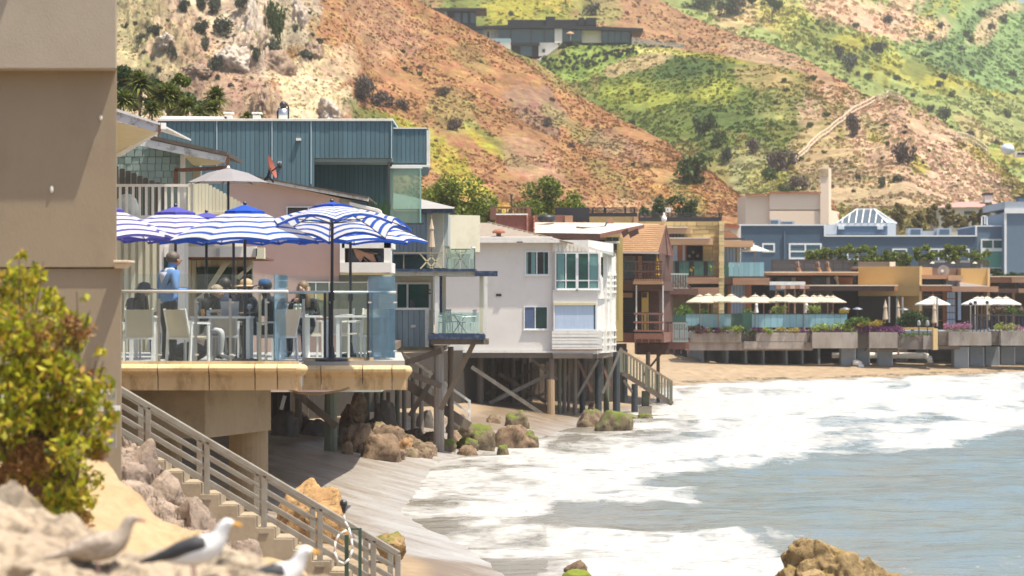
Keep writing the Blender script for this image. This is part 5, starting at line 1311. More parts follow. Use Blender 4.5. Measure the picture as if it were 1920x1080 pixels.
MB().foot([(100,84),(430,84),(640,84),(735,102),(762,128),(100,128)],4.05,4.3).build('shade_slab',M_wood,t)  # unseen slab added to shade the beach and rocks below
D = 118
t = thing('balcony_apartment','ivory apartment house with navy-edged balconies left of the white house','house',W(820,720,D))
MB().foot([(735,D+6),(900,D+9),(900,D+14),(735,D+14)],Z(470,D+6),Z(400,D+6)).build('rear_block',M_ivory,t)
Q(731,800,400,478,D+.1,5)('blue_grey_block',M_grooved,t)
rects=[]; x=733.
while x<796: rects.append((x+.3,x+7.7,401,474)); x+=8
ppieces('board',M_grooved,t,rects,D,.1,.006)
Q(730,800,396,400,D-.1,5)('coping',M_dark,t)
Q(799,832,400,503,D+.5,6)('ivory_block',M_ivory,t,bevel=.02); Q(832,840,400,503,D+.6,5)('glazed_edge',mat('grey_edge',(.40,.44,.42),None,rough=.4),t)
m = MB(); m.prism([W(720,360,D+3),W(852,391,D+1),W(852,393,D+1),W(790,394,D-.2),W(720,394,D-.2)],(0,.02,0)); m.add([W(720,392,D-.4),W(850,391,D-.4),W(853,389,D+1),W(760,366,D+7),W(700,356,D+9)],[(0,1,2,3,4)]); m.build('roof',mat('grey_shingle_roof',(.36,.35,.33),(.28,.27,.26),3,.95,dirt=(.2,.19,.18),dirt_s=5,dirt_amt=.5),t)
Q(790,852,392,399,D-.3,.2)('fascia',M_navy,t)
Q(733,892,504,509,D-1.2,5)('balcony_floor',M_navy,t); Q(733,892,509,517,D-1.1,4.8)('balcony_edge',mat('stained_edge',(.50,.50,.45),(.42,.42,.37),2,.8,dirt=(.35,.18,.07),dirt_s=3,dirt_amt=.7,stretch=(1,1,.2)),t)
Q(891,933,508,518,D-1.25,.3)('beam_end',M_navy,t)
for a,b in ((838,862),(864,890)): Q(a,b,466,504,D-1.2,.02)('glass_panel',glassmat('pale_green_glass',(.80,.90,.85),(.9,1,.95),.08,haze=.12,hcol=(.6,.7,.62)),t)
Q(889.5,891,466,504,D-1.22,.05)('panel_edge',M_dark,t)
Q(733,800,474,504,D+.2,2)('green_glazing',mat('dark_green_glazing',(.05,.085,.075),(.035,.06,.055),2,.15),t)
m = MB(); m.pb(733,830,473,475.5,D-1.2,.08); m.build('rail',M_woodl,t)
for a,b in ((756,758),): Q(a,b,475,504,D-1.15,.05)('post',M_woodl,t)
for p,q in (((787,475),(812,504)),((812,478),(788,504)),((806,478),(828,503)),((828,478),(806,503))): MB().beam(W(*p,D-1.15),W(*q,D-1.15),.05).build('brace',M_soffit,t)
Q(733,812,517,660,D+1.8,1)('lower_wall',M_ivory,t)
window(t,741,808,529,582,D+1.75,mull=(764,),fw=4,glass=G_GREEN)
cc = bpy.data.curves.new('letter','FONT'); cc.body = 'C'; cc.size = .24; cc.extrude = .012; cc.offset = .006
to = bpy.data.objects.new('letter_tmp',cc); COL.objects.link(to); dg = bpy.context.evaluated_depsgraph_get(); mc = bpy.data.meshes.new_from_object(to.evaluated_get(dg)); COL.objects.unlink(to)
lo = bpy.data.objects.new('letter',mc); mc.materials.append(M_black); COL.objects.link(lo); lo.parent = t; lo.location = W(800,551,D+1.66)-OFF[t.name]; lo.rotation_euler = (math.radians(90),0,0)
Q(733,801,580,651,D+.1,.15)('parapet',M_grooved,t)
rects=[]; x=734.
while x<797: rects.append((x+.3,x+10.2,581,650)); x+=10.6
ppieces('board',M_grooved,t,rects,D-.02,.1,.01)
Q(732,806,577,581,D-.06,.4)('parapet_cap',M_white,t); Q(797,804,581,651,D-.05,.25)('parapet_end',M_white,t)
Q(770,779,609,614,D-.1,.1)('wall_lamp',M_steel,t)
Q(815,822,517,626,D-1.0,.15)('column',M_white,t); Q(824,829,517,590,D-.2,.15)('column',M_navy,t); Q(829,836,517,630,D+.4,.4)('column',M_ivory,t)
Q(899,906,518,628,D-1.05,.12)('column',M_cream,t); Q(908,914,518,628,D-.6,.12)('column',M_white,t)
Q(803,909,626,636,D-1.2,4)('lower_floor',M_navy,t); Q(808,916,636,646,D-1.0,3)('floor_beam',M_wood,t)
Q(822,898,586,625,D-1.15,.02)('glass_panel',glassmat('terrace_glass',(.80,.92,.90),(.9,1,1),.06,haze=.08,hcol=(.55,.7,.65)),t)
rr = random.Random(8)
for i in range(6):
    x = rr.uniform(900,915); MB().beam(W(x,rr.uniform(628,642),D-1.1),W(x+rr.uniform(3,8),rr.uniform(628,645),D-1.1),.05).build('splintered_board',M_woodg,t)
Q(735,835,651,657,D+.2,4)('underbeam',M_woodg,t); MB().foot([(735,D+.3),(835,D+.3),(850,D+22),(735,D+22)],3.95,4.05).build('floor',M_wood,t)  # the floor is run far back, unseen, to shade the ground below
def simple_chair(label,px,py,D,h,yaw,mt,group,armed=True):
    b = W(px,py,D); t = thing('garden_chair',label,'chair',b,group); OFF[t.name]=Vector((0,0,0)); s_ = h/.9
    for sx in (-1,1):
        for sy in (-1,1): MB().beam((.2*sx*s_,.22*sy*s_,0),(.16*sx*s_,.2*sy*s_,.42*s_),.028*s_).build('leg',mt,t)
    MB().box(-.2*s_,.2*s_,-.21*s_,.21*s_,.40*s_,.44*s_).build('seat',mt,t)
    for k in range(5): MB().beam((-.2*s_,(-.17+.085*k)*s_,.44*s_),(-.27*s_,(-.17+.085*k)*s_,.88*s_),.05*s_,.02*s_).build('back_slat',mt,t)
    MB().beam((-.275*s_,-.22*s_,.89*s_),(-.275*s_,.22*s_,.89*s_),.05*s_).build('top_rail',mt,t)
    if armed:
        for sy in (-1,1): MB().tube([Vector((.2*s_,.24*sy*s_,.4*s_)),Vector((.2*s_,.25*sy*s_,.62*s_)),Vector((-.25*s_,.25*sy*s_,.66*s_))],.018*s_,5).build('armrest',mt,t)
    t.rotation_euler=(0,0,yaw)
    return t
M_mint = mat('mint_plastic',(.45,.58,.54),None,rough=.5)
simple_chair('mint garden chair at the left on the lower navy balcony',828,625,D-.3,.86,.3,M_mint,'chairs on the apartment balconies')
simple_chair('mint garden chair behind the table on the lower navy balcony',846,623,D+.9,.84,.9,M_mint,'chairs on the apartment balconies')
simple_chair('white-backed garden chair at the right on the lower navy balcony',878,625,D-.3,.86,math.radians(200),M_whitec,'chairs on the apartment balconies')
simple_chair('white slatted chair at the left on the upper navy balcony',850,503,D-.4,.80,.5,M_cream,'chairs on the apartment balconies')
simple_chair('white slatted chair at the right on the upper navy balcony',876,503,D-.2,.78,math.radians(160),M_whitec,'chairs on the apartment balconies')
for px,py,Dd,l in ((862,625,D+.2,'folding table between the chairs on the lower balcony'),(864,503,D+.2,'small dark table between the chairs on the upper balcony')):
    t3 = thing('balcony_table',l,'table',W(px,py,Dd)); b = W(px,py,Dd)
    MB().cyl(b+Vector((0,0,.68)),b+Vector((0,0,.71)),.36,n=16).build('tabletop',M_mint if py>600 else M_dark,t3)
    MB().beam(b+Vector((-.25,0,0)),b+Vector((.22,0,.68)),.03).build('leg',M_dark,t3); MB().beam(b+Vector((.25,0,0)),b+Vector((-.22,0,.68)),.03).build('leg',M_dark,t3)
def closed_umbrella(label,px,py0,py1,D,w,mt,pole=M_woodl,group='closed parasols',polepx=None):
    a,b = W(px,py0,D),W(px,py1,D); h = a.z-b.z; r = S(w,D)/2
    t = thing('closed_umbrella',label,'umbrella',b,group)
    MB().lathe(b,[(r*.35,h*.12),(r*1.0,h*.16),(r*.85,h*.30),(r*.55,h*.62),(r*.75,h*.68),(r*.45,h*.80),(r*.12,h*.98)],9).build('canopy',mt,t)
    MB().cyl(b,a+Vector((0,0,.08)),.022,n=6).build('pole',pole,t)
    if polepx: MB().cyl(W(polepx,py1,D),W(polepx,py0-6,D),.07,n=8).build('side_mast',mat('grey_mast',(.30,.28,.26),None,rough=.5),t)
    return t
M_canvas = mat('tan_canvas',(.55,.44,.32),(.46,.36,.26),5,.9)
closed_umbrella('closed tan umbrella on the upper balcony beside the ivory wall',809,408,474,D-.8,14,M_canvas)
o = thing('black_cat_figure','small dark figurine standing on the parapet below the letter C','figurine',W(773,577,D)); MB().lathe(W(773,577,D),[(.06,0),(.08,.08),(.05,.2),(.06,.24),(.03,.3)],8).build('body',M_black,o,smooth=True); MB().beam(W(773,563,D),W(777,564,D),.04).build('head',M_black,o)

D = 154
FZ = Z(657,D)
t = thing('white_house','white two-storey house standing on timber piles above the surf','house',W(980,800,D))
Q(820,1036,444,661,D,12)('wall',M_wstucco,t,bevel=.02)
MB().foot([(1036,D),(1103,D-.2),(1150,D+9),(1036,D+9)],Z(620,D),Z(450,D)).build('bay_wall',M_wstucco,t)
MB().pp([(1036,446),(1103,466),(1103,472),(1036,472)],D-.22,.3).build('gable_panel',M_wstucco,t)
for i in range(9): MB().pp([(1040+i*7.2,448+i*2.1),(1046.2+i*7.2,450+i*2.1),(1046.2+i*7.2,472),(1040+i*7.2,472)],D-.27,.05).build('gable_board',M_white,t)
M_ashroof = mat('ash_shingles',(.30,.245,.19),(.22,.18,.14),2.5,.95,.02,10,dirt=(.42,.36,.28),dirt_s=6,dirt_amt=.5,stretch=(1,1,3))
m = MB(); m.add([W(815,452,D-.5),W(1062,452,D-.5),W(925,418,D+8),W(815,416,D+8)],[(0,1,2,3)]); m.add([W(1062,452,D-.5),W(1155,479,D+6),W(925,418,D+8)],[(0,1,2)]); m.build('roof',M_ashroof,t)
rr = random.Random(3)
for i in range(15):
    k = i/14; p = W(925+(1062-925)*k,418+(452-418)*k,D+8-8.5*k); MB().beam(p+Vector((-.28,0,.03)),p+Vector((.30,-.2,-.12)),.30,.07).build('ridge_tile',M_ashroof,t)
Q(818,1064,450,455,D-.55,.15)('eave_board',M_white,t)
MB().pp([(1062,451),(1150,475),(1150,479),(1062,455)],D-.5,.12).build('verge_board',M_white,t)
window(t,984.5,1030,470.5,516,D,mull=(1006.5,),fw=2.2,glass=G_DARK,sill=True,curtain=((996,1004,M_curtt),(987,990,M_curtt),(1019,1021,M_curtt)))
window(t,982,1027.5,574,618,D,mull=(1003.5,),fw=2.0,glass=G_TEAL,sill=True,curtain=((985,1002,mat('blue_curtain',(.10,.15,.26),(.06,.09,.18),4,.8,stretch=(7,1,.3))),))
window(t,1040.5,1082,473,543,D-.22,mull=(1061,),trans=(526,),fw=2.6,glass=G_GREEN,sill=True,curtain=((1045,1058,M_curtt),))
window(t,1082,1124,473,543,D-.22,mull=(1104,),trans=(526,),fw=2.6,glass=G_GREEN,sill=True,curtain=((1106,1121,M_curtt),))
window(t,1038,1119,566,620,D-.22,fw=2.5,glass=G_BLUE,curtain=((1041,1113,M_curt),))
Q(1038,1118,567,572,D-.33,.1)('blind_box',M_soffit,t)
MB().foot([(1036,D-.21),(1120,D-.21),(1152,D+9),(1036,D+9)],Z(664,D),Z(543.5,D)).build('bay_base',M_wstucco,t)
MB().foot([(1119,D-.2),(1126,D-.15),(1152,D+9),(1119,D+9)],Z(560,D),Z(468,D)).build('bay_corner',M_white,t)
for i in range(6): MB().pb(1035,1128,620.5+i*6.2,626+i*6.2,D-.3-.012*(i%2),.1).build('clapboard',M_white,t)
Q(1035,1129,655,657,D-.33,.1)('rust_line',M_rust,t)
for k,(y0,y1) in enumerate(((516,548),(620,660))):
    a0,a1 = (1124,D-.1),(1156,D+9)
    n=6
    for i in range(n):
        u = i/(n-1); px = 1126+ (1151-1126)*u; Dd = D + 9*u
        Q(px,px+2.6,y0,y1,Dd,.1)('baluster',M_white,t)
    for y in np.linspace(y0,y1,4): MB().beam(W(1124,y,D),W(1154,y-1,D+9),.10).build('rail',M_white,t)
for px,y0,y1,Dd in ((1134,480,660,D+2),(1143,480,660,D+5),(1151,476,668,D+9)): Q(px,px+4,y0,y1,Dd,.12)('post',M_white,t)
MB().pp([(1122,468),(1152,474),(1155,480),(1122,475)],D+1,6).build('balcony_roof',mat('green_flashing',(.25,.32,.28),None,rough=.5),t)
Q(1126,1131,482,520,D+.1,.1)('side_window',G_DARK,t)
Q(930,940,551,555.5,D-.04,.04)('wall_vent',M_black,t); Q(969,980,453,454.6,D-.6,.1)('eave_vent',M_black,t)
Q(832,1037,661,671,D-.1,.4)('floor_beam',M_plank,t); Q(1037,1112,663,672,D-.3,.4)('floor_beam',M_plank,t); MB().beam(W(1112,668,D-.2),W(1152,663,D+9),.4,.22).build('floor_beam',M_wood,t)
MB().foot([(820,D+.2),(1110,D+.2),(1150,D+9),(820,D+12)],FZ-.2,FZ+.15).build('floor',M_wood,t)
Q(840,1036,658,661.5,D-.15,.1)('base_flashing',M_white,t)
for (px,py,kind,l) in ((862,447,'pipe','left of the two small metal flues on the white house roof'),(868,449,'pipe','right of the two small metal flues on the white house roof'),(935,441,'cap','rust-red mushroom vent on the white house roof'),(848,427,'pipe','thin rusty vent pipe at the back of the white house roof')):
    t3 = thing('roof_flue',l,'vent',W(px,py,D+1.5)); b = W(px,py,D+1.5)
    if kind=='pipe':
        MB().cyl(b-Vector((0,0,.2)),b+Vector((0,0,.28)),.07,n=8).build('pipe',M_steel if px!=848 else M_rust,t3); MB().cyl(b+Vector((0,0,.28)),b+Vector((0,0,.38)),.12,n=8).build('cap',M_dark if px!=848 else M_rust,t3)
    else:
        MB().cyl(b-Vector((0,0,.2)),b+Vector((0,0,.12)),.12,n=8).build('pipe',M_rust,t3); MB().lathe(b+Vector((0,0,.10)),[(.30,0),(.31,.08),(.22,.16),(.05,.2)],10).build('cap',mat('red_cap',(.32,.12,.07),None,rough=.8),t3)

M_pile = mat('pile_timber',(.22,.19,.16),(.11,.09,.075),2,.95,.02,8,stretch=(1,1,.15),dirt=(.30,.27,.24),dirt_s=1.5,dirt_amt=.6,rand=.25)
M_pilet = mat('tan_pile',(.40,.29,.17),(.30,.21,.13),2,.95,stretch=(1,1,.15)); M_pileg = mat('greenish_pile',(.15,.16,.11),(.09,.10,.07),2,.9,.02,8,stretch=(1,1,.15),rand=.15); M_piled = mat('dark_wet_pile',(.045,.06,.07),(.03,.035,.04),2,.6,rand=.15)
def pile(label,px,py0,py1,w,D,mt,group='timber piles along the beach',lean=0,cat='pile'):
    a,b = W(px,py0,D),W(px+lean,py1,D)
    zg = gz(b.x,D) - .5
    b.z = min(b.z,zg+.5) - .3
    o = MB().cyl(b,a,S(w,D)/2*1.05,S(w,D)/2*.95,10).build('pile',mt,smooth=False,off=b); tag(o,label,cat,group)
    return o
pl = [(900,668,768,12,D+1,M_pile,'pale grey pile, leftmost under the white house'),(858,668,760,8,D+6,M_pile,'thin pile behind the diagonal brace, left under the white house'),(922,668,765,8,D+5,M_pile,'thin shaded pile right of the pale leftmost one'),
      (935,668,770,10,D+7,M_pile,'shaded pile deep under the white house, left of centre'),(961,668,775,11,D+6,M_pile,'shaded pile under the middle of the white house'),(978,668,762,8,D+8,M_pileg,'greenish pile behind the cross braces'),(990,668,770,6,D+9,M_pile,'thin pile far back behind the cross braces'),
      (1034,672,712,11,D,M_wood,'dark upper length of timber standing on the tan concrete pile'),(1033,712,796,15,D-.2,M_pilet,'thick tan pile bearing the long diagonal brace'),(1049,672,792,7,D+1,M_pileg,'green-grey pile right beside the thick tan pile'),
      (1058,670,785,8,D+3,M_pile,'pale pile second right of the tan pile'),(1066,670,782,6,D+5,M_pile,'thin pile third right of the tan pile'),(1078,670,780,9,D+2,M_pile,'grey pile left of the crossed braces'),(1092,672,768,11,D+5,M_piled,'dark wet pile at the left end of the crossed braces'),
      (1122,672,772,13,D+4,M_piled,'dark wet pile between the two pairs of crossed braces'),(1137,672,768,11,D+8,M_pileg,'greenish pile behind the second crossed braces'),(1156,660,776,14,D+5,M_piled,'stout dark pile next to the wooden beach stairs'),
      (1190,720,760,13,D+12,M_piled,'short dark pile under the wooden beach stairs')]
for p in pl: pile(p[6],p[0],p[1],p[2],p[3],p[4],p[5])
def brace(label,p,q,w,D,mt=None,D2=None):
    a = W(*p,D); b = W(*q,D2 or D)
    o = MB().beam(a,b,S(w,D)*.7,S(w,D)).build('brace',mt or M_wood,off=b); tag(o,label,'brace','diagonal timber braces'); return o
brace('long diagonal plank falling right to the foot of the tan pile',(884,688),(1040,792),7,D-.5,M_woodg)
brace('diagonal brace rising right, crossing the long falling plank',(918,756),(1030,702),7,D+1.5,M_woodg)
brace('second diagonal brace rising right behind the first',(905,742),(1000,692),6,D+4,M_wood)
brace('shaded diagonal falling right deep under the white house',(935,700),(1025,755),7,D+3,M_wood)
brace('left-hand reddish brace of the first crossed pair',(1084,676),(1110,735),5,D+2.5,mat('reddish_brace',(.30,.17,.13),(.22,.13,.10),3,.9))
brace('right-hand pale brace of the first crossed pair',(1122,674),(1082,745),5,D+2.2,M_woodg)
brace('left-hand reddish brace of the second crossed pair',(1128,680),(1147,728),5,D+5,mat('reddish_brace',None))
brace('right-hand pale brace of the second crossed pair',(1165,652),(1130,738),5,D+4,M_woodg)
for p,q,w_,dd,l in (((850,668),(905,750),6,3,'thin shaded brace behind the dark strut, left under the white house'),((965,760),(1028,735),5,5,'low short brace rising to the tan pile'),((1000,676),(1045,712),5,2,'short upper brace falling to the tan pile'),((885,770),(960,730),5,6,'low pale brace rising right at the back'),((1050,740),(1078,676),4,4,'thin brace between the pale piles right of the tan pile'),((940,676),(985,770),5,8,'steep shaded brace deep under the white house')): brace(l,p,q,w_,D+dd,M_woodg)
brace('short pale brace under the beach stairs',(1170,713),(1185,735),5,D+9,M_woodg)
brace('dark brace from the navy balcony down to the stair foot',(890,640),(826,768),9,117.5,mat('brown_strut',(.22,.165,.11),(.17,.12,.08),2,.9))

t = thing('timber_bulkhead','dark vertical timber retaining wall behind the piles, run on to keep the gaps between them dark','wall',W(900,760,166))
for i in range(60):
    px = 492+i*11.4; Dd = 124+i*.93
    xw = X(px,Dd); zz0 = gz(xw,Dd)-.5
    MB().box(xw-.13,xw+.13,Dd,Dd+.2,zz0,zz0+2.5+rr.uniform(-.3,.25)).build('plank',M_wood,t)
MB().foot([(480,124.4),(1010,168.5),(1175,179),(1175,181),(1010,171),(480,126)],-.5,3.4).build('backing',mat('shade_dark_timber',(.05,.04,.03),(.03,.025,.02),2,.9),t)  # dark backing added; its colour carries the shade behind the piles

t = thing('beach_stairs','greenish weathered wooden stairs running down into the surf','stairs',W(1215,760,D+6))
MS = mat('green_grey_timber',(.19,.19,.13),(.13,.13,.09),3,.9,stretch=(1,1,.2),dirt=(.30,.28,.22),dirt_s=2,dirt_amt=.5,rand=.2)
Ds = D+6
for k,(dd,) in enumerate(((0,),(1.4,))):
    MB().beam(W(1163+k*2,656,Ds+dd),W(1259+k*2,716,Ds+dd),.10,.10).build('handrail',M_woodl,t)
    MB().beam(W(1160+k*2,695,Ds+dd),W(1259+k*2,757,Ds+dd),.12,.22).build('stringer',M_wood,t)
for i in range(17):
    u = i/16; px = 1165+93*u; y0 = 658+58*u; y1 = 698+58*u
    MB().beam(W(px,y0,Ds),W(px,y1,Ds),.09 if i%8 else .16).build('baluster',MS,t)
for i in range(14):
    u = i/13; MB().box(X(1163+94*u,Ds)-.14,X(1163+94*u,Ds)+.14,Ds+.05,Ds+1.3,Z(697+60*u,Ds)-.04,Z(697+60*u,Ds)).build('tread',MS,t)
pile('pile with a concrete foot under the beach stairs',1210,733,768,15,Ds+.5,M_pileg)
o = MB().foot([(1197,Ds),(1222,Ds),(1222,Ds+1),(1197,Ds+1)],-.3,Z(762,Ds)).build('concrete_footing',mat('wet_concrete',(.28,.25,.19),(.2,.18,.13),2,.9),off=W(1210,775,Ds)); tag(o,'square concrete footing under the beach stairs','footing')

t = thing('white_railed_stairs','timber stairs with a white railing under the apartment house','stairs',W(820,760,121))
MB().beam(W(745,655,121),W(880,752,121),.09).build('handrail',M_white,t); MB().beam(W(745,678,121),W(880,775,121),.08).build('rail',M_white,t)
for px,y0,y1 in ((880,750,795),(806,695,740),(835,716,760)): Q(px-2.5,px+2.5,y0,y1,121,.1)('post',M_white,t)
MB().beam(W(742,705,120.4),W(880,800,120.4),.18,.35).build('stringer',M_wood,t); MB().beam(W(742,705,121.6),W(880,800,121.6),.12,.35).build('stringer',M_wood,t)
for i in range(13): u=i/12; MB().box(X(750+125*u,121)-.16,X(750+125*u,121)+.16,120.4,121.6,Z(704+92*u,121)-.04,Z(704+92*u,121)).build('tread',M_woodl,t)
for p in [(823,648,808,20,118.0,mat('silver_pile',(.40,.36,.32),(.20,.17,.15),2,.95,.02,8,stretch=(1,1,.12),contrast=1.6),'thick weathered grey pile carrying the navy balcony'),(845,650,780,12,120,M_wood,'dark post right behind the thick weathered pile'),(620,728,848,25,111,M_pileg,'stout greenish pile under the end of the terrace'),
          (560,728,800,14,118,M_wood,'dark shaded post deep under the terrace'),(745,728,790,10,123,M_pileg,'greenish post at the end of the terrace shade'),(775,700,790,10,124,M_pile,'greyish post left of the white-railed stairs'),(688,735,790,11,122,M_pileg,'shaded post above the rocks under the terrace'),(705,735,785,8,123,M_pile,'first thin pale post above the rocks'),(716,735,785,8,123.5,M_pileg,'second thin post above the rocks'),(728,735,785,8,123,M_pile,'third thin pale post above the rocks'),(758,720,780,9,125,M_pile,'thin pale post between the terrace end and the stairs'),(790,690,780,9,126,M_pile,'pale post behind the white-railed stairs')]: pile(p[6],p[0],p[1],p[2],p[3],p[4],p[5])
brace('dark bolted brace running down to the stout greenish pile',(553,735),(632,800),13,110.5,M_wood)
brace('dark splintered timber reaching left from the thick grey pile',(745,686),(828,657),11,117.5,M_wood)
brace('dark splintered timber falling to the thick grey pile',(742,690),(828,724),11,117.6,M_wood)
brace('dark slanting prop behind the rocks under the apartment',(768,780),(818,700),9,120.2,M_wood)
o = MB().beam(W(527,768,112),W(534,742,112),.12).build('white_stick',M_white,off=W(527,768,112)); tag(o,'short white post leaning in the shade under the terrace','post')

rk = [(640,700,792,846,113,RK_BROWN,'blocky brown rock left of the lowest one'),(700,765,795,838,114,RK_BROWN,'reddish-brown rock behind the lowest one'),(752,800,812,842,112,RK_MOSS,'grey-brown rock right of the lowest one'),(724,752,775,800,116,RK_BROWN,'small brown rock on top of the pile'),(800,832,818,842,113,RK_BROWN,'small brown rock left of the thick grey pile foot'),(838,868,806,832,113,RK_MOSS,'brown rock right of the thick grey pile foot'),(640,662,826,850,111,RK_MOSS,'small rock against the stout greenish pile'),(886,915,800,822,118,RK_BROWN,'brown rock behind the green-topped long rock'),(780,812,838,858,110,RK_MOSS,'low rock awash in front of the mossy ones'),
      (672,752,812,860,112,RK_BROWN,'large brown rock at the water edge, lowest of the pile of rocks'),(690,756,776,818,114,RK_MOSS,'flat-topped brown rock on the upper right of the rock pile'),(677,742,790,832,112.6,RK_MOSS,'slanting grey-green slab in the middle of the rock pile'),
      (660,730,812,850,111.5,RK_BROWN,'reddish rock under the slanting slab'),(636,674,757,812,114.5,RK_BROWN,'tall upright slab beside the stout greenish pile'),(658,688,734,764,119,RK_BROWN,'brown rock perched highest on the pile of rocks'),(704,742,750,780,119,mat('shade_darkened_rock',(.12,.10,.08),(.08,.07,.06),2,.9),'dark rock high in the shade behind the pile'),  # rock material darkened to carry the shade under the houses
      (744,800,802,826,114,RK_BROWN,'low reddish rock right of the rock pile'),(786,836,808,834,113,RK_BROWN,'smooth brown rock at the foot of the thick grey pile'),(740,782,820,845,111,rock_material('orange_rock',(.46,.27,.12),(.3,.18,.1)),'orange flat rock in front of the low reddish rock'),(772,822,828,852,109,RK_MOSS,'mossy low rock at the edge of the wash'),(810,856,822,844,109.5,RK_GREEN,'low bright green rock in the wash'),
      (746,790,838,856,108,RK_MOSS,'small mossy rock left in the wash'),(854,935,792,828,120,RK_GREEN,'long rock with bright green top at the stair foot'),(878,930,805,842,117,RK_GREEN,'greenish slanting rock in the wash below the stair foot'),(857,896,834,853,111,RK_BROWN,'dark brown wedge rock alone in the wash'),(856,898,820,842,113,RK_GREEN,'small yellow-green rock above the dark wedge'),(932,954,833,852,112,RK_GREEN,'small pointed green rock alone in the foam'),
      (928,1010,796,838,121,RK_BROWN,'big dark brown rock with green right end in the foam'),(970,1010,806,838,120.5,RK_GREEN,'green-sided rock at the right end of the big dark rock'),(945,992,768,800,142,RK_GREEN,'mossy rock standing under the white house'),(912,938,776,792,145,RK_MOSS,'small tan pointed rock under the white house'),
      (1080,1135,766,800,143,RK_MOSS,'dark rock at the left of the green reef beside the piles'),(1110,1188,768,808,142,RK_GREEN,'long bright green rock sloping into the foam beside the piles'),(1195,1224,774,785,150,RK_GREEN,'small green rock in front of the concrete footing'),(1160,1196,776,786,151,RK_GREEN,'flat green rock awash under the beach stairs'),(1102,1120,755,775,147,RK_MOSS,'small mossy rock between the dark piles'),
      (700,760,835,858,110,RK_MOSS,'low mossy rock at the front of the pile'),(545,580,772,790,117,RK_BROWN,'tan sunlit rock in the shade under the terrace'),(508,560,770,815,114,mat('shade_darkened_rock',None),'dark rock mass in the shade beside the column'),(560,612,785,815,115.5,mat('shade_darkened_rock',None),'dark rock left of the stout greenish pile'),(632,668,800,838,113.5,mat('shade_darkened_rock',None),'dark rock right of the stout greenish pile'),
      (776,812,768,800,122,mat('shade_darkened_rock',None),'dark rock in the shade left of the thick grey pile'),(836,880,775,812,122,mat('shade_darkened_rock',None),'dark rock in the shade right of the thick grey pile')]
def ground_D(px,py,D0):
    best = D0; e = 1e9
    for k in range(400):
        D_ = 60+k*.5; x = X(px,D_); g = max(gz(x,D_),.03); dz = abs(Z(py,D_)-g)
        if dz < e: e = dz; best = D_
    return best
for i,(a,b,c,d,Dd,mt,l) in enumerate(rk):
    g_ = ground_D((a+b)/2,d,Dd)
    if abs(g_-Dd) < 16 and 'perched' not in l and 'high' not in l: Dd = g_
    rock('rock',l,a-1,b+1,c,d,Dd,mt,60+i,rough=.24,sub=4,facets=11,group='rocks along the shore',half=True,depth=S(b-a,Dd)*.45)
o = rock('seaweed','small rust-brown scrap of seaweed floating in the foam',1014,1040,868,874,112,mat('rust_weed',(.28,.12,.04),(.2,.12,.04),5,.9),99,sub=3,cat='seaweed')
# ------------------------------------------------------------------ houses and restaurant further along the beach
M_brown = mat('dark_red_brown_timber',(.105,.05,.035),(.07,.035,.028),2,.85,rand=.15)
M_redb = mat('red_brown_paint',(.21,.09,.065),(.16,.07,.05),2,.8,dirt=(.3,.18,.12),dirt_s=2,dirt_amt=.4,rand=.1)
M_yel = mat('yellow_stucco',(.50,.38,.16),(.44,.33,.14),1,.9)
M_stonew = mat('golden_stone',(.50,.37,.17),(.40,.28,.12),.8,.9,.02,8,rand=.22,dirt=(.62,.50,.28),dirt_s=1.5,dirt_amt=.4)
M_och = mat('ochre_plaster',(.56,.35,.13),(.50,.30,.105),.5,.9,dirt=(.40,.25,.11),dirt_s=.8,dirt_amt=.35,stretch=(.4,1,1))
M_cedar = mat('cedar_fascia',(.36,.20,.12),(.27,.14,.085),2,.8,stretch=(.2,1,1),dirt=(.50,.34,.22),dirt_s=1.5,dirt_amt=.5,rand=.12)
M_cedarl = mat('light_cedar',(.52,.33,.19),(.43,.26,.15),2,.8,stretch=(.2,1,1),rand=.1)
M_orange = mat('orange_timber',(.42,.16,.06),(.34,.125,.05),2,.7)
M_planter = mat('silvered_planter_wood',(.44,.39,.34),(.27,.23,.19),.8,.9,.01,6,stretch=(1.2,1,.3),dirt=(.16,.12,.09),dirt_s=.9,dirt_amt=.6)
M_planterd = mat('dark_planter_wood',(.21,.18,.16),(.14,.12,.10),1.5,.9,stretch=(.2,1,2.5))
M_pier = mat('sea_wall_concrete',(.26,.29,.32),(.20,.23,.255),.7,.9,.01,4,dirt=(.15,.16,.16),dirt_s=.8,dirt_amt=.5)
M_fin = mat('sunlit_pier_edge',(.50,.54,.57),None,rough=.8)
M_lapb = mat('slate_blue_lap_siding',(.08,.14,.205),(.07,.12,.18),.6,.8)
M_lapb2 = mat('pale_blue_lap_siding',(.16,.235,.32),(.14,.21,.29),.6,.8)
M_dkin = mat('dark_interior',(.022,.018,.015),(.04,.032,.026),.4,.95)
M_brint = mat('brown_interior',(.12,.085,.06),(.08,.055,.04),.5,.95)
M_parasol = fabric('cream_parasol',[(.70,.62,.48)],.3)[0]
M_parw = fabric('white_parasol',[(.80,.78,.72)],.3)[0]
M_panel = mat('misty_glass_panel',(.26,.46,.52),(.20,.38,.45),.5,.12,spec=.8,rand=.1)
M_grnp = mat('green_glass_panel',(.03,.10,.085),(.05,.13,.10),.8,.1,spec=.8)

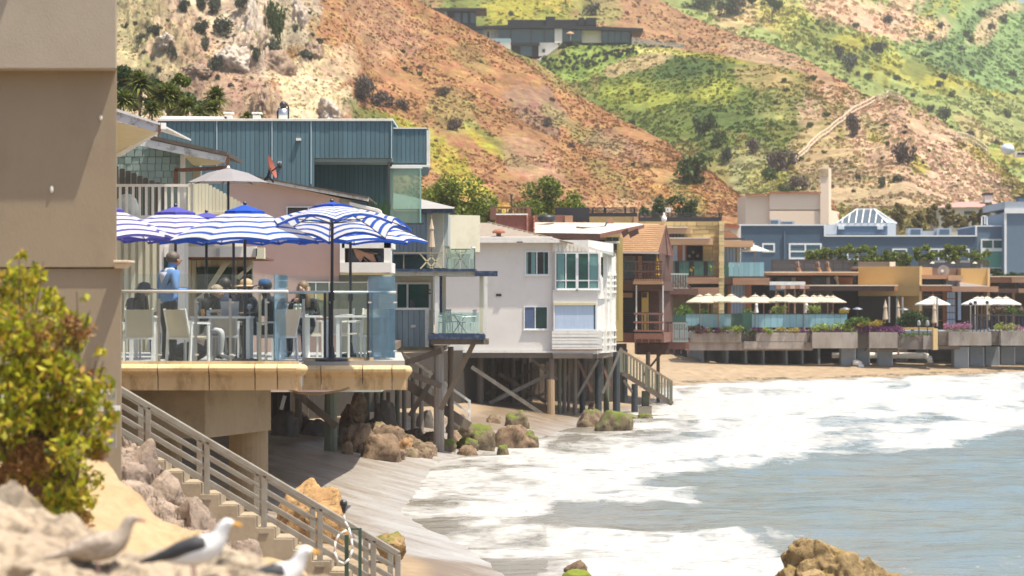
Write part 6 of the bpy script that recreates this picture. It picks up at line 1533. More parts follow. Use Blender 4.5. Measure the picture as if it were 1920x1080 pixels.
D = 166
t = thing('flat_roof_house','yellow-walled house with a broad flat cream roof behind the white house','house',W(1080,700,D))
m = MB(); m.add([W(985,436,D),W(1125,438,D),W(1207,421,D+3),W(1195,418,D+11),W(1000,417,D+11)],[(0,1,2,3,4)]); m.add([W(985,437,D),W(1125,439,D),W(1207,424,D+3)],[(0,1,2)]); m.build('roof_deck',mat('cream_roof',(.62,.55,.46),(.55,.48,.40),.5,.9,dirt=(.3,.25,.2),dirt_s=.8,dirt_amt=.3),t)
MB().pp([(985,436.5),(1125,438.5),(1125,450),(985,445)],D-.05,.15).build('fascia',M_brown,t)
MB().prism([W(1125,438,D-.06),W(1208,421,D+3),W(1208,428,D+3),W(1125,446,D-.06)],(0,.12,0)).build('fascia',M_redb,t)
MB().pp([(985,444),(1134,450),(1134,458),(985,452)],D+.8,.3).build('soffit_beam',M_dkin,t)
for a,b in ((1165,1177),(1178,1196)): MB().pp([(a,435),(b,428),(b+2,438),(a+4,446)],D+.2,.25).build('rafter_end',M_brown,t)
Q(1000,1168,445,640,D+1.5,8)('wall',M_yel,t)
window(t,1088,1106,455,468,D+1.5,mull=(1103,),fw=1,glass=G_DARK,frame=M_yel); window(t,1107,1120,456,466,D+1.5,fw=1,glass=G_BLUE,frame=M_yel)
window(t,1136,1161,444,453,D+1.5,mull=(1148,),fw=1,glass=G_TEAL,frame=M_yel); window(t,1136,1161,456.5,470,D+1.5,mull=(1148,),fw=1,glass=G_TEAL,frame=M_yel)
Q(1134,1162,452.5,456.5,D+1.35,.1)('window_band',M_white,t); Q(1157,1160,455,600,D+1.2,.2)('downpipe',mat('olive_pipe',(.35,.28,.10),None,rough=.6),t)
o = thing('roof_hatch','small leaning wooden hatch on the flat cream roof','hatch',W(1142,421,D+7)); MB().pp([(1136,420),(1142,409),(1147,409),(1151,419)],D+7,.6).build('hatch_lid',M_cedar,o)
o = MB().tube([W(1080,426,D+4),W(1110,428,D+4),W(1134,425,D+4),W(1138,417,D+6)],.05,5).build('roof_cable',M_dark); tag(o,'dark cable snaking across the flat cream roof','cable')
t = thing('brick_chimney','wide red-brown chimney block behind the grey shingle roof','chimney',W(965,450,D))
Q(930,988,402,452,D-2,2)('stack',mat('red_brick',(.20,.07,.05),(.15,.05,.04),6,.9),t); Q(988,1002,405,440,D-1.8,1.8)('stack',mat('red_brick',None),t)
rects=[(987+(k%2)*.6,990+(k%2)*.6,404+k*3.4,407+k*3.4) for k in range(10)]+[(1000+(k%2)*.6,1002.5+(k%2)*.6,405+k*3.4,408+k*3.4) for k in range(9)]
ppieces('brick',mat('light_brick',(.40,.17,.11),None,rough=.9,rand=.2),t,rects,D-2.1,.3)
Q(930,990,400.5,403,D-2.1,2.2)('cap',M_white,t)
t = thing('roof_enclosure','red timber enclosure with storage jars behind the brick chimney','enclosure',W(955,420,D+4))
Q(919,996,387.5,391,D+4,.3)('top_beam',M_redb,t)
for a,b in ((919,930),(949,951),(963,967),(987,996)): Q(a,b,391,412,D+4,.3)('post',M_redb,t)
Q(930,987,399,412,D+4.4,.2)('back_panel',M_yel,t)
for x in (937,957,972,982): MB().cyl(W(x,402,D+4.3),W(x,392.5,D+4.3),.11,n=8).build('jar',M_cedarl,t)
o = thing('dark_roof_pipe','thin dark flue pipe rising behind the red enclosure','pipe',W(959,391,D+6)); MB().cyl(W(959,391,D+6),W(959,366,D+6),.05,n=6).build('pipe',M_dark,o); MB().ball(W(959,366,D+6),.09).build('cap',M_dark,o)
t = thing('hot_tub','round black-covered tub on the roof right of the brick chimney','tub',W(1025,416,D+9)); MB().lathe(W(1025,416,D+9),[(.45,0),(.5,.08),(.5,.25),(.42,.36),(.1,.40)],16).build('cover',M_black,t,smooth=True)
t = thing('low_brick_wall','low red-brown parapet behind the black tub','wall',W(1040,417,D+11)); Q(1000,1060,403,417,D+11,.4)('wall',M_redb,t); Q(1059,1074,404,418,D+10.8,.6)('end_pier',M_cedar,t)
def slat_screen(name,label,x0,x1,y0,y1,D,n,posts,cat='fence',solid=None,mt=None,gap=.45,pw=3):
    t = thing(name,label,cat,W((x0+x1)/2,y1,D)); h = (y1-y0)/n; mt = mt or M_black
    for k in range(n): MB().pb(x0,x1,y0+k*h,y0+k*h+h*(1-gap),D,.05).build('slat',mt,t)
    for p in posts: Q(p,p+pw,y0,y1,D+.05,.12)('post',mt,t)
    if solid: Q(x0,x1,solid[0],solid[1],D-.02,.1)('base_panel',mt,t)
    return t
slat_screen('black_screen','tall black slatted screen above the flat cream roof',1041,1105,389,417,178,7,(1041,1072,1090,1102),solid=(391,416))
slat_screen('roof_fence','black slatted roof fence over the left golden stone parapet',1105,1195,389,401,200,5,(1110,1132,1134,1171,1188),solid=(400,406))
slat_screen('roof_fence','black slatted roof fence topping the tall golden stone wall',1197,1353,399,409,241,5,(1197,1222,1251,1281,1294,1347,1351),solid=(408,415))
t = thing('stone_parapet','golden stone parapet behind the flat cream roof','wall',W(1145,640,201)); Q(1103,1190,406,470,201,6)('wall',M_stonew,t); Q(1188,1196,406,640,200.7,6)('end_pier',M_cedarl,t)

D = 178
t = thing('brown_gabled_house','dark brown beach house with a steep tan shingle roof and slatted balconies','house',W(1215,750,D))
m = MB(); m.add([W(1163,472,D-.5),W(1234,472.5,D-.5),W(1249,420,D+5),W(1196,419,D+5.5),W(1163,430,D+4)],[(0,1,2,3,4)]); m.build('roof',mat('tan_shingle_roof',(.42,.25,.13),(.33,.19,.095),2.2,.95,.03,12,dirt=(.5,.36,.22),dirt_s=5,dirt_amt=.5,stretch=(1,1,2.2)),t)
m = MB()
for k in range(14):
    u = k/14; a = W(1163,472-50*u,D-.5+5.4*u); b = W(1234+15*u,472.5-52*u,D-.5+5.4*u); m.beam(a+Vector((0,-.04,.03)),b+Vector((0,-.04,.03)),.06,.03)
so2 = m.build('shingle_course',mat('tan_shingle_roof',None),t); so2['kind']='stuff'
MB().prism([W(1163,472,D-.6),W(1236,473,D-.6),W(1236,476,D-.6),W(1163,475,D-.6)],(0,.15,0)).build('gutter',mat('pale_gutter',(.50,.46,.44),None,rough=.5),t)
MB().prism([W(1249,420,D+5),W(1263,477,D+2),W(1260,480,D+2),W(1247,424,D+5)],(0,.2,0)).build('bargeboard',M_redb,t); MB().prism([W(1249,420,D+4.9),W(1235,473,D-.5),W(1238,476,D-.5),W(1250,426,D+4.9)],(0,.2,0)).build('bargeboard',M_brown,t)
MB().prism([W(1248,424,D+5.2),W(1262,480,D+3.5),W(1236,476,D+2.5)],(0,.3,0)).build('gable_wall',M_brown,t)
MB().foot([(1150,D+1.4),(1236,D+1.4),(1262,D+5),(1262,D+9),(1150,D+9)],Z(640,D),Z(474,D)).build('wall',M_brown,t)
Q(1150,1160,475,640,D+1.2,.2)('corner_post',M_yel,t)
window(t,1163,1194,480,522,D+1.4,fw=1.5,glass=mat('curtained_glass',(.14,.20,.19),(.09,.14,.14),2,.2,stretch=(6,1,.3)),frame=M_cedar,mull=(1178,))
Q(1196,1204,480,522,D+1.3,.1)('post',M_cedarl,t); Q(1205,1228,478,490,D+1.3,.1)('window',G_DARK,t)
closed_umbrella('yellow closed umbrella under the brown gable',1232,478,525,D+.6,9,mat('yellow_canvas',(.60,.36,.04),None,rough=.9))
MB().foot([(1150,D-.6),(1190,D-1.0),(1245,D-1.0),(1262,D+4),(1150,D+4)],Z(545,D),Z(528,D)).build('upper_floor',M_brown,t)
MB().foot([(1150,D-.6),(1190,D-1.0),(1245,D-1.0),(1262,D+4),(1150,D+4)],Z(642,D),Z(624,D)).build('lower_floor',M_redb,t)
Q(1150,1190,560,624,D+1.1,.1)('shutter',mat('dark_shutter',(.03,.028,.028),None,rough=.6),t)
for k in range(9): Q(1152,1188,586+k*4.2,588.3+k*4.2,D+.9,.1)('slat',M_dark,t)
Q(1203,1216,548,623,D+.8,.1)('yellow_door',mat('yellow_door',(.60,.42,.12),None,rough=.6),t); Q(1204,1213,549,558,D+.75,.05)('door_window',M_dark,t)
Q(1160,1186,549,558,D+1.05,.05)('panel',M_cedarl,t)
def slat_rail(parent,x0,x1,y0,y1,D,nb,D1=None,mt=None,rails=(0,.5,1),bw=2.0):
    D1 = D1 or D; mt = mt or M_redb
    for k in rails: MB().beam(W(x0,y0+(y1-y0)*k,D),W(x1,y0+(y1-y0)*k,D1),.07,.10).build('rail',mt,parent)
    for i in range(nb):
        u = (i+.5)/nb; MB().beam(W(x0+(x1-x0)*u,y0,D+(D1-D)*u),W(x0+(x1-x0)*u,y1,D+(D1-D)*u),S(bw,D)).build('baluster',mt,parent)
slat_rail(t,1157,1190,490,527,D-.6,4,mt=M_dark); slat_rail(t,1189,1242,491,527,D-1,9,mt=M_brown)
for k in range(6): MB().beam(W(1190,496+k*5,D-.95),W(1241,497+k*5,D-.95),.05).build('slat',M_dark,t)
slat_rail(t,1190,1243,587,623,D-1,8,mt=M_dark)
for k in range(3): MB().beam(W(1188,588+k*16,D-1.1),W(1244,588.5+k*16,D-1.1),.06,.1).build('top_rail',M_redb,t)
for x in (1192,1242): Q(x,x+2.6,535,622,D-1.1,.1)('column',mat('silver_column',(.55,.55,.55),None,rough=.4),t)
Q(1187,1244,527,533,D-1.3,.3)('fringe_board',M_cedarl,t)
for i in range(12): Q(1189+i*4.6,1191.5+i*4.6,523,528,D-1.35,.1)('fringe_block',M_cedar,t)
Q(1189,1242,625,636,D-1.2,.2)('balcony_skirt',M_redb,t);
for i in range(5): Q(1190+i*12.5,1192+i*12.5,636,643,D-1.2,.1)('joist_end',M_redb,t)
t = thing('slatted_decks','pair of red-brown slatted side decks, one above the other, right of the brown house','deck',W(1268,665,D+6))
slat_rail(t,1248,1290,514,541,D+4,9,D+6,mt=mat('grey_green_baluster',(.25,.28,.26),None,rough=.7),rails=(0,1),bw=2.4)
for i in range(4): MB().beam(W(1250+i*11,526,D+4),W(1262+i*12,543,D+4),.05).build('brace',M_redb,t)
MB().foot([(1247,D+4),(1309,D+5),(1305,D+9),(1247,D+9)],Z(552,D+4),Z(541,D+4)).build('upper_deck',M_brown,t)
Q(1250,1289,552,560,D+5,.3)('hanging_board',M_redb,t)
slat_rail(t,1247,1290,605,640,D+3,4,mt=M_brown,rails=(0,),bw=2.4); slat_rail(t,1261,1290,606,640,D+2.9,9,mt=mat('grey_green_baluster',None),rails=(0,1),bw=2)
MB().foot([(1240,D+3),(1292,D+3),(1292,D+8),(1240,D+8)],Z(655,D+3),Z(640,D+3)).build('lower_deck',M_redb,t)
for i in range(4): Q(1250+i*13,1252+i*13,655,664,D+3,.1)('joist_end',M_redb,t)
Q(1195,1255,644,665,D+2,4)('under_frame',M_brown,t)
for p in [(1172,655,745,10,D-.5,M_piled,'dark pile at the left under the brown gabled house'),(1215,660,735,9,D+2,M_wood,'dark pile under the middle of the brown gabled house'),(1234,662,712,7,D+6,M_wood,'thin dark pile under the side decks')]: pile(p[6],p[0],p[1],p[2],p[3],p[4],p[5])
brace('dark brace under the side decks',(1205,705),(1240,662),4,D+5)
t = thing('seabird','pale seabird perched on the ridge of the tan shingle roof','gull',W(1245,419,D+5)); b = W(1245,419,D+5)
MB().lathe(b+Vector((0,0,.05)),[(.05,0),(.15,.12),(.17,.25),(.10,.38),(.05,.44),(.07,.50),(.04,.56)],9).build('body',M_whitec,t,smooth=True); MB().beam(b+Vector((.05,-.02,.55)),b+Vector((.16,-.02,.53)),.03).build('beak',mat('orange_beak',None),t)
for s_ in (-1,1): MB().beam(b+Vector((.04*s_,0,0)),b+Vector((.04*s_,0,.08)),.015).build('leg',M_dark,t)

D = 240
t = thing('golden_stone_house','golden stone and cedar house between the brown gable and the terrace','house',W(1300,655,D))
MB().pb(1196,1350,415,452,D+.4,9).pb(1337,1350,452,600,D+.4,9).build('wall',mat('stone_joint',(.30,.22,.10),None,rough=.95),t)
Q(1246,1340,452,600,D+3.2,.5)('recess_wall',mat('olive_stone',(.20,.165,.075),(.15,.12,.055),1,.9),t)
rects=[]; r_=random.Random(6); y=415.5
while y < 600:
    x=1198 if y<452 else (1318 if y < 515 else 1337); h=r_.choice((6,7,8)); x += 0
    while x < 1349.5:
        w=r_.choice((12,18,24,30)); x1=min(x+w,1350)
        if x1-x>3: rects.append((x+.3,x1-.3,y+.25,min(y+h,600)-.25))
        x=x1
    y+=h
rects=[r for r in rects if not (r[2]>452 and r[0]<1337 and r[2]>=445) or r[0]>=1318]
ppieces('stone',M_stonew,t,rects,D+.25,.3,.05)
t2 = thing('stone_pier','tall golden stone pier in a sunlit pale tone at the right end of the stone house','pier',W(1353,655,D))
Q(1349,1357,414,640,D-.2,9)('core',mat('stone_joint',None),t2)
rects=[]; y=415
while y<600: h=r_.choice((5,6,7)); rects.append((1348.5+r_.uniform(-.6,.4),1357.5+r_.uniform(-.4,.6),y+.2,y+h-.2)); y+=h
ppieces('stone',mat('sunlit_golden_stone',(.64,.52,.28),(.56,.44,.22),1,.9,rand=.1),t2,rects,D-.4,.4,.03)  # paler stone paints the sunlit narrow face of the wall
for (a,b,c,d) in ((1249,1294,427,438),(1253,1337,447,459)): Q(a,b,c,d,D-1.5,3)('canopy',M_cedarl,t); Q(a-2,b-5,c-1.5,c,D-1.6,3)('canopy_cap',M_white,t)
for k in range(4): Q(1254+k*6,1259+k*6,437,445,D+.1,.1)('clerestory_pane',G_BLUE,t)
Q(1278,1283,438,446,D+.1,.1)('clerestory_pane',G_BLUE,t)
for a,b,mt in ((1262,1270,M_curt),(1270,1280,M_orange),(1280,1284,M_curt),(1284,1287,M_orange)): Q(a,b,459,517,D+.5,.2)('panel',mt,t)
Q(1287,1316,459,517,D+3,.1)('opening',M_dkin,t)
for (x,y) in ((1300,473),(1293,480),(1308,480)): o = MB().ball(W(x,y,D+2),.12,10,7).build('pendant_lamp',M_fin,t,smooth=True)
Q(1238,1338,517,520,D-1.2,4.5)('balcony_floor',M_brown,t)
for i in range(11): Q(1238+i*9,1246.6+i*9,490,517,D-1.2,.03)('glass_panel',M_grnp if i%3 else mat('black_glass',(.015,.02,.02),None,rough=.1),t)
Q(1238,1338,489,490.5,D-1.25,.06)('rail',M_dark,t)
rr = random.Random(4)
def potted(label,px,py,D,hpx,wpx,mt,n=60,leaf=.14,cat='plant',group=None,name='potted_plant',pot=None):
    b = W(px,py,D); t = thing(name,label,cat,b,group)
    h,w = S(hpx,D),S(wpx,D); P = clump_points(n,[(b.x+rr.uniform(-.25,.25)*w,b.y+rr.uniform(-.2,.2)*w,b.z+h*rr.uniform(.35,.75),w*.38) for _ in range(5)],rr.randrange(9999))
    V,Fq = leaf_arrays(P,leaf,rr.randrange(9999),.5); o = mesh_np('foliage',V,Fq,mt,t); o['kind']='stuff'
    MB().cyl(b,b+Vector((0,0,h*.5)),.03,n=5).build('stem',mat('twig',None),t)
    if pot: MB().lathe(b-Vector((0,0,.0)),[(w*.22,0),(w*.3,h*.3)],10).build('pot',pot,t)
    return t
L_GRN = leafmat('mid_green_leaves',[(.06,.12,.02),(.10,.19,.03),(.16,.26,.05),(.04,.08,.015)],.35)
L_LIME = leafmat('lime_leaves',[(.25,.33,.05),(.36,.42,.08),(.15,.24,.04),(.42,.45,.16)],.35)
L_PUR = leafmat('purple_leaves',[(.13,.03,.13),(.22,.06,.18),(.06,.02,.06),(.30,.10,.22)],.25)
L_DK = leafmat('dark_green_leaves',[(.02,.05,.015),(.04,.08,.02),(.06,.11,.03)],.3)
L_PNK = leafmat('pink_purple_flowers',[(.42,.10,.30),(.55,.20,.42),(.25,.12,.20),(.30,.30,.12)],.3)
L_ORG = leafmat('orange_yellow_leaves',[(.50,.28,.03),(.45,.36,.05),(.22,.24,.05),(.55,.40,.10)],.35)
potted('yellow-leaved potted plant behind the stone house balcony glass',1297,517,D-1.5,22,8,L_ORG,50); potted('bright green potted plant at the right end of the stone house balcony',1331,517,D-1.5,26,7,L_LIME,60)
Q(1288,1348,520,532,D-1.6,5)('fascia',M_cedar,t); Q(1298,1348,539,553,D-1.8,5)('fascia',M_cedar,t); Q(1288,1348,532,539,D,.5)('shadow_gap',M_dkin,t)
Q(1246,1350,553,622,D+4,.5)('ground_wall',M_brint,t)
D = 244
t = thing('cedar_wing','cedar-edged wing with a misty glass balcony right of the stone pier','house',W(1395,655,D))
Q(1352,1412,451,463,D-1.5,4)('canopy',M_cedarl,t); Q(1356,1396,446,450,D,.3)('canopy_cap',M_dark,t)
MB().pp([(1354,432),(1368,432),(1385,445),(1354,447)],D+2,3).build('roof',M_cedar,t)
for k in range(4): Q(1356+k*6,1361.4+k*6,462,492,D+.4,.1)('window',M_curt,t)
Q(1355,1381,462,492,D+.5,5)('core',M_dark,t); Q(1381,1388,463,492,D+.6,4)('wall',M_ivory,t)
for i in range(8): Q(1357+i*9.5,1366+i*9.5,492,518,D-1.5,.04)('glass_panel',M_panel if i else M_grnp,t)
Q(1353,1434,518,520.5,D-1.5,5)('balcony_floor',M_dark,t)
Q(1356,1374,520,533,D-1.7,5)('fascia',M_brown,t); Q(1374,1443,521,534,D-1.8,6)('fascia',M_cedar,t)
Q(1353,1443,534,640,D+3.5,.6)('rear_wall',M_dkin,t); Q(1356,1368,534,600,D+.8,.1)('green_window',M_grnp,t)
for k in range(5): Q(1371+k*5.6,1375.8+k*5.6,534,590,D+.6,.1)('window',M_curt,t)
Q(1369,1400,534,590,D+.7,.2)('window_core',M_brown,t); Q(1399,1409,534,625,D+.2,.4)('column',M_orange,t)
Q(1364,1371,534,625,D+.3,.4)('column',M_orange,t)

def parasol(label,px,D,py_top,py_rim,wpx,py_foot,mt,group,polemt=None,ns=8,rot=.2):
    ap = W(px,py_top,D); zr = Z(py_rim,D); R = S(wpx,D)/2; f = W(px,py_foot,D)
    t = thing('parasol',label,'umbrella',f,group); m = MB()
    for i in range(ns):
        a0=rot+2*math.pi*i/ns; a1=rot+2*math.pi*(i+1)/ns; h=ap.z-zr
        P=lambda a,r,z: Vector((ap.x+R*r*math.cos(a),ap.y+R*r*math.sin(a),zr+h*z))
        am=(a0+a1)/2
        m.add([ap,P(a0,.3,.78),P(a1,.3,.78)],[(0,1,2)]); m.add([P(a0,.3,.70),P(a1,.3,.70),P(a1,.7,.30),P(am,.66,.28),P(a0,.7,.30)],[(0,1,2,3,4)])
        m.add([P(a0,.7,.30),P(am,.66,.28),P(am,.93,.02),P(a0,1,0)],[(0,1,2,3)]); m.add([P(am,.66,.28),P(a1,.7,.30),P(a1,1,0),P(am,.93,.02)],[(0,1,2,3)])
        m.add([P(a0,1,0),P(am,.93,.02),P(am,.93,-.12),P(a0,1,-.16)],[(0,1,2,3)]); m.add([P(am,.93,.02),P(a1,1,0),P(a1,1,-.16),P(am,.93,-.12)],[(0,1,2,3)])
    m.build('canopy',mt,t); MB().cyl(f,ap+Vector((0,0,.12)),.035,n=6).build('pole',polemt or M_cedar,t)
    return t
FT = 621
lst = [(1312,232,552,566,52,'leftmost cream parasol over the terrace, under the hanging deck'),(1328,236,550,565,50,'cream parasol second from the left over the terrace'),(1347,233,550,565,52,'cream parasol third from the left, below the stone pier'),(1371,232,551,565,54,'cream parasol fourth from the left, in front of the striped windows'),
       (1395,238,556,566,44,'small-looking cream parasol further back in front of the orange column'),(1416,233,552,566,54,'cream parasol right of the orange column'),(1432,239,553,566,44,'cream parasol further back right of the orange column'),(1459,238,553,565,48,'cream parasol under the white awning, left one'),
       (1479,234,552,565,52,'cream parasol under the white awning, middle one'),(1507,233,552,566,54,'cream parasol under the right end of the white awning'),(1526,239,553,565,44,'cream parasol fourth from the right in the long row'),(1538,238,553,565,46,'cream parasol third from the right in the long row'),
       (1552,237,554,566,48,'cream parasol second from the right in the long row'),(1562,234,554,566,50,'rightmost cream parasol of the long row')]
for px,Dd,a,b,w,l in lst: parasol(l,px,Dd,a,b,w,FT,M_parasol,'cream parasols over the restaurant terrace',rot=px*.37)
parasol('white parasol alone on the glass balcony in front of the blue building',1415,245,459.5,470,58,518,M_parw,'white parasols')
parasol('white parasol with a closed umbrella before it, in front of the wooden glazed doors',1749,236,555,570,70,622,M_parw,'white parasols')
for px,Dd,l in ((1833,236,'left white parasol of the group behind the black railing'),(1841,243,'white parasol second in the group behind the black railing'),(1851,238,'white parasol third in the group behind the black railing'),(1872,242,'white parasol fourth in the group behind the black railing'),(1886,236,'rightmost white parasol of the group behind the black railing')):
    parasol(l,px,Dd,556,570,62,622,M_parw,'white parasols',rot=px)
closed_umbrella('closed cream umbrella at the left of the two beside the ochre wall',1660,562,605,234,11,M_canvas,polepx=1667)
closed_umbrella('closed cream umbrella at the right of the two beside the ochre wall',1684,563,602,235,9,M_canvas,polepx=1692)
closed_umbrella('closed cream umbrella before the wooden glazed doors',1752,564,612,233,11,M_canvas,polepx=1757)
closed_umbrella('closed white umbrella on the terrace under the second parasol group',1418,564,590,236,9,mat('white_canvas',(.68,.66,.64),None,rough=.9)); closed_umbrella('closed white umbrella on the terrace below the awning end',1512,564,590,236,9,mat('white_canvas',None))
for px,py,l in ((1585,578,'left mushroom heater near the dark hall'),(1608,578,'right mushroom heater near the dark hall'),(1695,579,'mushroom heater by the round bush')):
    t = thing('patio_heater',l,'heater',W(px,621,236),'patio heaters'); MB().lathe(W(px,py+2,236),[(S(10,236),0),(S(8,236),.06),(.05,.16)],12).build('hood',M_steel,t); MB().cyl(W(px,621,236),W(px,py+3,236),.05,n=6).build('pole',M_dark,t)
for px,py,l in ((1820,570,'left tall lamp with a dark globe behind the black railing'),(1828.5,567,'middle tall lamp with a dark globe behind the black railing'),(1851,567,'right tall lamp with a dark globe behind the black railing')):
    t = thing('globe_lamp',l,'lamp',W(px,621,233),'tall globe lamps'); MB().ball(W(px,py,233),.14,10,7).build('globe',M_black,t,smooth=True); MB().cyl(W(px,621,233),W(px,py+3,233),.045,n=6).build('pole',M_steel,t); MB().lathe(W(px,py+5,233),[(.04,0),(.12,.1)],8).build('collar',M_steel,t)
for px,l in ((1723,'left black lantern standing in the low planter'),(1739,'right black lantern standing in the low planter')):
    t = thing('lantern',l,'lamp',W(px,630,231),'black lanterns'); MB().cyl(W(px,630,231),W(px,610,231),.04,n=6).build('pole',M_black,t); MB().lathe(W(px,611,231),[(.1,0),(.14,.1),(.12,.3),(.03,.42)],8).build('head',mat('lantern_grey',(.25,.25,.26),None,rough=.4),t)

D = 232
t = thing('restaurant_terrace','long restaurant terrace on concrete piers above the far beach','terrace',W(1600,690,D))
tz = Z(621,D)
MB().foot([(1250,D+2),(1520,D+2),(1990,D+2),(1990,D+40),(1250,D+22)],tz-.5,tz).build('floor',M_pier,t)
MB().foot([(1285,D+.2),(1524,D+.2),(1524,D+1),(1285,D+1)],Z(657,D),Z(642,D)).build('lower_fascia',M_planter,t)
MB().foot([(1395,D-.2),(1508,D-.2),(1508,D+.2),(1395,D+.2)],Z(654,D),Z(640,D)).build('lower_fascia',M_planter,t)
for (a,b,c,d,dd,mt) in [(1296,1367,624,642,0,M_planter),(1367,1390,624,642,.05,M_planter),(1390,1419,625,641,1.2,M_planterd),(1418,1513,624,641,-.2,M_planter),(1513,1524,624,652,.8,M_planterd),(1523,1608,623,653,-.6,M_planter),(1608,1630,622,652,.3,M_planterd),(1630,1683,623,653,-.8,M_planter),  # dark set-back pieces among these stand in for shaded gaps between planters
      (1683,1731,631,655,-.2,M_planterd),(1731,1752,629,655,-.5,mat('mid_planter_wood',(.33,.29,.26),(.25,.22,.19),1.5,.9,stretch=(.2,1,2.5))),(1760,1779,621,647,.2,M_planterd),(1779,1817,621,648,-.3,M_planter),(1817,1859,622,648,.1,M_planter),(1859,1877,620,647,.6,M_planterd),(1877,1990,620,648,-.4,M_planter)]:
    n = max(1,int((d-c)/5)); h=(d-c)/n
    pb = Q(a,b,c,d,D+dd+.05,1.6)('planter',mt,t)
    for k in range(n):
        o = MB().pb(a,b,c+k*h+.12,c+(k+1)*h-.12,D+dd,.06).build('plank',mt,pb)
Q(1750,1758.5,616,656,D-.9,.8)('ochre_post',mat('pale_ochre',(.66,.47,.22),None,rough=.9),t)
Q(1690,1752,614,618,D+.5,.5)('ochre_kerb',M_och,t)
Q(1625,1700,655,659,D+.2,1)('lower_beam',M_planterd,t); Q(1755,1800,648,655,D+.4,1)('lower_beam',M_planterd,t)
for i in range(10):
    a = 1286+i*10.6; Q(a,a+10.2,588.5,614,D+1.3,.04)('glass_panel',M_panel if i<8 else M_grnp,t)
for i in range(15):
    a = 1410+i*11.9; Q(a,a+11.4,589,614,D+1.1,.04)('glass_panel',M_panel,t)
Q(1245,1286,590,614,D+2.4,.04)('glass_panel',M_grnp,t); Q(1392,1410,586,625,D+2.5,.1)('glass_panel',M_grnp,t)
Q(1286,1392,587.6,588.8,D+1.25,.08)('rail',M_dark,t); Q(1410,1588,588,589.2,D+1.05,.08)('rail',M_dark,t)
for i in range(26):
    a = 1823+i*7.2; yb = 625 if a<1860 else 620
    Q(a,a+1.8,592,yb,D+.2,.06)('baluster',mat('navy_rail',(.02,.03,.06),None,rough=.5),t)
Q(1821,2010,590,592.2,D+.15,.1)('rail',M_dark,t)
for i,(px,w,py,dd) in enumerate([(1320,32,688,4),(1366,40,690,5),(1401,32,687,5),(1434,30,686,6),(1477,34,688,6),(1507,26,689,5),(1538,30,690,6)]):
    x1 = X(px,D+1.5); x0 = X(px-w,D+1.5+dd)
    z1 = Z(642,D)
    o = MB().prism([Vector((x1-.15,D+1.5,-.5)),Vector((x1,D+1.5,-.5)),Vector((x0+.15,D+1.5+dd,-.5)),Vector((x0,D+1.5+dd,-.5))],(0,0,z1+.3+.5)).build('pier_wall',M_pier,t)
for i,(px,w,py,dd) in enumerate([(1590,26,694,0),(1618,23,692,.6),(1660,25,691,.4),(1689,22,688,3),(1728,22,688,4),(1764,40,690,5),(1802,26,694,0),(1831,26,692,1),(1860,25,690,1.6),(1889,26,688,2.2),(1913,24,687,3),(1945,26,687,3),(1978,26,687,3.5)]):
    x = X(px,D+.5+dd); MB().box(x-S(w,D)/2,x+S(w,D)/2,D+.5+dd,D+2+dd,-.8,Z(650,D)).build('pier',M_pier,t,bevel=.05)
    MB().box(x+S(w,D)/2,x+S(w,D)/2+.06,D+.48+dd,D+2+dd,-.8,Z(651,D)).build('lit_edge_strip',M_fin,t)  # pale strip paints the sunlit right edge of the pier
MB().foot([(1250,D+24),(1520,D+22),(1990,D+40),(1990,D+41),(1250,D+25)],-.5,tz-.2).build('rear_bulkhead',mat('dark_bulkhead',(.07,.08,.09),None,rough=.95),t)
t = thing('drain_pipe','long white drain pipe with an elbow under the far terrace','pipe',W(1700,668,D+1));
MB().cyl(W(1560,666,D+2.4),W(1735,667,D+1.6),.22,n=12).build('pipe',M_white,t,smooth=True); MB().tube([W(1732,667,D+1.6),W(1741,669,D+1.5),W(1744,677,D+1.4),W(1744,680,D+1.4)],.22,12).build('elbow',M_white,t,smooth=True); MB().cyl(W(1682,666,D+1.9),W(1686,666,D+1.9),.28,n=12).build('flange',M_rust,t)
t = thing('outfall_pipe','short white curved outfall pipe between two piers','pipe',W(1612,690,D)); MB().tube([W(1600,680,D+.3),W(1608,680,D+.2),W(1614,684,D+.1),W(1615,693,D)],.22,12).build('pipe',M_white,t,smooth=True)

D = 248
t = thing('restaurant_hall','low restaurant building with long cedar eaves and a dark open hall','restaurant',W(1560,640,D))
Q(1433,1610,511,516,D-3,14)('upper_eave',M_cedar,t); Q(1433,1610,509.5,511.2,D-3.1,14)('eave_cap',mat('pale_cap',(.66,.55,.40),None,rough=.8),t)
Q(1448,1612,516,534,D+1,6)('upper_wall',M_brint,t)
for a,b,mt in ((1457,1484,G_BLUE),(1484,1492,M_white),(1492,1520,M_orange),(1521,1550,G_BLUE),(1550,1556,M_white),(1556,1563,G_BLUE),(1572,1598,M_orange),(1598,1609,G_DARK)): Q(a,b,520,533,D+.8,.1)('clerestory',mt,t)
Q(1500,1684,536,545,D-5,12)('long_eave',M_brown,t); Q(1498,1684,534,536.2,D-5.1,12)('eave_cap',mat('pale_cap',None),t); Q(1677,1684,536,545,D-5.15,.1)('eave_end',M_orange,t)
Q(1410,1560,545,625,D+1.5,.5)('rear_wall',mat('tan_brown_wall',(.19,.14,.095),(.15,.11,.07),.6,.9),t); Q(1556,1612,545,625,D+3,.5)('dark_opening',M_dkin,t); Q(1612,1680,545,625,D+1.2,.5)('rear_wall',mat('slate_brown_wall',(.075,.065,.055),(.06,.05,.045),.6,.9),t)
Q(1443,1510,528,534.5,D-6,5)('awning',M_white,t)
for k in range(7): Q(1455+k*9,1463.6+k*9,535,541.5,D-6,.1)('valance',(M_cedar,mat('pink_valance',(.55,.38,.32),None,rough=.9))[k%2],t)
for x in (1454,1471,1489,1507): Q(x,x+3,541,620,D-5.8,.2)('post',M_cedar,t)
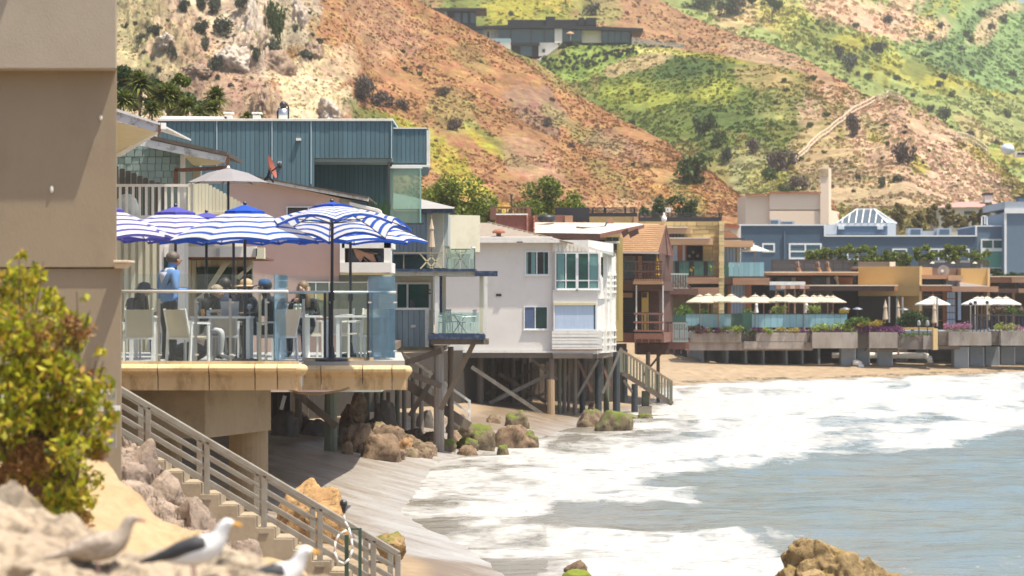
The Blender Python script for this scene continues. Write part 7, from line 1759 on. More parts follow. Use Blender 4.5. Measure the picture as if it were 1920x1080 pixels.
Q(1412,1432,546,553,D,.1)('menu_board',M_whitec,t); Q(1432,1500,545,556,D+.6,.1)('glazing',G_DARK,t)
t2 = slat_screen('plant_screen','dark perforated screen on the restaurant roof before the blue building',1446,1600,487,511,D+6,8,(1446,1490,1506,1530,1545,1561,1579),cat='screen',mt=mat('brown_black_slat',(.05,.04,.038),None,rough=.8),gap=.22)
for x,l in ((1497,'left of three round turbine vents on the restaurant roof'),(1535,'middle of three round turbine vents on the restaurant roof'),(1553,'right of three round turbine vents on the restaurant roof')):
    t2 = thing('turbine_vent',l,'vent',W(x,511,D+4),'round turbine vents'); MB().ball(W(x-2,496,D+4),.26,12,8).build('turbine',M_brown,t2,smooth=True); MB().tube([W(x-1,500,D+4),W(x+2,506,D+4),W(x+3,511,D+4)],.12,8).build('neck',M_cedar,t2,smooth=True)
    MB().beam(W(x,490,D+3.7),W(x+1,500,D+3.7),.05).build('strap',M_steel,t2)
t2 = thing('hooded_vent','pale hooded vent in front of the orange clerestory','vent',W(1570,534,D-1)); MB().ball(W(1568,521,D-1),.17,10,7).build('hood',M_ivory,t2,smooth=True); MB().cyl(W(1569,524,D-1),W(1571,534,D-1),.1,n=8).build('neck',M_ivory,t2)
MB().cyl(W(1454,519,D-1),W(1454,530,D-1),.16,n=8).build('flue',M_dark,t)
o = thing('roof_grill','small brown barbecue hood beside the roof hedge','grill',W(1603,512,D+2)); MB().ball(W(1603,506,D+2),(.4,.25,.28),10,6).build('hood',M_brown,o,smooth=True); MB().cyl(W(1603,512,D+2),W(1603,507,D+2),.05,n=6).build('stand',M_steel,o)
t2 = slat_screen('roof_fence','low weathered slat fence on the ochre roof',1609,1676,491,500,D+4,3,(1609,1640,1664),mt=M_planterd,gap=.2)
Q(1668,1679,491,500,D+3.9,.1)('white_panel',M_white,t2)
t = thing('ochre_building','ochre-walled restaurant wing with wooden glazed doors','restaurant',W(1700,640,D))
MB().foot([(1609,D),(1726,D-3),(1729,D-2.8),(1729,D+6),(1609,D+6)],Z(555,D),Z(500,D)).build('wall',M_och,t)
MB().foot([(1683,D+.2),(1726,D-2.9),(1729,D-2.7),(1729,D+6),(1683,D+6)],Z(625,D),Z(555,D)).build('wall',M_och,t)
Q(1724,1728,500,622,D-3.1,.3)('wall_edge',mat('pale_ochre',None),t)
Q(1728,1748,501,517,D-1.5,4)('upper_block',mat('light_ochre',(.60,.40,.20),None,rough=.9),t); Q(1748,1802,503,517,D+1,4)('upper_block',M_cedar,t); Q(1802,1852,503,534,D-1.2,4)('upper_block',M_och,t); Q(1852,1856,503,600,D-1.4,4)('wall_edge',mat('pale_ochre',None),t)
MB().cyl(W(1769,508,D-1.8),W(1769,508,D-1.6),S(11,D),n=20).build('disc',M_planter,t); MB().cyl(W(1767,508,D-1.85),W(1767,508,D-1.8),S(3,D),n=12).build('disc_hub',M_whitec,t)
Q(1728,1778,515.5,523,D-3,3)('canopy',M_cedar,t); Q(1778,1806,516,526,D-3.1,3)('canopy',M_cedarl,t); Q(1729,1770,523.5,534,D-.5,.1)('clerestory',G_TEAL,t); Q(1771,1775,523,534,D-.6,.1)('post',M_orange,t)
for k in range(6): Q(1774+k*4.6,1778+k*4.6,524,535,D-2,.1)('louvre',M_curt,t)
Q(1727,1785,536,546,D-4,4)('eave',M_orange,t); Q(1785,1872,537,547,D-4.2,4)('eave',M_cedar,t); Q(1726,1785,534,536,D-4.1,4)('eave_cap',mat('pale_cap',None),t)
MB().pp([(1800,529),(1855,536),(1855,538),(1800,537)],D-3.5,3).build('sail',M_parw,t)
Q(1728,1784,546,625,D-1,.3)('door_glazing',G_DARK,t)
for x in (1728,1748,1768): Q(x,x+3,546,622,D-1.2,.2)('door_frame',M_orange,t)
for y in (552,575,600): Q(1728,1770,y,y+2,D-1.15,.1)('door_frame',M_orange,t)
Q(1768,1775,540,622,D-1.6,.4)('column',M_orange,t)
for k in range(3):
    for j in range(5): Q(1776+k*5,1780+k*5,548+j*13,559+j*13,D-1.9,.1)('pane',M_curt,t)
Q(1775,1792,546,622,D-1.8,.2)('lattice_frame',M_cedar,t); Q(1796,1802,546,600,D-1.9,.1)('pane',M_curt,t)
Q(1804,1852,546,625,D+1,.3)('hall',mat('tan_brown_wall',None),t); Q(1792,1804,546,625,D,.3)('hall',M_dkin,t)
t = thing('low_wing','low cedar wing at the right edge behind the white parasols','restaurant',W(1890,640,D+2)); D2=D+2
Q(1856,1900,519,530,D2-3,6)('fascia',M_cedar,t); Q(1897,2000,519,530,D2-3.2,6)('fascia',M_cedarl,t); Q(1856,2000,517.5,519.2,D2-3.3,6)('cap',mat('pale_cap',None),t)
Q(1856,2000,530,541,D2-1,3)('clerestory_wall',M_cedarl,t); Q(1871,1892,529,538,D2-1.2,.1)('window',G_TEAL,t)
for k in range(8): Q(1903+k*5,1907+k*5,529,538,D2-1.2,.1)('louvre',M_curt,t)
Q(1858,1915,541,549,D2-4,6)('eave',M_brown,t); Q(1910,2000,541,549,D2-4.2,6)('eave',M_cedar,t); Q(1856,2000,549,625,D2+.5,.3)('hall',M_brint,t); Q(1898,1903,549,622,D2-1,.3)('column',M_cedarl,t)
t2 = slat_screen('roof_trellis','dark trellis with small cone lamps on the upper ochre roof',1723,1854,488,501,D+3,6,(1723,1745,1790,1820,1851),mt=mat('charcoal_slat',(.06,.06,.062),None,rough=.8),gap=.35)
for x in (1748,1787,1828): MB().lathe(W(x,494,D+2.5),[(S(5,D),0),(.03,.14)],10).build('cone_lamp',M_ivory,t2)

D = 330
t = thing('cream_building','cream stucco building with a tall square chimney and red tile edges','building',W(1480,560,D))
Q(1398,1443,366,520,D+.4,12)('wall',mat('peach_stucco',(.84,.66,.50),(.80,.63,.47),.3,.9),t); MB().foot([(1443,D),(1554,D),(1573,D+8),(1573,D+14),(1443,D+14)],Z(520,D),Z(393,D)).build('wall',mat('peach_stucco',None),t)
Q(1443,1537,362,395,D,12)('wall',mat('peach_stucco',None),t)
MB().prism([W(1537,362,D),W(1554,372,D),W(1554,395,D),W(1537,395,D)],(0,6,0)).build('wall',mat('peach_stucco',None),t)
MB().foot([(1538,D-.3),(1554,D-.3),(1558.5,D+3),(1538,D+3)],Z(420,D),Z(314,D)).build('chimney',mat('peach_stucco',None),t)
Q(1539.5,1553,316,331,D-.42,.14)('chimney_stain',mat('guano_stain',(.50,.42,.30),(.36,.22,.08),2,.9),t)
M_tile = mat('red_roof_tile',(.46,.12,.05),(.36,.09,.04),2,.8)
for a,b,y in ((1397,1443,362.5),(1443,1538,359)):
    x=a
    while x<b: MB().cyl(W(x+1.5,y+1.6,D-.3),W(x+1.5,y+1.6,D+3),S(1.8,D),n=6).build('roof_tile',M_tile,t); x+=3.6
MB().prism([W(1558,370,D+3),W(1574,408,D+8),W(1574,411,D+8),W(1558,374,D+3)],(0,.6,0)).build('verge_tiles',M_tile,t)
for a,b,l in ((1445,1463,'left'),(1465,1490,'right')):
    t2 = thing('air_conditioner',l+' air conditioner on the blue roof before the cream wall','air conditioner',W((a+b)/2,422,D-14),'air conditioners on the blue roof'); y0 = 411 if l=='left' else 414
    Q(a,b,y0,422,D-14,1.5)('case',mat('grey_metal',(.50,.53,.56),None,rough=.5),t2); Q(a+1,b-4,y0+2,419,D-14.06,.1)('grille',mat('grille_blue',(.10,.16,.22),None,rough=.6),t2)

D = 300
t = thing('blue_building','long slate-blue clapboard building with white trim behind the restaurant','building',W(1650,560,D))
MB().pb(1388,1547,422,560,D+.1,14).pb(1547,1829,441,560,D+.1,14).build('wall',M_lapb,t)
m = MB(); y = 423.
while y < 540:
    a = 1388 if y < 442 else 1388; b = 1547 if y < 442 else 1829
    m.pb(a,b,y+.5,y+3.4,D-.05*1,.12); y += 3.9
lap = m.build('lap_siding',M_lapb,t); lap['kind']='stuff'
Q(1385,1549,420.5,423,D-.2,14)('parapet_cap',M_wfr,t); Q(1546,1832,441,443.5,D-.2,14)('parapet_cap',M_wfr,t); Q(1545,1548,421,443,D-.25,.3)('trim',M_wfr,t); Q(1386,1389,422,520,D-.25,.3)('trim',M_wfr,t); Q(1829,1832,424,443,D-.22,.3)('trim',M_wfr,t)
Q(1829,1884,424,560,D+.3,12)('mid_block',M_lapb2,t); Q(1828,1885,422.5,425,D+.1,12)('parapet_cap',M_wfr,t)
Q(1885,2010,399,560,D-2,14)('tower',M_lapb2,t); Q(1883.5,1887.5,399,515,D-2.2,.3)('trim',M_wfr,t); Q(1884,2010,391,400,D-2.3,.4)('frieze',M_wfr,t); Q(1884,2010,378,391,D-2.1,14)('tower_roof',mat('grey_blue_roof',(.32,.37,.42),None,rough=.7),t)
m = MB(); y=402.
while y<540: m.pb(1888,2010,y,y+3.1,D-2.1,.12); y+=3.9
lap = m.build('lap_siding',M_lapb2,t); lap['kind']='stuff'
m = MB(); y=427.
while y<540: m.pb(1831,1884,y,y+3.1,D+.2,.12); y+=3.9
lap = m.build('lap_siding',M_lapb2,t); lap['kind']='stuff'
window(t,1396,1415,456,472,D,fw=3,glass=G_DARK,proud=.12); window(t,1429,1453,456,473,D,fw=3,glass=G_GREEN,proud=.12)
window(t,1479,1541,456,486,D,mull=(1510,),trans=(471.5,),fw=3.2,glass=G_GREEN,proud=.12,curtain=((1482,1507,M_curtt),(1512,1537,M_curtt)))
window(t,1588,1610,466,488,D,fw=2.6,glass=G_DARK,proud=.12); window(t,1673,1701,466,486,D,fw=2.6,glass=G_DARK,proud=.12); window(t,1742,1778,466,492,D,mull=(1760,),fw=2.6,glass=G_DARK,proud=.12); window(t,1795,1818,466,492,D,fw=2.6,glass=G_DARK,proud=.12)
window(t,1839,1884,448,468,D+.2,mull=(1862,),fw=3,glass=G_GREEN,proud=.12); window(t,1839,1884,468,505,D+.2,fw=3.4,glass=mat('sea_green_glass',(.10,.30,.24),(.08,.25,.21),.5,.15),proud=.12); window(t,1852,1884,503,516,D+.2,mull=(1864,),fw=2.4,glass=G_DARK,proud=.12)
Q(1470,1472.5,433,490,D-.25,.2)('downpipe',M_lapb,t)
t = thing('glass_skylight','white-framed glass lantern roof on the blue building','skylight',W(1623,440,D+4)); D4=D+4
Q(1547,1569,421,440,D4,6)('louvre_box',M_wfr,t); Q(1569,1664,423,440,D4+.1,6)('drum',M_lapb2,t); Q(1569,1664,418.5,424,D4,6)('eave',M_wfr,t); Q(1662,1680,419,441,D4+.2,5)('louvre_box',M_wfr,t)
for x in (1572,1645): Q(x,x+11,424,430,D4-.2,.3)('bracket',M_wfr,t)
a = [W(1568,418.5,D4),W(1664,418.5,D4),W(1638,392,D4+2.5),W(1606,392,D4+2.5)]
MB().add(a,[(0,1,2,3)]).build('glass',mat('skylight_glass',(.10,.13,.15),(.06,.08,.10),.6,.1,spec=.8),t); MB().add([a[1],W(1680,418.5,D4+5),W(1640,392,D4+4),a[2]],[(0,1,2,3)]).build('glass',mat('pale_skylight',(.38,.44,.46),None,rough=.2),t)
for xb in (1568,1579,1591,1604,1616,1629,1641,1653,1664):
    xt = {1568:1606,1664:1638}.get(xb,xb+4); k = min(1,(xt-1568)/38,(1664-xt)/26) if xb not in (1568,1664) else 1
    MB().beam(W(xb,418.5,D4-.1),W(xb+(xt-xb)*k,418.5-26.5*k,D4-.1+2.5*k),.09).build('glazing_bar',M_wfr,t)
MB().beam(W(1605,392,D4+2.4),W(1640,392,D4+2.4),.15).build('ridge',M_wfr,t); MB().beam(W(1640,392,D4+2.4),W(1681,419,D4+5),.15).build('hip',M_wfr,t)
for (a,b,y0,y1,l) in ((1703,1730,428,440,'left'),(1757,1784,428,440,'right')):
    t2 = thing('air_conditioner',l+' roof air conditioner on the long blue parapet','air conditioner',W((a+b)/2,441,D+5),'air conditioners on the blue roof'); Q(a,b,y0,y1+1,D+5,2)('case',mat('grey_metal',None),t2); Q(a+5,b-4,y0+2,y1-1,D+4.94,.1)('grille',mat('grille_blue',None),t2)
t2 = thing('roof_duct','pale ribbed duct between the two air conditioners','duct',W(1743,441,D+6)); Q(1730,1757,433,441,D+6,1.5)('duct',mat('grey_metal',None),t2)
t2 = thing('roof_ladder_frame','small white hooped frame on the blue parapet','frame',W(1847,422,D+3))
for a,b,c,d in ((1840,1842,404,422),(1850,1852,404,422),(1840,1852,404,406),(1846,1847.5,406,420)): Q(a,b,c,d,D+3,.1)('bar',M_wfr,t2)
t2 = thing('tower_vent','dark louvred vent on top of the right blue tower','vent',W(1915,380,D)); Q(1907,1930,368,372,D,2)('cap',M_dark,t2); Q(1910,1930,372,380,D+.2,1.6)('base',M_lapb2,t2)
t = thing('tiled_house','distant house with a pink tiled roof and white chimney behind the trees','house',W(1820,450,370)); Dk=370
m = MB(); m.add([W(1750,389,Dk),W(1888,387,Dk),W(1862,377,Dk+6),W(1795,379,Dk+6)],[(0,1,2,3)]); m.build('roof',mat('pink_tile',(.50,.28,.24),(.42,.22,.19),3,.9,stretch=(3,1,1)),t)
Q(1760,1885,389,470,Dk+.5,8)('wall',M_ivory,t); Q(1847,1861,364,380,Dk+3,2)('chimney',M_white,t); Q(1846,1862,361,366,Dk+2.9,2.2)('chimney_cap',M_dark,t); Q(1808,1826,396,402,Dk+.4,.1)('window',G_TEAL,t)
t = thing('red_roofed_house','sliver of a red-tiled house left of the blue building','house',W(1370,520,270)); MB().pp([(1354,421),(1387,422),(1387,426),(1354,425)],270,5).build('roof',M_tile,t); Q(1354,1387,425,500,270.5,5)('wall',mat('peach_stucco',None),t)
t = thing('roof_sign','small white square panel standing above the black roof fence','sign',W(1253,399,246)); Q(1248,1258,389,398,246,.1)('panel',M_whitec,t); Q(1252,1254,398,406,246,.1)('post',M_dark,t); MB().cyl(W(1252,393,245.9),W(1252,393,246),.05,n=8).build('emblem',M_dark,t)

for px,l,c in ((1557,'person in white seated behind the terrace glass near its right end',(.6,.6,.6)),(1512,'person in a brown top seated behind the terrace glass below the closed umbrella',(.20,.11,.07)),(1440,'person in dark clothes seated behind the terrace glass at the second parasol group',(.05,.05,.06))):
    p = person(l,(X(px,235),235,Z(603,235)-.55),math.radians(-30),'sit',cloth('c%d'%px,c),BLK,SHOE,hair=H_GR if px==1557 else H_DK,group='diners on the far terrace',sub=1,fingers=False)

def clump(label,x0,x1,y0,y1,D,mt,n,leaf,name='planting',group='plants in the terrace planters',cat='plant',asp=.4):
    t = thing(name,label,cat,W((x0+x1)/2,y1,D),group); cl=[]; k=max(2,int((x1-x0)/5))
    for i in range(k):
        px=x0+(x1-x0)*(i+.5)/k; r=S((y1-y0)*.45,D); c=W(px+rr.uniform(-2,2),y0+(y1-y0)*rr.uniform(.4,.65),D+rr.uniform(0,.5)); cl.append((c.x,c.y,c.z,r*rr.uniform(.7,1.1)))
    P=clump_points(n,cl,rr.randrange(9999)); V,Fq=leaf_arrays(P,leaf,rr.randrange(9999),asp); o=mesh_np('foliage',V,Fq,mt,t); o['kind']='stuff'
    m=MB(); [m.cyl(W((x0+x1)/2,y1,D+.2),Vector(c[:3]),.02,n=4) for c in cl]; m.build('stem',mat('twig',None),t)
L_BRN = leafmat('bronze_leaves',[(.16,.10,.07),(.22,.16,.10),(.10,.06,.05),(.28,.22,.12)],.3)
DT = 231.6
for a in [('bronze spiky plant at the left end of the first planter',1294,1312,607,626,L_BRN,250,.22),('dark purple plant second in the first planter',1308,1324,609,626,L_PUR,220,.2),('lime spiky plant in the first planter',1320,1334,611,626,L_LIME,180,.2),('low purple ground plants in the first planter',1332,1358,615,626,L_PUR,260,.14),
          ('yellow-green mound in the first planter',1352,1378,609,625,L_LIME,300,.16),('pale lime spiky plant at the right end of the first planter',1376,1391,609,626,L_LIME,220,.2),('dark bushes filling the gap between first and second planters',1392,1420,612,632,L_DK,300,.16),('dark purple mound at the left of the second planter',1410,1434,610,627,L_PUR,300,.18),
          ('lime spiky plant in the second planter',1432,1448,612,626,L_LIME,180,.2),('yellow flowering plant in the middle of the second planter',1455,1470,610,624,L_ORG,200,.14),('orange-yellow mound right in the second planter',1480,1500,613,625,L_ORG,220,.13),('purple plants at the right end of the second planter',1498,1526,614,627,L_PUR,320,.14),
          ('long purple row along the third planter',1524,1580,613,628,L_PUR,700,.14),('big lime and green clump over the third planter',1522,1562,604,628,L_LIME,420,.24),('purple patch between the two lime clumps',1560,1582,612,628,L_PUR,260,.15),('lime spiky clump at the right end of the third planter',1570,1602,604,628,L_LIME,380,.24),
          ('green leafy plants behind the purple hedge',1590,1626,590,614,L_GRN,420,.22),('orange and green plants behind the purple hedge',1600,1655,598,614,L_ORG,420,.16),('left half of the trailing purple hedge',1592,1640,606,628,L_PUR,900,.18),('right half of the trailing purple hedge',1635,1688,607,634,L_PUR,1000,.18),
          ('low green cover in the dark planter',1690,1748,622,632,L_GRN,420,.14),('pink flowering bush right of the ochre post',1774,1816,601,622,L_PNK,700,.14),('white and green flowers below the pink bush',1772,1818,614,624,L_LIME,200,.12),('pale flowering plants behind the black railing',1864,1905,602,622,L_LIME,320,.16),('lilac flowers behind the black railing',1885,1925,606,622,L_PNK,260,.12),
          ('small orange bush by the mushroom heaters',1572,1590,578,590,L_ORG,200,.14),('bamboo plant at the left end of the terrace',1272,1294,566,600,L_GRN,300,.26),('green shrub under the striped windows',1396,1412,574,606,L_GRN,300,.2),('bright green plant under the awning',1455,1472,566,590,L_LIME,240,.2),('yellow-green plant beyond the closed white umbrella',1517,1535,570,590,L_LIME,240,.2),
          ('small green tree between parasols left on the terrace',1315,1328,578,590,L_GRN,120,.18),('tall grasses behind the white parasols',1856,1885,570,592,L_BRN,260,.3),('green shrub at the right edge behind the parasols',1888,1918,572,590,L_GRN,300,.2),('pink bush at the right edge by the parasols',1908,1930,574,584,L_PNK,160,.14)]:
    clump(a[0],a[1],a[2],a[3],a[4],DT+(3 if a[4]<612 else 0),a[5],a[6],a[7])
t = thing('clipped_bush','large round dark green clipped bush on the terrace','bush',W(1711,622,DT+3)); cl=[(*W(1711+dx,598+dy,DT+3),S(14,DT)) for dx,dy in ((0,0),(-14,3),(14,3),(-6,-6),(8,-5),(0,6),(-20,7),(20,7))]
P=clump_points(2600,cl,5); V,Fq=leaf_arrays(P,.15,6,.6); mesh_np('foliage',V,Fq,L_DK,t)['kind']='stuff'; MB().cyl(W(1711,622,DT+3),W(1711,598,DT+3),.12).build('trunk',mat('bark',(.12,.09,.06),(.2,.16,.12),4,.9),t)

T_A = leafmat('bright_tree_leaves',[(.10,.15,.02),(.18,.23,.035),(.27,.31,.05),(.05,.08,.015),(.14,.18,.03)],.35)
T_B = leafmat('olive_tree_leaves',[(.17,.15,.05),(.26,.20,.07),(.11,.12,.045),(.32,.25,.10),(.08,.09,.04)],.3)
T_C = leafmat('dark_tree_leaves',[(.03,.06,.02),(.05,.09,.03),(.08,.13,.04)],.3)
tree('leafy_tree','broad bright green tree spilling right of the greenish glass screen','tree',W(835,382,178),(2.75,2.1,1.75),T_A,4.0,34,6500,.20,3,'trees behind the beach houses',rr=(.28,.5))
tree('leafy_tree','bright green tree low behind the red roof enclosure','tree',W(900,400,182),(1.9,1.5,1.0),T_A,4.0,24,2600,.20,4,'trees behind the beach houses')
tree('leafy_tree','rounded bright green tree above the black-covered tub','tree',W(1030,382,215),(2.6,2.0,1.7),T_A,8.0,30,5000,.22,5,'trees behind the beach houses',rr=(.25,.45))
tree('leafy_tree','lower green tree joining the rounded tree from the left','tree',W(1000,398,212),(1.6,1.2,1.0),T_A,8.0,16,1600,.22,15,'trees behind the beach houses')
for i,(px,py,rx,rz,l) in enumerate(((1222,396,.8,.5,'left'),(1262,388,1.2,.9,'middle'),(1290,391,1.0,.7,'right'))): tree('conifer',l+' of three dark shrubby trees behind the roof fence of the stone house','tree',W(px,py,262),(rx*1.5,rx,rz*1.4),T_C,9,12,900,.22,20+i,'dark trees behind the roof fence')
for i,(px,py,rx,rz,l) in enumerate(((1683,400,19,32,'olive-coloured tree right of the glass skylight'),(1722,412,17,26,'second olive tree from the left behind the blue parapet'),(1748,402,17,30,'olive tree above the ribbed duct'),(1776,404,18,30,'tall olive tree above the right air conditioner'),(1806,412,18,26,'olive tree in front of the pink-tiled roof'),(1850,396,18,24,'darker olive tree behind the white hooped frame'),(1873,403,15,22,'olive tree beside the right blue tower'),(1828,408,14,22,'thin olive tree below the white chimney'))):
    Dk=335; tree('olive_tree',l,'tree',W(px,py+6,Dk),(S(rx,Dk),S(rx,Dk)*.8,S(rz,Dk)),T_B,W(px,450,Dk).z,20,3000,.26,40+i,'trees behind the blue building',trunk=mat('pale_bark',(.42,.34,.24),(.3,.24,.18),3,.9),tr=.12)
HD=262
for i,(x0,x1,y0,y1,l,mt) in enumerate(((1505,1545,470,490,'low green hedge in front of the double blue-building window',T_A),(1540,1580,462,492,'darker leafy hedge right of the double window',T_A),(1585,1640,455,494,'large bright hedge above the weathered slat fence',T_A),(1636,1672,452,494,'tallest leafy hedge bush before the blue wall',T_A),(1670,1720,470,500,'green hedge in front of the small blue-building window',T_A),(1718,1770,455,492,'bushy bright hedge left above the dark trellis',T_A),(1768,1812,458,492,'bushy hedge above the middle of the dark trellis',T_A),(1810,1852,470,494,'thin leafy hedge at the right end of the dark trellis',T_A),(1862,1890,507,520,'small green shrub at the foot of the blue tower',T_C),(1896,1925,514,520,'low green tuft at the right edge on the cedar wing',T_C))):
    t = thing('hedge_bush',l,'bush',W((x0+x1)/2,y1+4,HD),'hedge in front of the blue building'); cl=[]
    rr2=random.Random(i+3)
    for k in range(int((x1-x0)/3.2)):
        px=rr2.uniform(x0,x1); py=y0+(y1-y0)*rr2.uniform(.08,1)**.8; cl.append((*W(px,py,HD+rr2.uniform(0,1.2)),S(rr2.uniform(5,9),HD)))
    P=clump_points(int((x1-x0)*40),cl,i); V,Fq=leaf_arrays(P,.20,i+9,.6); mesh_np('foliage',V,Fq,mt,t)['kind']='stuff'
    m=MB(); [m.cyl(W((x0+x1)/2+rr2.uniform(-8,8),y1+4,HD+.5),Vector(c[:3]),.04,.02,n=5) for c in cl[:8]]; m.build('stem',mat('twig',None),t)
L_PALM = leafmat('palm_fronds',[(.05,.09,.02),(.12,.16,.03),(.20,.22,.04),(.03,.05,.015),(.26,.25,.07)],.3)
def palm(label,px,py,D,rpx,n,mt=L_PALM,base=None,up=.6):
    c=W(px,py+6,D); R=S(rpx*1.35,D); t=thing('palm',label,'palm',(c.x,c.y,c.z-R*1.4),'palms and agaves behind the left houses'); r_=random.Random(px); m=MB()
    for i in range(n):
        a=r_.uniform(0,6.283); el=r_.uniform(-.2,1.4); d=Vector((math.cos(a)*math.cos(el),math.sin(a)*math.cos(el),math.sin(el))); L=R*r_.uniform(.6,1.05); side=d.cross(Vector((0,0,1)));
        side = side.normalized() if side.length>.05 else Vector((1,0,0)); w=R*.035+.015; p0=c+d*.05; p1=c+d*L*.55; p2=c+d*L+Vector((0,0,-L*.28))
        m.add([p0-side*w*.5,p0+side*w*.5,p1+side*w,p1-side*w],[(0,1,2,3)]); m.add([p1-side*w,p1+side*w,p2],[(0,1,2)])
    m.build('fronds',mt,t)['kind']='stuff'; MB().cyl((c.x,c.y,c.z-R*1.5),c,R*.05,n=7).build('trunk',mat('bark',None),t)
for i,a in enumerate([('bushy palm highest against the taupe wall edge',262,160,130,40,320),('palm between the two left roofs',232,190,128,34,260),('wide dark palm in the middle of the left planting',315,185,130,44,420),('spiky palm rising highest, right of the middle palm',405,180,128,30,260),('bright yellow-green agave at the right of the left planting',400,203,124,26,200),('dark low palm above the skylight',350,200,126,30,300),('palm right of the white eaves',285,205,122,26,240),('small dark agave between the two roof vents',462,214,126,16,120),('small agave right of the second roof vent',486,212,126,14,100),('palm low against the blue-green roof',372,210,122,22,200)]): palm(a[0],a[1],a[2],a[3],a[4],a[5])
t = thing('leafy_shrubs','round bright green shrub among the left palms','shrub',W(340,175,133)); cl=[(*W(340+dx,150+dy,133),S(9,133)) for dx,dy in ((0,0),(-10,3),(10,2),(-4,-5),(6,7))]; P=clump_points(700,cl,3); V,Fq=leaf_arrays(P,.17,4,.6); mesh_np('foliage',V,Fq,T_A,t)['kind']='stuff'
t = thing('leafy_shrubs','broad dark shrub filling between the left palms','shrub',W(250,215,135)); cl=[(*W(x,y,135),S(20,135)) for x,y in ((230,140),(255,150),(225,170),(290,165),(320,170),(350,190),(250,190),(290,195),(380,205),(330,205))]; P=clump_points(6000,cl,3); V,Fq=leaf_arrays(P,.22,4,.4); mesh_np('foliage',V,Fq,T_C,t)['kind']='stuff'
# ------------------------------------------------------------------ on the hills
def on(layer,px,py):
    L = LAYER[layer]; d = (L['px']-px)**2 + (L['py']-py)**2; i = int(np.argmin(d)); return Vector(L['V'][i])
def lift(layer,px,py,D_off=0): return on(layer,px,py)
def tufts(name,layer,n,hmin,hmax,seed,mult=1.45):
    L = LAYER[layer]; r = np.random.RandomState(seed); nu,nv = L['nu'],L['nv']
    V = L['V'].reshape(nu,nv,3); C = L['col'].reshape(nu,nv,3)
    i = r.randint(0,nu-1,n*2); j = r.randint(0,nv-1,n*2); u = r.rand(n*2)[:,None]; v = r.rand(n*2)[:,None]
    P = V[i,j]*(1-u)*(1-v)+V[i+1,j]*u*(1-v)+V[i,j+1]*(1-u)*v+V[i+1,j+1]*u*v; c = C[i,j]
    px = 960+P[:,0]/P[:,1]*F; py = HY+(H-P[:,2])/P[:,1]*F
    ok = (px>180)&(px<1960)&(py>-30)&(py<460)
    nsk = vnoise(P[:,0],P[:,1],.12,seed,3); ok &= (nsk > .38)
    bright = c.sum(axis=1)>1.35; ok &= ~(bright & (r.rand(len(P))<.92))
    P=P[ok][:n]; c=c[ok][:n]; n=len(P)
    h=(hmin+(hmax-hmin)*r.rand(n)**2)[:,None]; w=h*(.5+.8*r.rand(n)[:,None])
    a=r.rand(n)*6.283; ax=np.stack([np.cos(a),np.sin(a)*.6,np.zeros(n)],1)*w; up=np.stack([r.normal(0,.2,n),r.normal(0,.2,n),np.ones(n)],1)*h
    base=P-np.array([0,0,.1]); b2=np.stack([-np.sin(a),np.cos(a),np.zeros(n)],1)*w
    Vv=np.stack([base-ax,base+ax,base+up+ax*.5,base+up*.8-ax*.6,base-b2,base+b2,base+up*.9+b2*.5,base+up-b2*.5],1).reshape(-1,3)
    Fq=np.arange(8*n).reshape(-1,4)
    hue=r.rand(n)[:,None]; cc=c*(.55+.75*r.rand(n)[:,None]); cc=np.where(hue<.22,cc*np.array([.62,.85,.6]),cc); cc=np.where(hue>.88,cc*np.array([1.25,1.2,1.1]),cc)
    o=mesh_np(name,Vv,Fq,TUFT); o['kind']='stuff'
    color_attr(o,np.clip(np.repeat(cc*mult,8,axis=0),.005,.8))
m_,t_,N_,L_,P_n=nodes_of('grass_tufts'); at_=N_.new('ShaderNodeAttribute'); at_.attribute_name='paint'; L_.new(at_.outputs['Color'],P_n.inputs['Base Color']); P_n.inputs['Roughness'].default_value=.9; P_n.inputs['Specular IOR Level'].default_value=.1
tr_=N_.new('ShaderNodeBsdfTranslucent'); L_.new(at_.outputs['Color'],tr_.inputs[0]); mx_=N_.new('ShaderNodeMixShader'); mx_.inputs[0].default_value=.35; L_.new(P_n.outputs[0],mx_.inputs[1]); L_.new(tr_.outputs[0],mx_.inputs[2]); L_.new(mx_.outputs[0],N_['Material Output'].inputs[0]); TUFT=m_
tufts('dry_grass','near_hill',42000,.10,.34,1); tufts('hill_grass','middle_hill',30000,.15,.5,2); tufts('hill_grass','rear_slope',10000,.2,.6,3); tufts('hill_grass','far_slope',14000,.3,1.0,4)

RK_CRAG = rock_material('crag_rock',(.60,.52,.43),(.36,.28,.22),scale=.5); RK_BR2 = rock_material('brown_crag',(.42,.30,.21),(.20,.14,.10),scale=.5)
S_DK = leafmat('sage_shrub',[(.045,.06,.035),(.08,.10,.06),(.03,.04,.025),(.12,.14,.085)],.2)
S_BR = leafmat('brown_shrub',[(.10,.075,.06),(.15,.11,.09),(.06,.05,.045),(.20,.15,.12)],.2)
S_GR = leafmat('green_shrub',[(.05,.09,.02),(.09,.14,.03),(.03,.06,.015),(.14,.18,.04)],.25)
def shrub_mesh(nm,mt,seed,n=650,leaf=.19):
    r=random.Random(seed); cl=[(r.uniform(-.6,.6),r.uniform(-.5,.5),r.uniform(.25,.75),r.uniform(.28,.5)) for _ in range(9)]
    P=clump_points(n,cl,seed); V,Fq=leaf_arrays(P,leaf,seed+1,.6); V[:,2]=np.maximum(V[:,2],-.15)
    o=mesh_np('shrub',V,Fq,mt); me=o.data; COL.objects.unlink(o); bpy.data.objects.remove(o); return me
SH={k:[shrub_mesh(k,mt,s+10*i) for s in (1,2,3)] for i,(k,mt) in enumerate((('d',S_DK),('b',S_BR),('g',S_GR)))}
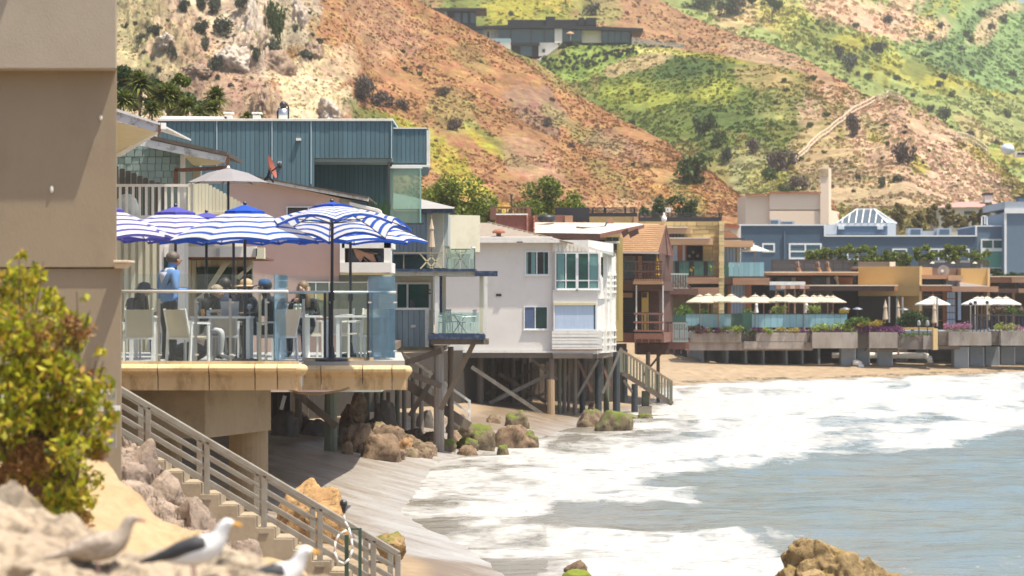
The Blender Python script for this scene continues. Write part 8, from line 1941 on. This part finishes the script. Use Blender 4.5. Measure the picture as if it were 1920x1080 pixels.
def shrub(layer,px,py,w,h,kind,label,group,name='shrub',cat='shrub'):
    p=on(layer,px,py+h/2-1); D=p.y; me=rnd.choice(SH[kind]); o=bpy.data.objects.new(name,me); COL.objects.link(o)
    w*=1.22; h*=1.15; o.location=p-Vector((0,0,.15)); o.scale=(S(w,D)/2,S((w+h)/2,D)/2,S(h,D)); o.rotation_euler=(0,0,rnd.uniform(0,6.28)); tag(o,label,cat,group); return o
G1='shrubs on the near hill'
big=[('near_hill',375,52,34,26,'d','dark sage shrub high on the pale cliff, left of centre'),('near_hill',418,50,46,30,'d','broad dark sage shrub in the middle of the pale cliff'),('near_hill',340,10,30,22,'d','dark shrub at the top edge, leftmost of the cliff top'),('near_hill',378,8,22,26,'d','second dark shrub along the top edge of the cliff'),('near_hill',402,12,30,34,'d','large dark shrub at the top of the cliff'),('near_hill',450,6,34,20,'d','dark shrub at the top edge left of the white crag'),
     ('near_hill',515,45,36,78,'g','tall green thicket hanging beside the white crag'),('near_hill',512,90,34,30,'d','dark shrub below the green thicket'),('near_hill',405,118,28,30,'d','round sage shrub alone on the pink slope'),('near_hill',323,97,17,26,'d','upright dark shrub on the left of the cliff'),('near_hill',388,84,16,28,'d','upright green-grey shrub in the cliff middle'),('near_hill',476,103,20,26,'d','dark shrub under the crag foot'),
     ('near_hill',431,158,11,9,'d','small shrub low on the pink slope'),('near_hill',678,165,66,46,'b','large dark twiggy brown bush beside the cream bare patch'),('near_hill',720,185,50,34,'b','spreading brown bush right of the large twiggy one'),('near_hill',755,196,40,18,'b','flat tail of brown brush above the green strip'),('near_hill',830,172,24,20,'b','brown bush with green skirt on the mid slope'),('near_hill',850,232,26,26,'b','brown bush at the head of the yellow strip'),('near_hill',1025,228,30,16,'b','dark low bush on the right mid slope'),
     ('near_hill',1297,318,96,50,'g','big dense green bush on the lower right of the near hill'),('near_hill',560,15,20,20,'d','dark shrub right of the white crag'),('near_hill',552,55,14,18,'d','small dark shrub right of the crag'),('near_hill',595,80,20,16,'d','shrub above the cream bare patch'),('near_hill',575,100,50,14,'d','line of dark brush on the rocks above the bare patch'),
     ('near_hill',300,128,10,12,'d','small green shrub low on the left cliff'),('near_hill',265,70,18,14,'d','grey shrub at far left of the cliff'),('near_hill',290,58,34,18,'d','grey-brown brush patch at far left'),('near_hill',358,125,16,12,'g','small shrub above the bright green one'),('near_hill',370,135,22,12,'g','low green shrub above the palms'),('near_hill',1095,296,8,12,'b','small brown upright shrub on the bare right slope'),('near_hill',1070,272,14,12,'b','small brown shrub above the upright one'),
     ('middle_hill',1322,235,44,44,'g','large dark green bush between the two hills'),('middle_hill',1352,262,30,30,'g','green bush below the large one between the hills'),('middle_hill',1362,292,22,34,'d','dark green upright shrub at the foot of the valley'),('middle_hill',1415,275,32,28,'b','brown-purple bush on the green slope'),('middle_hill',1463,302,56,42,'b','large dark twiggy bush at the lower end of the path rail'),('middle_hill',1603,238,32,40,'b','dark bush hanging below the path rail'),('middle_hill',1597,222,20,22,'b','upper part of the dark brush at the path rail'),('middle_hill',1697,288,50,42,'b','big purple-brown bush on the right spur'),
     ('middle_hill',1655,343,16,22,'d','dark shrub low on the right spur'),('middle_hill',1608,334,10,14,'d','small dark shrub left on the right spur'),('middle_hill',1684,336,20,16,'d','small dark shrub right of the low one'),('middle_hill',1495,345,40,26,'b','brownish bush beside the cream chimney'),('middle_hill',1470,355,22,20,'g','green spiky bush above the red tile edge'),('middle_hill',1440,330,34,26,'g','yellow-green shrub left above the cream building'),
     ('far_slope',1600,115,46,26,'d','dark thicket high in the green valley'),('far_slope',1640,90,40,20,'d','dark brush right of the high thicket'),('far_slope',1570,100,20,24,'d','dark shrub left of the high thicket'),('rear_slope',1110,20,34,24,'d','dark shrub on the brown slope above the modern house'),('rear_slope',960,25,14,10,'d','small shrub above the dark pavilion'),('far_slope',1370,12,60,30,'g','dark tree mass at the top edge, right'),('far_slope',1310,4,70,24,'g','dark tree mass at the top edge, left')]
for (ly,px,py,w,h,k,l) in big: shrub(ly,px,py,w,h,k,l,G1 if ly=='near_hill' else 'shrubs on the far hills')
r_=random.Random(21)
def many(layer,n,box,w,kinds,label,group):
    for i in range(n):
        px=r_.uniform(box[0],box[1]); py=r_.uniform(box[2],box[3]); L=LAYER[layer]; p=on(layer,px,py)
        q=960+p.x/p.y*F; s_=HY+(H-p.z)/p.y*F
        if abs(q-px)>8 or abs(s_-py)>8: continue
        ww=r_.uniform(*w); shrub(layer,px,py,ww,ww*r_.uniform(.6,.9),r_.choice(kinds),label,group)
many('near_hill',46,(225,600,5,200),(5,13),'dddg','small grey-green shrub dotted on the pale cliff slope','small shrubs on the pale cliff')
many('near_hill',60,(640,1380,60,400),(5,13),'dbbg','small dry shrub dotted on the brown near hill','small shrubs on the brown hill')
many('middle_hill',40,(1480,1900,230,400),(4,12),'ddb','small dark shrub dotted on the right-hand spur','small shrubs on the spur')
many('middle_hill',26,(1100,1560,120,300),(6,16),'gg','small green shrub dotted on the green middle hill','small shrubs on the green hill')
many('far_slope',44,(1480,1920,20,330),(8,22),'ddg','distant dark shrub dotted on the hazy far slope','shrubs on the hazy slope')
many('rear_slope',14,(1100,1560,20,160),(4,11),'dg','small shrub dotted on the brown slope behind','small shrubs on the rear slope')
for (px0,px1,py0,py1,mt,l) in ((452,502,-10,98,RK_CRAG,'white crumbling crag beside the green thicket'),(540,580,-6,44,RK_CRAG,'smaller white crag right of the green thicket'),(478,560,92,134,RK_BR2,'brown broken outcrop above the cream bare patch'),(556,606,76,104,RK_BR2,'dark rocky ledge along the top of the cream bare patch'),(400,470,84,118,RK_CRAG,'pale strata running left from the foot of the white crag'),(486,504,162,205,RK_BR2,'narrow upright rock at the left of the cream bare patch'),(335,400,118,136,RK_BR2,'low diagonal rock band above the palms'),(590,640,182,214,RK_CRAG,'cream rubble right of the bare patch'),(290,330,60,80,RK_CRAG,'pale ledge at the far left of the cliff')):
    p_=on('near_hill',(px0+px1)/2,(py0+py1)/2+4); rock('crag',l,px0,px1,py0,py1,p_.y-.8,mt,int(px0),rough=.42,sub=5,facets=14,half=True,depth=2.2,cat='rock',group=None)
for k in range(120):
    u=r_.random(); v=r_.random(); px=1020+u*185; top=108-u*20; bot=148-u*52; py=top+(bot-top)*v
    if 1020+u*185 > 1195: continue
    shrub('middle_hill',px,py,7,6.5,'d','dark young shrub planted in rows below the modern house','planted rows below the modern house')
for k in range(22): shrub('middle_hill',1150+k*5.2+r_.uniform(-2,2),87+r_.uniform(-3,2),5,5,'d','dark young shrub along the hill edge right of the modern house','planted edge by the modern house')
for px,py in ((1055,83),(1080,84),(1104,88),(1055,100),(1022,110)): shrub('middle_hill',px,py,13,11,'g','round green bush on the bank right under the modern house','round bushes under the modern house')

def hill_tree(label,layer,px,py_foot,h,w,mt=T_C):
    p=on(layer,px,py_foot); D=p.y; tree('hill_tree',label,'tree',p+Vector((0,0,S(h*.65,D))),(S(w,D)/2,S(w,D)/2,S(h,D)*.33),mt,p.z-.5,14,1500,.55,int(px),'trees on the hills',tr=S(w,D)*.035,rr=(.3,.5))
hill_tree('tall two-stemmed tree alone near the top edge','far_slope',1447,42,55,44); hill_tree('dark tree left of the lone two-stemmed one at the top edge','far_slope',1385,30,50,60); hill_tree('leaning tree between the dark tree and the lone one','far_slope',1412,16,24,20)
hill_tree('round green tree at the foot of the hazy valley, right of the path rail','far_slope',1772,250,56,38,leafmat('hazy_tree_leaves',[(.06,.10,.03),(.10,.14,.05),(.16,.18,.08)],.3))
hill_tree('small bare-looking tree in the hazy far valley','far_slope',1770,156,20,16)

def rail_line(label,pts,layer,h=1.1,lift_=0.0):
    t=thing('hill_fence',label,'fence',on(layer,*pts[0])); ps=[]
    for (a,b),(c,d) in zip(pts[:-1],pts[1:]):
        n=max(2,int(math.hypot(c-a,d-b)/7))
        for i in range(n): ps.append(on(layer,a+(c-a)*i/n,b+(d-b)*i/n))
    ps.append(on(layer,*pts[-1]))
    for p in ps: MB().beam(p-Vector((0,0,.3)),p+Vector((0,0,h)),.16).build('post',M_fence,t)
    for hh in (h,h*.45):
        for p,q in zip(ps[:-1],ps[1:]): MB().beam(p+Vector((0,0,hh)),q+Vector((0,0,hh)),.12,.22).build('rail',M_fence,t)
M_fence=mat('sun_bleached_rail',(.66,.52,.38),None,rough=.8)
rail_line('pale wooden rail climbing the spur from the dark bush to its top',[(1492,308),(1540,262),(1562,246),(1598,216),(1640,194),(1668,184),(1690,190)],'middle_hill')
rail_line('short pale rail on the right slope leading to the white tank',[(1792,262),(1830,268),(1868,276)],'middle_hill',1.2)
t=thing('white_tank','white domed tank and truck-like cab at the right edge of the slope','tank',W(1895,290,470)); MB().ball(W(1889,280,470),(S(13,470),1.5,S(11,470)),14,9).build('dome',mat('pale_blue_tank',(.55,.68,.78),None,rough=.4),t,smooth=True); Q(1903,1925,284,294,470,2)('cab',M_white,t); Q(1908,1914,286,290,469.9,.1)('window',G_DARK,t); Q(1915,1921,286,290,469.9,.1)('window',G_DARK,t)
o=MB().pb(1629,1631,297,308,on('middle_hill',1630,305).y-1,.2).build('marker_post',M_fence,off=W(1630,308,on('middle_hill',1630,305).y-1)); tag(o,'thin pale marker post standing on the spur','post')

D=600
t=thing('modern_house','low dark flat-roofed modern house with white walls and blue glass on the ridge','house',W(1060,112,D))
MR=mat('near_black_roof',(.010,.015,.022),None,rough=.6); MW=mat('white_render',(.80,.76,.68),None,rough=.8)
def gp(a,b,c,d,dd=0,mt=None,name='glazing'): return MB().pb(a,b,c,d,D+dd,.4).build(name,mt or mat('blue_ridge_glass',(.04,.13,.17),(.02,.06,.08),.15,.1,spec=.8),t)
MB().prism([W(866,50,D-1.2),W(1000,45,D-1.5),W(1206,53,D-1.2),W(1206,58.5,D-1.2),W(1000,52,D-1.5),W(866,54,D-1.2)],(0,14,0)).build('roof',MR,t)
Q(952,1022,37,46,D+4,8)('upper_roof',MR,t); Q(1022,1118,37,48,D+5,8)('upper_roof',MR,t)
for a,b,y in ((1023,1041,31),(1085,1095,33),(1099,1118,33)): Q(a,b,y,47,D+3,3)('chimney',MR,t)
Q(880,1185,54,110,D+6,.5)('core',mat('dark_room',(.03,.03,.03),None,rough=.9),t)
for a,b,c,d,dd in ((906,934,54,80,1),(934,958,73,105,-1),(1040,1054,53,80,-1),(1091,1128,55,80,1),(871,882,54,70,2),(1010,1046,80,105,-.5)): gp(a,b,c,d,dd,MW,'white_wall')
for a,b,c,d in ((882,906,55,84),(934,957,54,73),(957,995,54,80),(995,1008,54,80),(1008,1020,54,80),(1020,1040,54,80),(1054,1091,56,78),(1128,1182,58,80)): gp(a,b,c,d,.2)
for a in (1128,1140,1152,1164,1180): Q(a,a+1.2,58,80,D,.2)('mullion',MR,t)
for a in (957,995,1020): Q(a,a+1.5,54,84,D-.2,.2)('mullion',MR,t)
Q(957,1012,80,85,D-1,3)('floor_band',MR,t); gp(960,975,85,104,0,mat('dark_room',None),'glazing'); gp(976,997,85,104,0); gp(997,1010,85,106,0,mat('dark_room',None))
MB().prism([W(1008,112,D-2),W(1052,80,D-2),W(1052,83,D-2),W(1012,114,D-2)],(0,2,0)).build('stair_wall',MW,t)
Q(915,957,72,80,D-1.5,.2)('balcony_glass',mat('pale_ridge_glass',(.36,.50,.54),None,rough=.2),t)
gp(914,917,60,72,.8,MR,'door'); gp(921,930,62,73,.8,mat('window_grey',(.45,.42,.38),None,rough=.5),'window'); gp(1017,1022,92,98,-.8,MR,'window')
MB().lathe(W(1069,63.5,D-1.5),[(.8,0),(.6,.25),(.1,.45)],10).build('parasol',M_cedarl,t); MB().cyl(W(1070,76,D-1.5),W(1070,64,D-1.5),.06,n=5).build('parasol_pole',M_wfr,t)
t=thing('ridge_pavilion','separate dark square pavilion left above the modern house','pavilion',W(850,45,D+14)); Dq=D+14
Q(804,912,15,20,Dq-2,12)('roof',MR,t); Q(832,838,20,42,Dq,8)('white_wall',MW,t); Q(838,892,20,50,Dq+1,8)('core',MR,t)
for a,b in ((853,863),(868,877),(882,892)): Q(a,b,21,43,Dq+.7,.3)('glazing',mat('blue_ridge_glass',None),t)
t=thing('glass_ridge_fence','low clear glass fence along the ridge right of the modern house','fence',W(1230,88,575))
for i in range(10): Q(1184+i*10,1193+i*10,72+i*1.1,85+i*.6,577,.05)('glass_panel',glassmat('ridge_fence_glass',(.8,.88,.88),(.9,.95,1),.05,haze=.15,hcol=(.6,.62,.6)),t)
